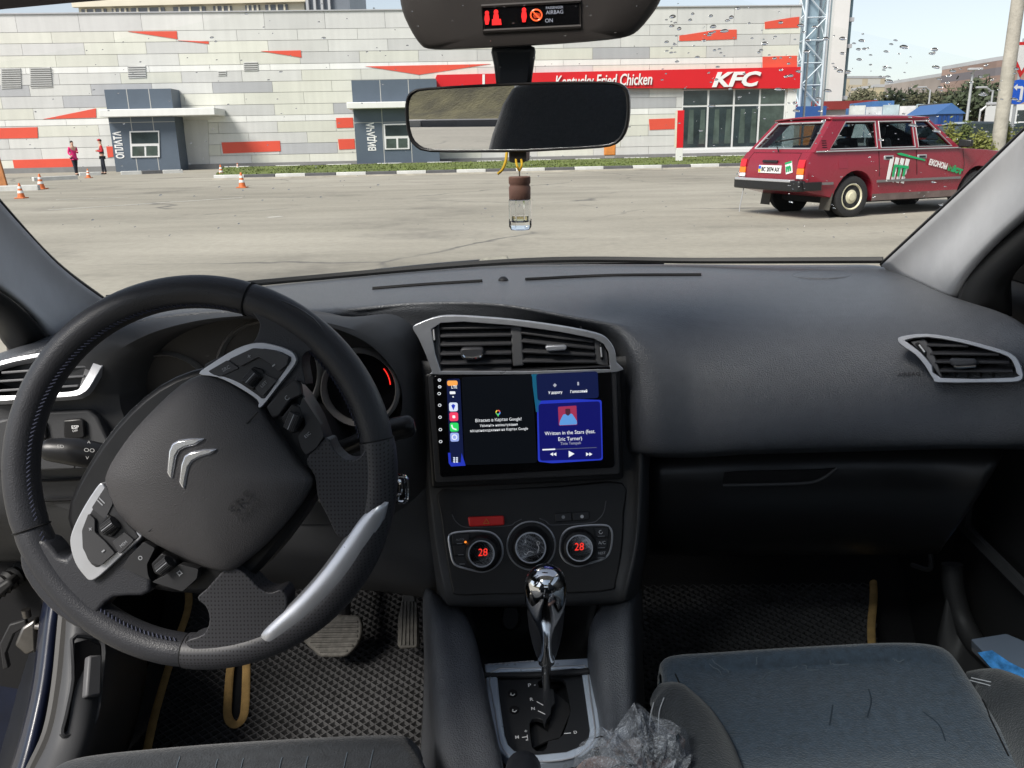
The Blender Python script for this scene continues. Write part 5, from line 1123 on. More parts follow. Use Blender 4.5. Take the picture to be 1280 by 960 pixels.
k_ = prism('knob', vP.pts([(576, 435.5), (580, 433.5), (602, 433), (605.5, 435.5), (604, 444), (599, 447.5), (582, 448.5), (577.5, 445)]), vP.n, -.004, .014, m_slat, cv, bevel=.004)
tube('knob_edge', spline([vP.pt(578.5, 444, .0145), vP.pt(583, 447, .0145), vP.pt(599, 446, .0145), vP.pt(603.5, 443, .0145)], 3), .0017, m_chrome, k_, res=6)
k_ = prism('knob', vP.pts([(681, 432.5), (684, 430.8), (706, 430), (708.5, 432), (707, 436.5), (684, 438)]), vP.n, -.004, .012, m_silver, cv, bevel=.003)
# right (passenger) vent
rP = Plane.three(P(1130, 440, 1.03), P(1270, 450, .955), P(1200, 478, .98))
rv = empty('side_vent', rP.pt(1200, 450), parent=dash)
ro = [(1124, 426), (1129, 421), (1160, 418), (1200, 424), (1240, 434), (1264, 442), (1274, 452), (1279, 466), (1279, 473), (1272, 477.5), (1240, 478.5), (1176, 478.5), (1168, 474), (1158, 458), (1146, 444), (1130, 433)]
ri = [(1134, 425.5), (1160, 422), (1200, 428.5), (1238, 438.5), (1260, 446), (1268, 455), (1271.5, 467), (1268, 472.5), (1178, 473), (1166, 457), (1152, 441), (1136, 429)]
holed('chrome_frame', rP.pts(sp2(ro, 3)), [rP.pts(sp2(ri, 2))], rP.n, -.006, .007, m_silver, rv, bevel=.0025)
rib = sp2(ri, 2); n_ = len(rib); W = rP.pts(rib, -.03)+rP.pts(rib, 0); mk('vent_wall', W, [(i, (i+1) % n_, n_+(i+1) % n_, n_+i) for i in range(n_)], m_void, rv)
prism('vent_box', rP.pts(ro, -.03), rP.n, -.01, 0, m_void, rv)
for a in ((1160, 430, 1212, 431), (1164, 440.5, 1250, 441.5), (1170, 451, 1263, 451.5), (1176, 462, 1267, 462.5)): slat(rP, rv, *a)
for x in (1178, 1194, 1210, 1226, 1242): tube('vane', [rP.pt(x-4, 426+(x-1178)*.2, -.016), rP.pt(x, 472, -.016)], .0014, m_dark, rv, res=4)
prism('side_plate', rP.pts([(1138, 427), (1156, 424), (1166, 440), (1178, 472), (1175, 471), (1160, 449)]), rP.n, -.012, .001, m_slatd, rv, bevel=.001)
prism('thumbwheel', rP.pts([(1144, 430), (1149, 428), (1159, 440), (1158, 446), (1154, 443)]), rP.n, -.004, .006, m_black, rv, bevel=.0015)
tube('thumbwheel_mark', [rP.pt(1149, 431, .007), rP.pt(1156, 440, .007)], .0011, m_white, rv, res=5)
k_ = prism('knob', rP.pts([(1187, 451), (1192, 448.5), (1219, 449), (1224, 452), (1222, 458), (1196, 460), (1191, 457)]), rP.n, -.004, .013, m_slat, rv, bevel=.003)
tube('knob_edge', spline([rP.pt(1193, 457.5, .0135), rP.pt(1198, 459, .0135), rP.pt(1220, 457.5, .0135)], 3), .0015, m_chrome, k_, res=6)
# left (driver) vent
lP = Plane.three(P(0, 480, .955), P(120, 470, .975), P(60, 500, .95))
lv = empty('side_vent', lP.pt(60, 470), parent=dash)
lo = [(-34, 476), (-20, 463), (10, 452), (60, 442), (110, 434), (138, 430.5), (145, 434), (140, 446), (128, 464), (115, 486), (106, 494), (92, 498), (40, 501), (-10, 504), (-30, 498)]
li = [(-26, 477), (-10, 465), (20, 455), (70, 446), (108, 440), (128, 438), (118, 458), (104, 484), (92, 491.5), (40, 495), (-8, 497), (-24, 490)]
holed('chrome_frame', lP.pts(sp2(lo, 3)), [lP.pts(sp2(li, 2))], lP.n, -.006, .007, m_silver, lv, bevel=.0025)
lib = sp2(li, 2); n_ = len(lib); W = lP.pts(lib, -.03)+lP.pts(lib, 0); mk('vent_wall', W, [(i, (i+1) % n_, n_+(i+1) % n_, n_+i) for i in range(n_)], m_void, lv)
prism('vent_box', lP.pts(lo, -.03), lP.n, -.01, 0, m_void, lv)
for a in ((5, 466, 112, 458), (-5, 477, 108, 470), (-10, 489, 100, 482)): slat(lP, lv, *a, M('slat_light', (.16, .16, .165), .4))
prism('side_plate', lP.pts([(112, 441), (130, 437.5), (118, 462), (104, 486), (98, 489)]), lP.n, -.012, .001, m_slatd, lv, bevel=.001)
prism('thumbwheel', lP.pts([(112, 454), (120, 444), (122, 447), (114, 458)]), lP.n, -.004, .006, m_black, lv, bevel=.0015)
# ---------------------------------------------------------------- glovebox, lower passenger side
patch('glovebox_door', [[(812, 568, 1.12), (900, 563, 1.10), (1000, 560, 1.09), (1100, 558, 1.07), (1180, 557, 1.05), (1256, 556, 1.02)],
                        [(812, 595, 1.10), (900, 592, 1.08), (1000, 590, 1.07), (1100, 588, 1.05), (1178, 588, 1.03), (1244, 586, 1.0)],
                        [(812, 640, 1.10), (900, 638, 1.08), (1000, 636, 1.07), (1100, 634, 1.05), (1172, 634, 1.03), (1215, 632, 1.01)],
                        [(812, 682, 1.13), (900, 681, 1.12), (1000, 680, 1.11), (1100, 680, 1.09), (1164, 680, 1.07), (1180, 680, 1.06)],
                        [(812, 692, 1.25), (900, 692, 1.24), (1000, 691, 1.23), (1100, 691, 1.20), (1160, 690, 1.18), (1172, 690, 1.18)]], m_black, dash, su=5, sv=4)
gP = Plane.three(P(900, 595, 1.078), P(1040, 593, 1.06), P(970, 620, 1.07))
prism('glovebox_handle', gP.pts([(902, 604), (905, 590), (925, 588), (1020, 586), (1046, 584), (1030, 596), (1012, 603)]), gP.n, 0, .004, m_void, dash, bevel=.001)
tube('handle_edge', spline([gP.pt(904, 606.5, .005), gP.pt(960, 605.5, .006), gP.pt(1010, 603.5, .006), gP.pt(1030, 597, .006), gP.pt(1046, 585, .005)], 4), .0022, m_face, dash, res=6)
# ---------------------------------------------------------------- centre stack
patch('centre_stack', [[(503, 440, 1.20), (518, 446, 1.125), (540, 452, 1.10), (655, 452, 1.10), (772, 446, 1.095), (797, 440, 1.08), (812, 440, 1.16)],
                       [(520, 525, 1.18), (527, 525, 1.11), (545, 525, 1.095), (655, 525, 1.095), (778, 520, 1.09), (802, 518, 1.065), (816, 518, 1.16)],
                       [(526, 605, 1.16), (534, 605, 1.09), (552, 605, 1.078), (655, 602, 1.075), (780, 598, 1.072), (802, 596, 1.05), (814, 596, 1.14)],
                       [(534, 685, 1.14), (544, 685, 1.06), (560, 685, 1.048), (660, 682, 1.044), (778, 678, 1.042), (797, 676, 1.025), (808, 676, 1.12)],
                       [(546, 738, 1.12), (555, 740, 1.04), (570, 742, 1.024), (662, 742, 1.019), (766, 739, 1.017), (785, 736, 1.005), (800, 736, 1.1)],
                       [(550, 752, 1.15), (559, 755, 1.08), (572, 757, 1.05), (662, 757, 1.045), (766, 754, 1.043), (785, 750, 1.045), (800, 750, 1.14)],
                       [(552, 750, 1.25), (560, 750, 1.20), (572, 750, 1.18), (662, 752, 1.18), (766, 750, 1.17), (785, 748, 1.17), (800, 746, 1.25)]], m_face, dash, su=6, sv=5, thick=.003)
# ================================================================ head unit (touchscreen)
hP = Plane.three(P(545, 530, 1.062), P(770, 521, 1.057), P(657, 600, 1.050))
hu = empty('touchscreen_head_unit', hP.pt(657, 600), 'large black touchscreen head unit showing navigation and music cards', 'screen')
def rnd4(L, r=4, n=4):
    """round the corners of a px polygon"""
    out = []; N = len(L)
    for i in range(N):
        p0, p1, p2 = V((*L[i-1], 0)), V((*L[i], 0)), V((*L[(i+1) % N], 0))
        a = p1+(p0-p1).normalized()*r; b = p1+(p2-p1).normalized()*r
        for k in range(n+1):
            t = k/n; q = a*(1-t)**2+p1*2*t*(1-t)+b*t*t; out.append((q.x, q.y))
    return out
prism('bezel', hP.pts(rnd4([(530, 464.5), (775, 453), (780.5, 598), (539, 609.5)], 6), 0), hP.n, -.03, .010, m_black, hu, bevel=.004, seg=3, taper=.99)
prism('bezel_chamfer', hP.pts(rnd4([(535, 468), (770, 456), (775, 592), (544, 603)], 5), .010), hP.n, 0, .003, M('bezel_grey', (.05, .05, .053), .4), hu, bevel=.002)
gl = prism('screen_glass', hP.pts(rnd4([(541, 469.5), (763.5, 457.5), (768, 584), (550, 596)], 5), .0131), hP.n, 0, .002, m_piano, hu, bevel=.0008)
SH = .0155
def scr(name, L, mt, r=2, lift=0.0): return prism(name, hP.pts(rnd4(L, r) if r else L, SH+lift), hP.n, 0, .0002, mt, gl)
def sq(x, y, w, h, sk=-.045): return [(x-w/2, y-h/2-sk*-w/2*1), (x+w/2, y-h/2+sk*w/2), (x+w/2+.4, y+h/2+sk*w/2), (x-w/2+.4, y+h/2-sk*w/2)]
e_navy = EM('ui_navy', (.006, .010, .05), 1); e_blue = EM('ui_blue', (.006, .007, .11), 1); e_edge = EM('ui_edge_blue', (.018, .035, .42), 1); e_teal = EM('ui_teal', (.008, .09, .16), 1); e_map = EM('ui_map', (.003, .004, .006), 1); e_side = EM('ui_side', (.006, .010, .045), 1)
e_w = EM('ui_white', (.8, .82, .85), 1); e_g = EM('ui_grey', (.35, .36, .42), 1); e_or = EM('ui_orange', (.85, .35, .08), 1); e_gr = EM('ui_green', (.03, .62, .12), 1); e_rd = EM('ui_red', (.8, .05, .12), 1); e_bl2 = EM('ui_icon_blue', (.30, .38, .75), 1); e_lt = EM('ui_icon_light', (.65, .72, .85), 1); e_dim = EM('ui_dim', (.10, .11, .16), 1)
scr('wallpaper_edge', [(664, 468), (700, 466), (674, 505), (673, 515), (670, 515)], e_teal, 0)
scr('wallpaper_edge', [(671, 497), (752, 500), (753.5, 575), (690, 579), (672.5, 577)], e_edge, 3)
scr('sidebar', [(558, 474), (575, 473), (580, 580), (563, 581)], e_side, 3, .0001)
scr('sidebar_glow', [(560, 566), (563, 566), (564, 578), (576, 578), (577, 566), (580.5, 577), (582, 582), (564, 583), (561, 579)], e_edge, 0, .0002)
scr('map_card', [(577, 471.5), (665, 468), (671.5, 578.5), (581, 581.5)], e_map, 4, .0003)
scr('shortcut_card', [(670, 467.5), (747, 464), (748.5, 497.5), (672, 501)], e_navy, 4, .0004)
scr('music_card', [(673, 505), (750, 501.5), (752, 573.5), (675, 576)], e_blue, 4, .0004)
def ut(body, a, b, mt=e_w, bold=.0, hs=1.12): return text('screen_text', body, hP.pt(*a, SH), hP.pt(*b, SH), hP.n, mt, gl, h=.001, bold=bold, hscale=hs)
ut('Вітаємо в Картах Google!', (594.5, 527.5), (652, 525)); ut('Увімкніть налаштування', (600, 533.5), (647, 531.6)); ut('місцезнаходження на Картах Google', (588, 540), (660, 536.8))
ut('У дорогу', (685.5, 492.3), (703, 491.5), e_w, .02); ut('Голосовий', (713, 491), (734, 490), e_w, .02)
ut('Written in the Stars (feat.', (681, 544), (744, 541)); ut('Eric Turner)', (698, 551), (727.5, 549.6)); ut('Tinie Tempah', (700.5, 556), (726, 554.9), e_g, 0)
ut('LTE', (564.5, 485.5), (571.5, 485.2), e_w, .02)
scr('clock_pill', sq(565.3, 479, 13, 6), e_or, 2.5, .0006); scr('battery', sq(565.5, 491, 7, 3.2), e_w, 1, .0006); scr('page_dot', sq(566.2, 496, 1.6, 1.6), e_w, .5, .0006)
for k, (y, mt) in enumerate(((508.8, e_lt), (521, e_rd), (534, e_gr), (546.5, e_bl2))):
    x = 566.6+k*.5; ic = scr('app_icon', sq(x, y, 10.8, 10.8), mt, 2.6, .0006)
    if k == 0: scr('pin', [(x-2.6, y-2), (x, y-4), (x+2.6, y-2), (x+.2, y+4)], e_edge, 0, .0009)
    if k == 1: scr('note', sq(x, y, 3.5, 3.5), e_w, 1, .0009)
    if k == 2: tube('handset', spline([hP.pt(x-3, y-3, SH+.001), hP.pt(x-1.5, y+1.3, SH+.001), hP.pt(x+3, y+3, SH+.001)], 4), .0009, e_w, gl, res=4)
    if k == 3: tube('gear_ring', [hP.pt(x+3*math.cos(q*.7), y+3*math.sin(q*.7), SH+.001) for q in range(9)], .0006, e_w, gl, res=4, closed=True)
for i in range(3):
    for j in range(2): scr('menu_dot', sq(567.6+j*3.4, 572.4+i*2.5, 2.3, 1.7), e_lt, .5, .0006)
for q, mt in enumerate((EM('pin_red', (.8, .1, .08)), EM('pin_yellow', (.8, .6, .05)), EM('pin_green', (.1, .55, .15)), EM('pin_blue', (.1, .3, .8)))):
    a0 = q*90+20; tube('map_pin', [hP.pt(622.5+2.5*math.cos(R(a)), 515.5-2.5*math.sin(R(a)), SH+.001) for a in range(a0, a0+95, 19)], .0007, mt, gl, res=4)
scr('pin_tip', [(620.6, 517.2), (624.4, 517), (622.7, 521)], EM('pin_tip_green', (.1, .6, .15)), 0, .0008)
# album picture: plain generic stand-in
scr('album_art', [(697.5, 508.5), (720.5, 507), (721.5, 531), (698.5, 532)], EM('art_red', (.30, .03, .08), 1), 1.2, .0007)
scr('album_art_glow', [(700, 526), (704, 518), (715, 517), (721, 526), (721.3, 530.5), (699, 531.5)], EM('art_blue', (.10, .28, .62), 1), 1.5, .0009)
scr('album_art_shape', [(706.5, 511), (712.5, 510.6), (713.2, 517), (710, 520), (706.8, 517.5)], EM('art_dark', (.06, .02, .035), 1), 1.2, .0011)
scr('progress_track', [(678, 562), (746, 559), (746, 559.7), (678, 562.7)], e_dim, 0, .0008); scr('progress_bar', [(678, 561.4), (694, 560.7), (694, 562.3), (678, 563)], e_w, 0, .0011)
scr('play', [(710.8, 563.5), (718, 567.2), (711, 571.5)], e_w, 0, .0008)
for s, x in ((-1, 691.5), (1, 736.5)):
    for d in (-2, 2): scr('skip', [(x+d*1.0-1.9*s, 565.5), (x+d*1.0+1.9*s, 567.7), (x+d*1.0-1.9*s, 570)], e_w, 0, .0008)
scr('arrow_icon', [(693.5, 479), (696, 481.3), (693.7, 484), (691.2, 481.6)], e_g, 0, .0008)
tube('mic_icon', [hP.pt(722.6, 477.5, SH+.001), hP.pt(722.8, 481.5, SH+.001)], .0012, e_g, gl, res=5)
for y, x in ((475, 549.3), (483.5, 549.6), (492, 549), (506.5, 549.6), (521.5, 550), (537, 550.5), (552, 550.8)):
    tube('touch_key', [hP.pt(x+1.9*math.cos(q*1.05), y+1.6*math.sin(q*1.05), SH) for q in range(6)], .0004, e_w, gl, res=4, closed=True)
scr('key_mark', sq(549.3, 475, 3.6, 1), e_g, 0, .0004); scr('key_mark', sq(549.6, 483.5, 3, .8), e_g, 0, .0004)
# ================================================================ climate control panel
cP_ = Plane.three(P(560, 640, 1.064), P(775, 634, 1.058), P(662, 742, 1.017))
cc = empty('climate_control_panel', cP_.pt(662, 745), 'black climate control panel with three round dials and a red hazard button', 'control panel')
plp = sp2([(549, 612), (600, 611), (700, 607), (778, 603), (780, 640), (777, 690), (770, 728), (762, 738), (700, 742), (620, 743), (572, 744), (565, 735), (557, 690), (551, 645)], 3)
prism('panel', cP_.pts(plp, 0), cP_.n, -.014, .003, M('panel_black', (.022, .021, .021), .45, bump=('noise', 600, .1, .0003)), cc, bevel=.003)
def ppts(L, h): return cP_.pts(L, h)
hz = prism('hazard_button', ppts(rnd4([(585, 646), (630, 644.3), (630.8, 656.2), (587, 658.2)], 2.5), .003), cP_.n, 0, .005, M('hazard_red', (.88, .03, .025), .3, coat=.3), cc, bevel=.0018)
tube('hazard_triangle', ppts([(604.5, 654.5), (608, 648.6), (611.5, 654.2)], .0085), .0005, m_yell, hz, res=4, closed=True)
for L_ in ([(693, 641.5), (714.5, 640.2), (715, 651.2), (694, 652.5)], [(715.3, 640.2), (736.5, 639), (737, 648), (733, 650), (716, 651.1)]):
    b_ = prism('lock_button', ppts(rnd4(L_, 1.5), .003), cP_.n, 0, .004, m_button, cc, bevel=.0015)
    c0 = (sum(p[0] for p in L_)/len(L_), sum(p[1] for p in L_)/len(L_)); lathe('button_mark', cP_.pt(c0[0], c0[1], .0072), cP_.n, [(.0024, 0), (.0024, .0004)], m_white if c0[0] > 715 else m_grey, b_, n=12)
m_trl = M('trim_line', (.14, .14, .15), .4)
tube('trim_line', spline(ppts([(757.5, 626), (755, 640), (748, 649), (738, 653.5), (700, 656), (688, 656), (682, 651.5), (674, 648)], .0035), 4), .0008, m_trl, cc, res=5)
tube('trim_line', spline(ppts([(565, 643), (570, 652), (580, 658.5), (600, 659), (636, 657), (644, 653), (652, 649)], .0035), 4), .0007, m_trl, cc, res=5)
def ringp(x, y, rx, h, n=36): return [cP_.pt(x+rx*math.cos(2*math.pi*i/n), y+rx*math.sin(2*math.pi*i/n), h) for i in range(n)]
def cdial(x, y, r_out, r_ring, txt):
    c_ = cP_.pt(x, y, .003); ro_ = (cP_.pt(x+r_out, y, .003)-c_).length; rg = (cP_.pt(x+r_ring, y, .003)-c_).length
    d = empty('dial', c_, parent=cc)
    lathe('knob', c_, cP_.n, [(ro_, 0), (ro_, .006), (ro_*.96, .012), (ro_*.86, .019), (rg*1.06, .021), (rg*.98, .0205)], m_knob, d, n=48)
    lathe('ring', c_, cP_.n, [(rg*1.06, .0205), (rg*1.05, .0225), (rg*.97, .0225), (rg*.95, .0195)], m_silver, d, n=48)
    lathe('display', c_, cP_.n, [(rg*.955, .018), (rg*.955, .0205)], m_piano, d, n=40)
    if txt: text('digits', txt, cP_.pt(x-5.8, y+4.6, .0245), cP_.pt(x+6.2, y+4.0, .0245), cP_.n, m_digit, d, h=0, shear=.1, height=.0098)
    return d
m_knob = M('knob_rubber', (.014, .014, .015), .45); m_digit = EM('digit_red', (.75, .03, .02), 1.3)
pod = [(561, 673), (565, 667), (580, 664.5), (603, 664), (618, 668), (627, 680), (627.5, 696), (618, 709), (604, 714.5), (590, 712.5), (572, 707.5), (566, 701), (563, 688)]
tube('pod_frame', spline(ppts(pod, .004), 4, True), .0016, m_silver, cc, res=6, closed=True)
for k, (y0, y1) in enumerate(((667, 680), (681, 694), (695, 705.5))):
    o_ = k*1.6; b_ = prism('button', ppts(rnd4([(565+o_, y0+.6), (588, y0), (586+o_, y1), (566+o_*1.6, y1)], 1.5), .003), cP_.n, 0, .003, m_button, cc, bevel=.001)
    if k == 0: text('button_lettering', 'AUTO', cP_.pt(570, 676, .0065), cP_.pt(580, 675.5, .0065), cP_.n, m_grey, b_, h=0)
    tube('button_light', [cP_.pt(571+o_, y1-.4, .0066), cP_.pt(578+o_, y1-.6, .0066)], .0005, m_grey, b_, res=4)
lathe('amber_light', cP_.pt(582, 677.5, .0055), cP_.n, [(.0016, 0), (.0016, .002)], EM('amber', (.9, .25, .03), 1.2), cc, n=10)
cdial(603.5, 690.5, 22.5, 15.5, '28')
c_ = cdial(664, 683, 25, 18, None)
tube('dial_ring', spline(ringp(664, 682, 30, .0045, 24), 2, True), .0013, m_silver, cc, res=6, closed=True)
tube('divider_line', [cP_.pt(647, 687, .024), cP_.pt(664, 683, .024), cP_.pt(673, 667, .024)], .0005, m_trl, c_, res=4); tube('divider_line', [cP_.pt(664, 683, .024), cP_.pt(674, 698, .024)], .0005, m_trl, c_, res=4)
tube('figure_mark', spline([cP_.pt(x, y, .0245) for x, y in ((672, 691), (673.5, 684), (671, 680.5))], 4), .0008, m_white, c_, res=4); tube('figure_head', [cP_.pt(672.8+2*math.cos(q), 678.5+2*math.sin(q), .0245) for q in range(6)], .0006, m_white, c_, res=4, closed=True)
tube('feet_mark', spline([cP_.pt(x, y, .0245) for x, y in ((655, 691.5), (658, 693.5), (661, 689.5), (667, 690.5))], 4), .0008, m_white, c_, res=4); tube('arrow_mark', [cP_.pt(657.2, 675.5, .0245), cP_.pt(657.2, 679, .0245)], .0007, m_white, c_, res=4)
pod2 = [(700, 684), (702.5, 670), (711, 661), (727, 657.5), (752, 656.3), (761, 658.5), (765, 666), (764.5, 680), (761, 692), (753, 699), (735, 704.5), (722, 707.5), (709, 703), (702, 695)]
tube('pod_frame', spline(ppts(pod2, .004), 4, True), .0016, m_silver, cc, res=6, closed=True)
cdial(724, 683.5, 22.5, 15.5, '28')
for k, (y0, y1, s_) in enumerate(((658.5, 671, ''), (672.5, 685.5, 'A/C'), (687, 698, 'REST'))):
    b_ = prism('button', ppts(rnd4([(742, y0+1), (761-k*.8, y0), (760.5-k*2, y1), (744, y1)], 1.5), .003), cP_.n, 0, .003, m_button, cc, bevel=.001)
    if s_: text('button_lettering', s_, cP_.pt(748, y1-5, .0065), cP_.pt(757, y1-5.4, .0065), cP_.n, m_white, b_, h=0)
    else: tube('recirculation_mark', [cP_.pt(751+2.3*math.cos(q), 665+2.3*math.sin(q), .0066) for q in range(6)], .0006, m_white, b_, res=4)
    tube('button_light', [cP_.pt(747, y1-.6, .0066), cP_.pt(756, y1-.9, .0066)], .0005, m_grey, b_, res=4)
# ================================================================ centre console
con = empty('centre_console', (P(660, 900, .85).x, .9, FLZ), 'black centre console between the front seats with silver gear surround', 'console')
def drop(p, dz, dx=0.0): return V((p.x+dx, p.y, p.z-dz))
Lo = [P(531, 742, 1.10), P(537, 775, 1.02), P(541, 810, .97), P(546, 880, .895), P(551, 962, .80), P(556, 1050, .70)]
Ls = [P(552, 748, 1.08), P(563, 778, 1.0), P(570, 812, .955), P(580, 882, .88), P(592, 962, .785), P(604, 1050, .69)]
Lk = [P(572, 752, 1.09), P(588, 786, 1.0), P(597, 820, .955), P(610, 886, .88), P(626, 962, .785), P(640, 1050, .69)]
patch('side_wall', [[V((p.x-.02, p.y, FLZ+.003)) for p in Lo], [V((p.x-.006, p.y, .40)) for p in Lo], Lo, Ls, Lk, [drop(p, .05, .004) for p in Lk]], m_dash, con, su=4, sv=5, thick=.004)
Ro = [P(800, 736, 1.10), P(791, 765, 1.02), P(791, 800, .97), P(791, 875, .895), P(791, 962, .80), P(790, 1050, .70)]
Rs = [P(778, 742, 1.08), P(766, 772, 1.0), P(768, 805, .955), P(773, 880, .88), P(776, 962, .785), P(778, 1050, .69)]
Rk = [P(758, 750, 1.09), P(741, 780, 1.0), P(743, 816, .955), P(754, 886, .88), P(762, 962, .785), P(766, 1050, .69)]
patch('side_wall', [[V((p.x+.02, p.y, FLZ+.003)) for p in Ro], [V((p.x+.006, p.y, .40)) for p in Ro], Ro, Rs, Rk, [drop(p, .05, -.004) for p in Rk]], m_dash, con, su=4, sv=5, thick=.004)
# storage tray with power socket
patch('tray', [[P(578, 756, 1.10), P(620, 752, 1.16), P(662, 752, 1.17), P(704, 750, 1.16), P(748, 752, 1.10)],
               [P(590, 790, 1.09), P(622, 792, 1.14), P(662, 793, 1.15), P(702, 790, 1.14), P(740, 785, 1.09)],
               [P(598, 822, 1.04), P(625, 822, 1.07), P(662, 822, 1.08), P(700, 818, 1.07), P(738, 816, 1.04)],
               [P(598, 845, .96), P(625, 845, .96), P(662, 845, .96), P(700, 843, .96), P(742, 840, .96)]], m_dark, con, su=5, sv=5)
so_ = lathe('power_socket', P(638, 774, 1.148), (0, -1, .35), [(.017, -.004), (.017, .004), (.013, .006), (.012, .002)], m_black, con, n=24)
prism('socket_cap', Plane(P(638, 772, 1.14), (0, -1, .35)).pts(sp2([(629, 764), (632, 759), (645, 759), (648, 764), (649, 775), (644, 784), (638, 786), (632, 784), (628, 775)], 2)), (0, -1, .35), -.004, .004, m_button, con, bevel=.001)
gP_ = Plane(P(683, 860, .945), (-.02, -.16, 1))
fo = [(606, 835), (609, 833), (735, 826), (739, 828), (745, 865), (751, 915), (749, 925), (742, 938), (728, 948), (710, 953), (673, 958), (650, 957), (633, 950), (624, 941), (618, 930), (611, 885)]
fi = [(621.5, 847), (625, 843.5), (718, 838), (727, 841), (732, 875), (737.5, 915), (736, 925), (730, 935), (708, 943.5), (673, 947), (655, 946), (643, 942), (635, 934), (631, 922), (625, 880)]
fr_ = holed('gear_surround', gP_.pts(fo), [gP_.pts(fi)], gP_.n, -.012, .006, M('gear_silver_sky_tint', (.58, .66, .76), .3, .3, rvar=60), con, bevel=.003)  # blue in the base colour stands in for sky reflected on the silver
tube('surround_line', spline(gP_.pts([(614, 840), (660, 836), (720, 832.5), (733, 835), (738, 870), (744, 915), (738, 931), (715, 947.5), (673, 952), (640, 946), (626, 930), (619, 890)], .006), 3, True), .0012, m_silver, fr_, res=5, closed=True)
slot = [(672, 853), (678, 849), (702, 848), (707, 853), (711, 872), (713.5, 888), (708, 908), (703, 920), (698, 924), (685, 927), (683.5, 935), (679, 939.5), (671, 939.5), (665.5, 935), (662.5, 915), (662, 905), (665, 899.5), (671, 898), (678, 900), (681, 907), (683, 900), (688.5, 893), (689, 885), (693.5, 880), (692, 862), (684, 861.5), (674, 860)]
holed('gate_plate', gP_.pts(fi), [gP_.pts(slot)], gP_.n, -.006, .001, M('gate_black', (.018, .019, .021), .5), con, bevel=.0006)
prism('gate_floor', gP_.pts(fo, -.022), gP_.n, -.004, .0, m_void, con)
prism('gate_slider', gP_.pts([(684, 862), (693, 865), (711, 880), (713, 890), (700, 922), (684, 926), (666, 935), (663, 910), (670, 905), (685, 915), (690, 890)], -.012), gP_.n, -.003, 0, m_dark, con)
def gt(s, x, y, w, n='gear_letter'): return text(n, s, gP_.pt(x-w/2, y, .0015), gP_.pt(x+w/2, y-.4, .0015), gP_.n, m_white, con, h=.0006, bold=.015)
gt('P', 662.3, 859, 3.6); gt('R', 664.8, 876.5, 4); gt('N', 666.5, 888, 4.4); gt('D', 719.5, 917.5, 4); gt('M', 646.5, 924, 4.6); gt('+', 657.7, 916.5, 3.6); gt('-', 659, 927.5, 3)
for a, b in (((671, 877), (679, 881.5)), ((672.5, 888.5), (681.5, 892.8)), ((705, 917), (713.5, 916.2)), ((652.5, 921.8), (659, 920.8)), ((667.5, 856.5), (669.5, 856.4)), ((659, 918.5), (659.6, 923.5))): tube('gear_line', [gP_.pt(*a, .0016), gP_.pt(*b, .0016)], .0006, m_white, con, res=4)
for x, y in ((640.7, 867.5), (643, 888)):
    b_ = lathe('mode_button', gP_.pt(x, y, .001), gP_.n, [(.0062, 0), (.006, .002), (.004, .0026)], m_void, con, n=20); tube('button_mark', [gP_.pt(x+2.6*math.cos(q*1.3), y+1.9*math.sin(q*1.3), .004) for q in range(4)], .0007, m_white, b_, res=4)
tube('stitching', [gP_.pt(606+q*3.6, 831-q*.28, .009+.002*(q % 2)) for q in range(18)], .001, m_threadw, con, res=4)
# gear lever
tp = P(682, 722, .895); bt = gP_.pt(683, 868, -.015)
gv_ = empty('gear_lever', bt, 'chrome topped automatic gear lever standing in its gate', 'gear lever')
ax = (tp-bt).normalized(); Ln = (tp-bt).length
tube('rod', [bt, bt+ax*(Ln*.52)], .0062, m_chrome, gv_, res=14)
def at(f): return bt+ax*(Ln*f)
sx_ = V((1, 0, 0)); sy_ = ax.cross(sx_).normalized(); 
def ell(f, a, b, o=0.0): return circ(at(f)+sy_*o, sx_, sy_, a, 28, b)
fs_ = -1 if sy_.y > 0 else 1
vs, fs = loft([ell(.36, .0115, .012), ell(.38, .0135, .0145), ell(.48, .0180, .019), ell(.60, .0215, .0215), ell(.72, .0232, .0225), ell(.80, .0225, .0215), ell(.86, .0205, .019)], True, True, True)
mk('grip', vs, fs, m_leather, gv_)
vs, fs = loft([ell(f_, a_, b_, fs_*o_) for f_, a_, b_, o_ in ((.33, .0075, .006, .010), (.36, .0110, .010, .010), (.40, .0108, .010, .0105), (.47, .0078, .008, .0135), (.56, .0074, .008, .0150), (.64, .0090, .009, .0150), (.70, .0130, .011, .0130), (.75, .0185, .0155, .009), (.80, .0235, .0205, .0045), (.85, .0258, .0240, .0015), (.90, .0265, .0258, 0), (.95, .0258, .0252, 0), (1.0, .0228, .022, 0), (1.035, .0170, .0165, 0), (1.055, .010, .0095, 0), (1.062, .003, .003, 0))], True, True, True)
mk('chrome_cap', vs, fs, m_chrome, gv_, ang=180)
# handbrake tip in front of the camera
hb0 = P(654, 972, .66); hb1 = P(655, 938, .735)
hb = empty('handbrake_lever', hb0, 'dark handbrake grip with a chrome push button behind the gear surround', 'handbrake')
d_ = (hb1-hb0).normalized()
tube('grip', [hb0-d_*.16-V((0, 0, .0)), hb0-d_*.05, hb0, hb0+d_*.025, hb0+d_*.036], [.0175, .0185, .0185, .0175, .011], m_leather, hb, res=20)
tube('push_button', [hb0+d_*.03, hb0+d_*.06, hb0+d_*.064], [.0068, .0068, .005], m_chrome, hb, res=16)
tube('lever_arm', [hb0-d_*.155, V((hb0.x, hb0.y-.24, .40))], .014, m_dark, hb, res=12); box('mounting', V((hb0.x, hb0.y-.24, .32)), (.10, .16, .17), m_dark, hb, bevel=.01)
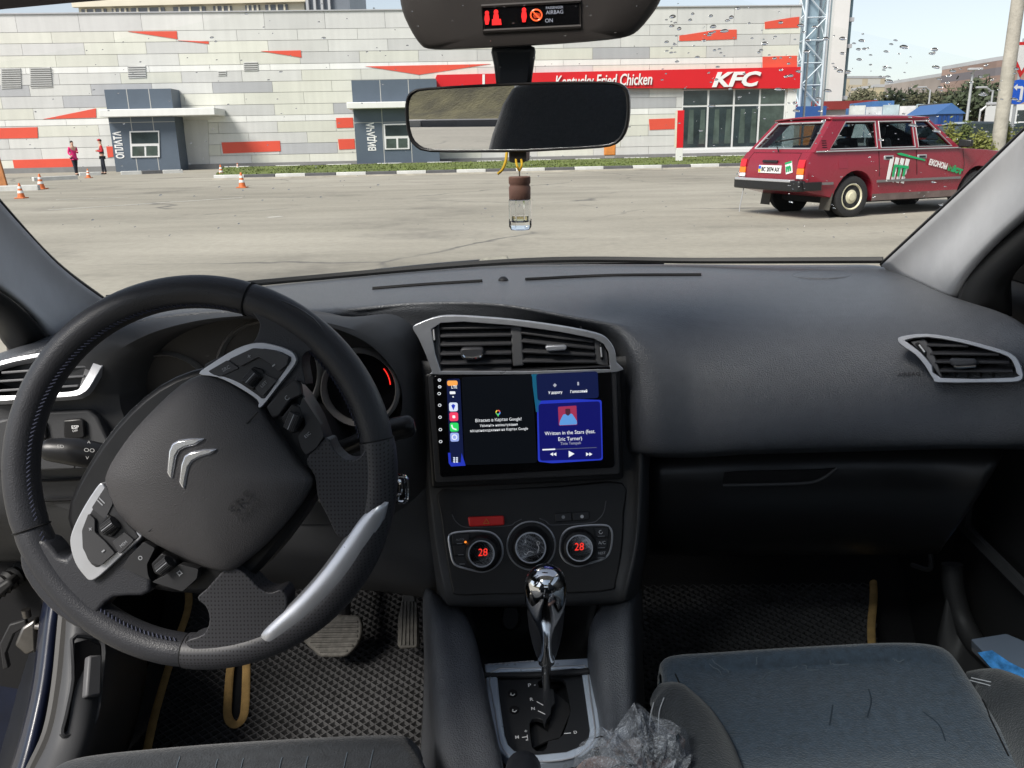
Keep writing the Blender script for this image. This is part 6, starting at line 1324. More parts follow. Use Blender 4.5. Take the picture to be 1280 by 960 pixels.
# ================================================================ steering wheel
we = R(14); wN = V((0, -math.cos(we), math.sin(we))); wC = P(250, 591, .747)
wX = V((1, 0, 0)); wY = wN.cross(wX).normalized()
wP = Plane(wC, wN)
sw = empty('steering_wheel', wC-wY*.19, 'black leather steering wheel turned left with chrome chevrons on its hub', 'steering wheel')
RW, rw = .1755, .0170
def wl(a, rr=RW, h=0.0): return wC+wX*(math.cos(R(a))*rr)+wY*(math.sin(R(a))*rr)+wN*h
def wang(x, y): p = wP.pt(x, y)-wC; return math.degrees(math.atan2(p.dot(wY), p.dot(wX)))
def rim(name, a0, a1, mt, r0=rw):
    n = max(4, int(abs(a1-a0)/3)); loops = []
    for i in range(n+1):
        a = a0+(a1-a0)*i/n; e = V((0, 0, 0)); rd = wX*math.cos(R(a))+wY*math.sin(R(a)); e = min(i, n-i)
        k = r0*(1 if e > 0 else .965)
        loops.append([wC+rd*(RW+math.cos(b)*k*.95)+wN*(math.sin(b)*k*1.08) for b in [2*math.pi*j/20 for j in range(20)]])
    vs, fs = loft(loops, True, True, True); return mk(name, vs, fs, mt, sw, ang=50)
aA, aB, aC, aD = wang(493, 546), wang(318, 352), wang(16, 668), wang(233, 815)
aC += 360 if aC < 0 else 0; aD += 360 if aD < 0 else 0
rim('rim', aA, aB, m_leather); rim('rim', aB, aC, m_leather); rim('rim', aC, aD, m_leather); rim('rim_perforated', aD, aA+360, m_perf, rw*1.07)
for a in (aA, aB, aC, aD):
    rd = wX*math.cos(R(a))+wY*math.sin(R(a)); tube('rim_seam', [wC+rd*(RW+math.cos(b)*rw*.965)+wN*(math.sin(b)*rw*1.09) for b in [2*math.pi*j/20 for j in range(20)]], .0009, m_void, sw, res=4, closed=True)
# stitching on the inner face of the rim
parts = []
def stitches(a0, a1):
    n = int(abs(a1-a0)/1.5)
    for i in range(n):
        a = a0+(a1-a0)*(i+.5)/n; da = .55
        parts.append(tube_data([wl(a-da, RW-rw*.88, .0102), wl(a+da, RW-rw*.76, .0132)], .00065, 4))
stitches(aB+1, aC-2); stitches(aC+2, aD-2); stitches(aA+2, aB-6)
tag(mk('stitching', *join(parts), m_thread, sw), kind='stuff')
# hub and airbag cover
hub = [(254, 468), (278, 473), (302, 486), (322, 503), (338, 524), (356, 552), (376, 580), (392, 598), (384, 618), (362, 648), (335, 678), (310, 700), (291, 712), (270, 710), (245, 701), (215, 687), (186, 671), (160, 650), (145, 628), (136, 604), (138, 588), (150, 566), (172, 536), (200, 506), (228, 481)]
hb_pts = wP.pts(sp2(hub, 2), .012)
back = sp2([(235, 470), (300, 455), (370, 470), (415, 545), (405, 610), (340, 700), (290, 730), (200, 725), (140, 700), (105, 640), (130, 575), (180, 510)], 3)
prism('hub_back', wP.pts(back, -.03), wN, -.01, .034, m_black, sw, bevel=.006)
pillow('airbag_cover', hb_pts, wN, [(1.0, -.012), (1.0, .004), (.985, .009), (.95, .0125), (.86, .017), (.7, .0215), (.5, .025), (.25, .0268)], m_cover, sw)
m_logo = M('emblem_chrome', (.92, .92, .95), .16, .75)
def chev(L, nm='chevron'):
    return prism(nm, wP.pts(L, .0365), wN, -.004, .0045, m_logo, sw, bevel=.0018, seg=2)
chev([(258, 547.5), (240, 547.5), (225, 549.5), (217, 554), (213, 563), (210.5, 590), (213, 595), (217.5, 598.5), (220, 582), (222, 570), (226, 563), (233, 559), (246, 556)])
chev([(273, 560.5), (256, 561), (240, 564), (232, 569), (228, 580), (225.5, 602), (228, 607), (232.5, 611.5), (235, 596), (238, 583), (243, 576), (252, 571), (266, 567)])
m_emb = M('embossed', (.035, .034, .035), .5)
text('embossed_lettering', 'SRS', wP.pt(292, 643, .0372), wP.pt(317, 618, .0372), wN, m_emb, sw, h=.0016, height=.0078); text('embossed_lettering', 'AIRBAG', wP.pt(300, 652, .0362), wP.pt(326, 626, .0362), wN, m_emb, sw, h=.0018, height=.0046)
for L_ in ([(186, 664), (225, 630)], [(212, 655), (255, 625)], [(308, 530), (322, 515)]): tube('cover_seam', [wP.pt(L_[0][0], L_[0][1], .0292), wP.pt((L_[0][0]+L_[1][0])/2, (L_[0][1]+L_[1][1])/2, .0335), wP.pt(L_[1][0], L_[1][1], .0352)], .0009, m_emb, sw, res=4)
# spokes
def spoke(name, L, mt, h0=.0, h1=.014): return prism(name, wP.pts(sp2(L, 3), h0), wN, -.016, h1, mt, sw, bevel=.010, seg=5)
spoke('spoke', [(262, 464), (286, 444), (318, 432), (328, 418), (330, 404), (322, 389), (334, 374), (362, 378), (396, 398), (414, 424), (405, 436), (388, 440), (382, 452), (386, 480), (372, 476), (330, 505)], m_leather)
spoke('spoke', [(92, 695), (66, 672), (40, 676), (36, 705), (58, 742), (92, 772), (118, 782), (128, 764), (150, 742), (196, 735), (180, 680), (130, 640)], m_leather)
spoke('spoke', [(398, 592), (388, 572), (412, 545), (422, 560), (436, 572), (452, 570), (462, 556), (474, 548), (484, 570), (478, 610), (465, 645), (448, 660), (428, 668), (414, 642), (402, 618)], m_perf, .002, .015)
spoke('spoke', [(292, 704), (312, 712), (330, 730), (344, 735), (358, 732), (364, 750), (350, 780), (320, 802), (285, 812), (250, 806), (240, 795), (262, 786), (269, 768), (264, 752), (254, 742), (266, 730)], m_perf, .002, .015)
# satin insert on the lower right of the rim
io = sp2([(484, 627), (476, 655), (455, 694), (427, 731), (391, 766), (352, 796), (330, 808)], 4, False); ii = sp2([(474, 628), (452, 646), (430, 676), (401, 715), (369, 751), (339, 779), (325, 795)], 4, False)
lp = []
for k in range(len(io)):
    row = []; e_ = min(1, min(k, len(io)-1-k)/2.5+.25)
    for q in range(9):
        f_ = q/8; x = ii[k][0]+(io[k][0]-ii[k][0])*f_; y = ii[k][1]+(io[k][1]-ii[k][1])*f_; row.append(wP.pt(x, y, .0135+.0055*e_*math.sin(math.pi*min(1, max(0, f_)))**.6))
    lp.append(row)
vs, fs = loft(lp); mk('silver_insert', vs, fs, m_silver, sw, ang=180, thick=.004)
# button pods
m_pod = M('pod_grey', (.055, .055, .058), .4)
def silver(L): return prism('silver_trim', wP.pts(sp2(L, 3), .010), wN, -.012, .0105, m_silver, sw, bevel=.004, seg=4)
silver([(254, 467), (270, 454), (300, 436), (325, 428.5), (346, 431), (366, 438), (373, 446), (372, 456), (352, 482), (333, 506), (327, 508), (326, 499), (300, 482), (276, 471)])
silver([(135, 602), (124, 612), (108, 638), (97, 662), (95, 678), (101, 700), (112, 716), (120, 722), (132, 716), (160, 690), (182, 670), (180, 664), (160, 648), (146, 628)])
def btn(L, h=.021, mt=None, nm='button', t=.004): return prism(nm, wP.pts(rnd4(L, 2.2, 3), h), wN, -.006, t, mt or m_pod, sw, bevel=.0014)
pod_ = lambda L: prism('pod_plate', wP.pts(sp2(L, 2), .0207), wN, -.004, .0008, m_podd, sw, bevel=.0008)
m_podd = M('pod_dark', (.035, .035, .037), .4)
pod_([(262, 465.5), (290, 448), (318, 436.5), (343, 437.5), (360, 444), (364, 451), (346, 477), (331, 498), (322, 494), (300, 479), (280, 471)])
pod_([(135, 609), (124, 624), (110, 647), (103.5, 664), (104, 681), (110, 699), (120, 709), (130, 704), (155, 683), (174, 671), (160, 655), (146, 634)])
# upper pod
btn([(262, 464), (286, 450), (301, 460), (276, 471)], .019); u1_ = btn([(288, 449), (318, 435), (346, 438), (362, 446), (360, 456), (350, 464), (340, 455), (325, 446), (302, 458)], .021); btn([(317, 481), (330, 466), (348, 475), (330, 495)], .020)
w1 = btn([(302, 476), (318, 458), (330, 462), (331, 472), (318, 488), (308, 484)], .0215, m_black, 'roller_well', .003)
# right pod
btn([(334, 509), (352, 487), (370, 474), (376, 480), (378, 494), (364, 500), (350, 520), (342, 522)], .017, m_button); btn([(380, 496), (388, 508), (402, 530), (406, 545), (396, 560), (384, 568), (378, 560), (374, 545), (384, 530), (376, 508)], .016, m_button); btn([(352, 522), (366, 504), (376, 508), (381, 522), (372, 540), (364, 542)], .017, m_black, 'roller_well', .003)
# lower pods
btn([(135, 606), (144, 628), (134, 648), (124, 640), (117, 634)], .019); btn([(113, 641), (121, 648), (121, 664), (134, 676), (146, 690), (128, 706), (116, 702), (106, 684), (105, 662)], .021); btn([(143, 676), (158, 664), (170, 674), (152, 692)], .020)
btn([(124, 655), (136, 642), (148, 650), (152, 660), (142, 671), (130, 668)], .0215, m_black, 'roller_well', .003)
btn([(155, 708), (164, 694), (182, 676), (196, 684), (186, 704), (187, 716), (190, 724)], .017, m_button); btn([(192, 726), (208, 718), (226, 704), (250, 710), (248, 722), (230, 738)], .016, m_button); btn([(190, 704), (204, 690), (222, 700), (222, 708), (206, 720), (194, 716)], .017, m_black, 'roller_well', .003)
def roller(a, b):
    p, q = wP.pt(*a, .026), wP.pt(*b, .026); d_ = (q-p).normalized()
    r_ = tube('roller', [p, q], .0062, m_button, sw, res=16)
    for k in range(7):
        f_ = (k-3)/3*.8; s_ = wN.cross(d_).normalized(); o_ = wN*(math.cos(f_)*.0064)+s_*(math.sin(f_)*.0064); tube('roller_ridge', [p+o_, q+o_], .0004, m_grey if k == 3 else m_black, r_, res=4)
roller((310, 478), (321, 466)); roller((362, 536), (370, 517)); roller((131, 662), (144, 652)); roller((199, 712), (212, 701))
def wt_(s, a, b, h=.0262):
    a, b = (a[0]+(b[0]-a[0])*.15, a[1]+(b[1]-a[1])*.15), (b[0]-(b[0]-a[0])*.15, b[1]-(b[1]-a[1])*.15)
    text('button_symbol', s, wP.pt(*a, h), wP.pt(*b, h), wN, m_grey, sw, h=0)
wt_('LIST', (326, 486), (336, 477), .0246); wt_('SRC', (277, 466), (290, 459), .0236); wt_('+', (311, 450), (316, 446)); wt_('-', (342, 462), (347, 458)); wt_('ESC', (381, 549), (390, 541), .0208); wt_('MEM', (150, 686), (161, 677), .0246); wt_('+', (113.5, 666), (117.5, 661)); wt_('-', (129, 694), (134, 690)); wt_('II', (127, 633), (132, 628), .0236); wt_('o', (174, 702), (180, 697), .0216); wt_('¤', (224, 723), (231, 717), .0208); wt_('C', (358, 502), (363, 497), .0216)
# ================================================================ column, stalks, ignition
co = empty('steering_column', P(300, 640, 1.0), 'black steering column shroud behind the wheel', 'steering column')
ca_, cb2 = wC+wN*-.03, wC-wN*.36
tube('shroud', [ca_, ca_-wN*.04, ca_-wN*.10, cb2], [.05, .062, .072, .075], m_dark, co, res=24, flat=.85, upv=(0, 0, 1))
def stalk(name, label, pts_, rads, marks, mt=m_black):
    t = empty(name, P(*pts_[0]), label, 'control stalk')
    tube('lever', spline([P(*p) for p in pts_], 4), [rads[0]+(rads[-1]-rads[0])*0+r for r in []] or sum(([rads[i]+(rads[i+1]-rads[i])*k/4 for k in range(4)] for i in range(len(rads)-1)), [])+[rads[-1]], mt, t, res=18)
    for (a, b) in marks[0]: 
        c_, d_ = P(*a), P(*b); tube('collar_line', [c_, c_+(d_-c_)*.02], marks[1], m_dark, t, res=20)
    return t
s1 = stalk('light_stalk', 'black lighting stalk with white lamp symbols left of the wheel hub', [(190, 582, .90), (155, 576, .87), (128, 571, .855), (95, 565, .845), (62, 562, .84), (55, 561, .84)], [.009, .0105, .0150, .0155, .0125, .0085], ([], 0))
sP1 = Plane.three(P(60, 562, .824), P(130, 570, .838), P(95, 580, .832))
for s_, a, b in (('⊏D', (72, 560), (80, 560)), ('OO', (105, 564.5), (118, 565.5)), ('▲', (109, 554), (113, 554.3)), ('▽', (107, 574), (111, 574.3))):
    text('stalk_symbol', {'⊏D': 'ED', '▲': 'A', '▽': 'V'}.get(s_, s_), sP1.pt(*a, .003), sP1.pt(*b, .003), sP1.n, m_white, s1, h=0)
for x in (98, 131):
    c_ = P(x, 570, .852); d_ = (P(128, 571, .855)-P(95, 565, .845)).normalized(); tube('collar_line', [c_-d_*.0006+V((0, 0, .002)), c_+d_*.0006+V((0, 0, .002))], .0158, m_void, s1, res=20)
s2 = stalk('wiper_stalk', 'black wiper stalk with rounded tip right of the wheel rim', [(395, 570, .93), (430, 560, .91), (465, 545, .895), (492, 537, .885), (512, 532.5, .88), (518, 531, .88)], [.010, .010, .0105, .0135, .0125, .0075], ([], 0))
c_ = P(494, 536.5, .885); d_ = (P(512, 532.5, .88)-P(465, 545, .895)).normalized(); tube('collar_line', [c_-d_*.0006, c_+d_*.0006], .0138, m_void, s2, res=20)
iP = Plane(P(500, 612, .93), (.1, -1, .1))
t = empty('ignition_key', iP.pt(480, 630), 'chrome edged ignition key fob right of the wheel', 'key')
prism('fob', iP.pts(rnd4([(470, 605), (503, 597), (507, 624), (474, 630)], 5)), iP.n, -.008, .003, m_black, t, bevel=.002)
tube('chrome_edge', spline(iP.pts([(494, 596.5), (503, 595), (508, 600), (508.5, 622), (504, 627.5), (497, 626), (498, 618), (501, 614), (500.5, 603)], .004), 3, True), .0026, m_chrome, t, res=8, closed=True)
tube('key_blade', [iP.pt(474, 618, -.003), P(400, 625, .95)], .004, m_steel, t, res=8)
# ================================================================ pedals and floor mats
mP = Plane.three(V((-.4, 1.187, .2455)), V((.1, 1.187, .2455)), V((-.4, 1.55, .345)))   # mat plane, sloping up to the toe board
def pedal(name, L, Y, tilt, mt, ridges, label, vertical=False, armtop=None):
    pl = Plane(P(sum(p[0] for p in L)/len(L), sum(p[1] for p in L)/len(L), Y), (0, -1, tilt)); c_ = pl.pt(sum(p[0] for p in L)/len(L), sum(p[1] for p in L)/len(L))
    t = empty(name, c_, label, 'pedal')
    prism('pad', pl.pts(L), pl.n, -.012, .004, mt, t, bevel=.003)
    for a, b in ridges: tube('rib', [pl.pt(*a, .0045), pl.pt(*b, .0045)], .0022, mt, t, res=6)
    if armtop: tube('arm', spline([pl.pt(*armtop[0], -.012), P(*armtop[1]), P(*armtop[2])], 4), .009, m_black, t, res=8)
    return t
m_ped = M('pedal_rubber', (.10, .095, .085), .7, var=(90, .45), rvar=60)
pedal('brake_pedal', sp2([(386, 774), (392, 770), (444, 769), (451, 773), (453, 790), (447, 806), (436, 818), (428, 821), (402, 821), (394, 815), (380, 802), (377, 790)], 2), 1.27, .75, m_ped, [((388, y), (447, y-1)) for y in (778, 784, 790, 796, 802)]+[((394, 808), (441, 807)), ((400, 814), (434, 813.5))], 'worn ribbed brake pedal over the driver mat', armtop=((432, 775), (432, 745, 1.36), (430, 690, 1.45)))
pedal('accelerator_pedal', [(505, 741), (518, 740), (523, 770), (524, 806), (520, 810), (500, 811), (497, 806), (498, 770)], 1.29, .55, m_ped, [((503+k*4.3, 752), (501+k*4.8, 806)) for k in range(5)], 'narrow ribbed accelerator pedal beside the console', armtop=((512, 745), (512, 735, 1.36), (512, 690, 1.42)))
def floor_mat(name, outline, label, edge, cut=None, zoff=0.0, cell=.0195):
    t = empty(name, mP.pt(*outline[0]), label, 'floor mat')
    O = mP.pts(outline, zoff); prism('base', O, mP.n, 0, .004, m_matb, t)
    u = V((1, 0, 0)); v = mP.n.cross(u).normalized(); o = O[0]
    poly = [((p-o).dot(u), (p-o).dot(v)) for p in O]
    cutp = [((p-o).dot(u), (p-o).dot(v)) for p in mP.pts(cut, zoff)] if cut else None
    def inside(x, y, L):
        c_ = False; n = len(L)
        for i in range(n):
            x1, y1 = L[i]; x2, y2 = L[(i+1) % n]
            if (y1 > y) != (y2 > y) and x < (x2-x1)*(y-y1)/(y2-y1)+x1: c_ = not c_
        return c_
    ok = lambda x, y: inside(x, y, poly) and not (cutp and inside(x, y, cutp))
    x0, x1 = min(p[0] for p in poly), max(p[0] for p in poly); y0, y1 = min(p[1] for p in poly), max(p[1] for p in poly)
    cw, ch = cell, cell*.72; vs = []; fs = []; ni = int((x1-x0)/cw)+2; nj = int((y1-y0)/ch)+2
    def ridge(a, b):
        A = o+u*a[0]+v*a[1]+mP.n*(.0038+zoff*0); B = o+u*b[0]+v*b[1]+mP.n*(.0038); d_ = (B-A).normalized(); s_ = d_.cross(mP.n)*.00115; k = len(vs); h_ = mP.n*.0075
        vs.extend([A-s_*1.5, A+s_*1.5, A+s_*.5+h_, A-s_*.5+h_, B-s_*1.5, B+s_*1.5, B+s_*.5+h_, B-s_*.5+h_]); fs.extend([(k, k+4, k+7, k+3), (k+1, k+2, k+6, k+5), (k+2, k+3, k+7, k+6)])
    for j in range(-1, nj):
        for i in range(-1, ni):
            for q in (0, 1):
                ax_, ay = x0+(i+q*.5)*cw, y0+(j+q*.5)*ch
                for sx, sy in ((.5, .5), (.5, -.5)):
                    if ok(ax_, ay) and ok(ax_+sx*cw, ay+sy*ch): ridge((ax_, ay), (ax_+sx*cw, ay+sy*ch))
                sx_2, sy_2 = ax_+.5*cw, ay
                if ok(sx_2, sy_2):
                    k = len(vs); c_ = o+u*sx_2+v*sy_2+mP.n*.004; r_ = .0021
                    vs.extend([c_+u*r_, c_+v*r_, c_-u*r_, c_-v*r_, c_+mP.n*.0022]); fs.extend([(k, k+1, k+4), (k+1, k+2, k+4), (k+2, k+3, k+4), (k+3, k, k+4)])
    tag(mk('lattice', vs, fs, m_mat, t, smooth=False), kind='stuff')
    for L_ in edge:
        tube('edging', spline([mP.pt(x, y, zoff+.0115) for x, y in L_], 5), .0072, m_tan, t, res=10, flat=.4, upv=mP.n)
    return t
dm = [(228, 700), (236, 752), (222, 800), (206, 850), (192, 900), (182, 950), (178, 1000), (560, 1000), (552, 900), (540, 800), (530, 700)]
cutl = [(303, 800), (306, 830), (303, 870), (300, 895), (294, 901), (288, 895), (288, 870), (292, 830), (296, 800)]
floor_mat('floor_mat', dm, 'black lattice rubber mat with tan edging in the bright driver footwell', [[(228, 700), (236, 752), (222, 800), (206, 850), (192, 900), (182, 950), (178, 1000)], [(553, 880), (548, 930), (544, 960), (541, 1000)], [(309, 800), (308, 830), (307, 870), (304, 896), (294, 906), (285, 896), (285, 870), (288, 835), (293, 800)]], cutl)
pm = [(800, 660), (800, 760), (795, 900), (1105, 900), (1096, 800), (1092, 740), (1088, 660)]
floor_mat('floor_mat', pm, 'black lattice rubber mat in the dark passenger footwell', [[(1086, 660), (1090, 700), (1092, 745), (1089, 790), (1095, 850), (1104, 900)]])
# ================================================================ seats
def seat(name, label, cush, mt, bol, X, back):
    t = empty(name, (X, .5, FLZ), label, 'seat')
    patch('cushion', cush, mt, t, su=6, sv=6, thick=.02)
    for pts_, rads in bol: tube('bolster', spline([P(*p) for p in pts_], 4), sum(([rads[i]+(rads[i+1]-rads[i])*k/4 for k in range(4)] for i in range(len(rads)-1)), [])+[rads[-1]], m_fabd, t, res=20)
    y0, z0, y1, z1 = back
    vs, fs = loft([[V((X+sx*w_, y0+(y1-y0)*f_+q*th, z0+(z1-z0)*f_)) for sx, q in ((-1, 1), (-.8, 1.25), (0, 1.0), (.8, 1.25), (1, 1), (1, -1), (0, -1), (-1, -1))] for f_, w_, th in ((0, .22, .07), (.3, .24, .07), (.7, .23, .06), (.95, .19, .05), (1.0, .16, .03))], True, True, True)
    mk('backrest', vs, fs, m_fabd, t, sub=1, ang=180)
    hc = V((X, y1-.03, min(z1+.10, 1.26))); vs, fs = loft([[hc+V((sx*w_, sy*.05*th, dz)) for sx, sy in ((-1, .4), (-.6, 1), (.6, 1), (1, .4), (1, -.4), (.6, -1), (-.6, -1), (-1, -.4))] for dz, w_, th in ((-.07, .10, .7), (-.05, .125, 1), (.04, .125, 1), (.08, .10, .7))], True, True, True)
    mk('headrest', vs, fs, m_fabd, t, sub=1, ang=180)
    for s in (-1, 1): tube('headrest_post', [hc+V((s*.05, 0, -.14)), hc+V((s*.05, 0, -.05))], .006, m_steel, t, res=8)
    box('seat_base', V((X, .45, FLZ+.08)), (.40, .50, .15), m_dark, t, bevel=.01)
    return t
def nose(sil, Y, dz=.17):
    ps_ = [P(x, y, Y) for x, y in sil]
    return [[p+V((0, -.01, -dz)) for p in ps_], [p+V((0, .020, -.075)) for p in ps_], [p+V((0, .024, -.035)) for p in ps_], [p+V((0, .016, -.010)) for p in ps_], ps_]
pc = nose([(836, 846), (842, 833), (900, 828), (1010, 821), (1120, 816), (1174, 820), (1188, 834)], .952)+[
      [(838, 866, .92), (852, 856, .918), (910, 848, .935), (1020, 840, .94), (1130, 836, .935), (1192, 846, .918), (1206, 862, .92)],
      [(856, 914, .855), (872, 903, .855), (925, 895, .866), (1035, 888, .87), (1150, 887, .866), (1222, 896, .855), (1240, 914, .855)],
      [(874, 975, .775), (890, 962, .78), (940, 956, .787), (1050, 951, .79), (1170, 950, .787), (1254, 958, .78), (1276, 972, .775)],
      [(895, 1045, .685), (908, 1032, .688), (960, 1030, .69), (1070, 1030, .69), (1200, 1030, .69), (1295, 1032, .688), (1320, 1045, .685)],
      [V((.14, .45, .44)), V((.17, .45, .49)), V((.24, .44, .48)), V((.40, .44, .48)), V((.53, .44, .48)), V((.60, .45, .49)), V((.63, .45, .44))]]
ps = seat('passenger_seat', 'blue grey fabric front passenger seat with scribble pattern', pc, m_fabric, [([(822, 868, .90), (838, 880, .885), (862, 912, .845), (880, 955, .79), (900, 1040, .68)], [.016, .030, .036, .040, .042]), ([(1205, 856, .945), (1236, 868, .925), (1268, 892, .885), (1305, 935, .82), (1360, 1020, .70)], [.018, .036, .046, .050, .052])], .385, (.30, .55, .02, 1.10))
def seam(L_, mt, par, r=.0011, lift=.004, nm='seam', on=True):
    if on: return tube(nm, [hit('cushion', v.x, v.y, .0105)[0] for v in spline([V((x, y, 0)) for x, y, Y in L_], 5)], r, mt, par, res=5)
    return tube(nm, spline([P(x, y, Y-lift) for x, y, Y in L_], 5), r, mt, par, res=5)
seam([(846, 850, .925), (866, 900, .858), (886, 958, .783)], m_void, ps, .0010); seam([(1197, 838, .922), (1225, 892, .857), (1256, 954, .783)], m_void, ps, .0010)
for pts_ in ([(817, 878, .866), (813, 895, .855), (812, 910, .84)], [(830, 872, .862), (824, 890, .848), (823, 915, .82)], [(1212, 850, .91), (1250, 862, .888), (1290, 890, .85)], [(1214, 847, .915), (1254, 858, .892), (1294, 886, .855)]): seam(pts_, m_threadw, ps, .0007, .0, 'seam', False)
# scribbles woven into the fabric
m_scr = M('scribble_light', (.075, .095, .115), .9); m_scr2 = M('scribble_dark', (.017, .027, .039), .9)
for L_, mt in (([(885, 832, .945), (896, 842, .935), (901, 852, .92)], m_scr), ([(889, 830, .95), (903, 838, .94), (910, 848, .93)], m_scr), ([(942, 829, .957), (946, 825, .965)], m_scr), ([(952, 858, .92), (960, 849, .932), (973, 846, .935)], m_scr), ([(988, 836, .948), (1006, 838, .946), (1008, 845, .937), (1022, 845, .937)], m_scr), ([(1034, 822, .966), (1040, 836, .947), (1060, 836, .947)], m_scr), ([(1112, 822, .963), (1120, 830, .95), (1128, 828, .953)], m_scr),
               ([(1085, 870, .898), (1088, 885, .876), (1083, 905, .85)], m_scr2), ([(1152, 898, .862), (1172, 915, .84), (1180, 935, .815)], m_scr2), ([(1040, 890, .88), (1036, 915, .85)], m_scr2)):
    seam(L_, mt, ps, .0008, 0, 'fabric_scribble')
dc = nose([(60, 985), (90, 964), (200, 951), (340, 941), (480, 935), (508, 941), (516, 956)], .79)+[
      [(70, 1000, .75), (85, 990, .752), (200, 974, .765), (340, 964, .77), (486, 960, .765), (520, 970, .748), (528, 985, .75)],
      [(50, 1070, .67), (62, 1060, .67), (200, 1050, .68), (350, 1040, .68), (500, 1040, .68), (536, 1050, .662), (546, 1065, .665)],
      [V((-.64, .30, .46)), V((-.62, .30, .50)), V((-.46, .30, .49)), V((-.34, .30, .49)), V((-.16, .30, .49)), V((-.13, .31, .50)), V((-.12, .31, .46))]]
ds = seat('driver_seat', 'dark blue grey driver seat edge with pinstripes at the bottom left', dc, m_fabd, [], -.37, (.06, .52, -.22, 1.22))
for k in range(7):
    x = 225+k*40+(k % 2)*8; seam([(x+4, 951-k*1.3, .808), (x, 962, .79), (x-4, 978, .76)], m_scr, ds, .0007, .006)
# ================================================================ passenger door with its pocket
dr = empty('passenger_door', (.72, .6, .3), 'closed dark passenger door with speaker mesh and lower pocket', 'car door')
dx = .70
patch('door_panel', [[V((dx+.02, 1.26, .97)), V((dx+.02, .9, .965)), V((dx+.02, .4, .96)), V((dx+.02, -.2, .96))], [V((dx-.005, 1.26, .93)), V((dx-.02, .9, .92)), V((dx-.03, .4, .92)), V((dx-.02, -.2, .92))], [V((dx, 1.27, .70)), V((dx-.01, .9, .70)), V((dx-.02, .4, .72)), V((dx-.01, -.2, .72))], [V((dx+.02, 1.27, .50)), V((dx+.02, .9, .50)), V((dx+.02, .4, .5)), V((dx+.02, -.2, .5))], [V((dx+.03, 1.27, .28)), V((dx+.03, .9, .28)), V((dx+.03, .4, .28)), V((dx+.03, -.2, .28))]], m_dark, dr, thick=.02)
q = lambda y, z: V((.735-.11*max(0, (z-.95)/.40), y, z))
holed('window_frame', [q(1.30, .965), q(.95, 1.24), q(.78, 1.352), q(-.20, 1.352), q(-.20, .965)], [[q(1.05, .99), q(.88, 1.19), q(.76, 1.29), q(-.14, 1.29), q(-.14, .99)]], (-1, 0, .27), 0, .03, m_rubber, dr)
mk('window_glass', [q(1.1, .97), q(.9, 1.22), q(.76, 1.32), q(-.16, 1.32), q(-.16, .97)], [(0, 1, 2, 3, 4)], m_sideglass, dr, smooth=False)
sP2 = Plane(V((.695, 1.1, .6)), (-1, 0, 0))
pk = tube('pocket_edge', spline([P(1190, 705, 1.18), P(1192, 735, 1.17), P(1203, 775, 1.15), P(1222, 808, 1.11), P(1250, 832, 1.06), P(1290, 862, 1.0)], 5), .016, m_dark, dr, res=10)
patch('pocket_wall', [[P(1190, 705, 1.18), P(1203, 775, 1.15), P(1222, 808, 1.11), P(1250, 832, 1.06), P(1300, 870, .99)], [P(1180, 760, 1.16), P(1195, 830, 1.12), P(1215, 870, 1.07), P(1245, 900, 1.02), P(1290, 940, .95)], [P(1172, 800, 1.15), P(1188, 880, 1.1), P(1208, 930, 1.05), P(1235, 960, 1.0), P(1280, 1000, .93)]], m_dark, dr)
tube('trim_edge', spline([P(1163, 690, 1.20), P(1164, 705, 1.20), P(1160, 712, 1.21), P(1140, 706, 1.25)], 4), .004, m_face, dr, res=6)
ms = holed('speaker_mesh', [V((.676, y, z)) for y, z in ((1.20, .58), (1.20, .76), (1.0, .80), (.85, .72), (.85, .56))], [[V((.676, y, z)) for y, z in ((1.185, .595), (1.185, .745), (1.0, .782), (.865, .71), (.865, .575))]], (-1, 0, 0), -.004, .004, m_face, dr)
wpk = Plane.three(P(1215, 798, 1.08), P(1290, 830, 1.02), P(1262, 795, 1.07))
wp = empty('wipes_pack', wpk.pt(1245, 820), 'clear pack with bright blue print standing in the passenger door pocket', 'pack')
prism('pack_body', wpk.pts(rnd4([(1213, 801), (1258, 794), (1300, 812), (1300, 862), (1262, 850)], 3)), wpk.n, -.02, .004, M('pack_film', (.13, .16, .21), .2, coat=.4), wp, bevel=.006)
prism('pack_print', wpk.pts([(1222, 816), (1240, 813), (1262, 828), (1290, 842), (1290, 856), (1258, 846), (1238, 834)], .0045), wpk.n, 0, .0006, M('pack_blue', (.06, .26, .62), .3, var=(60, .6)), wp)
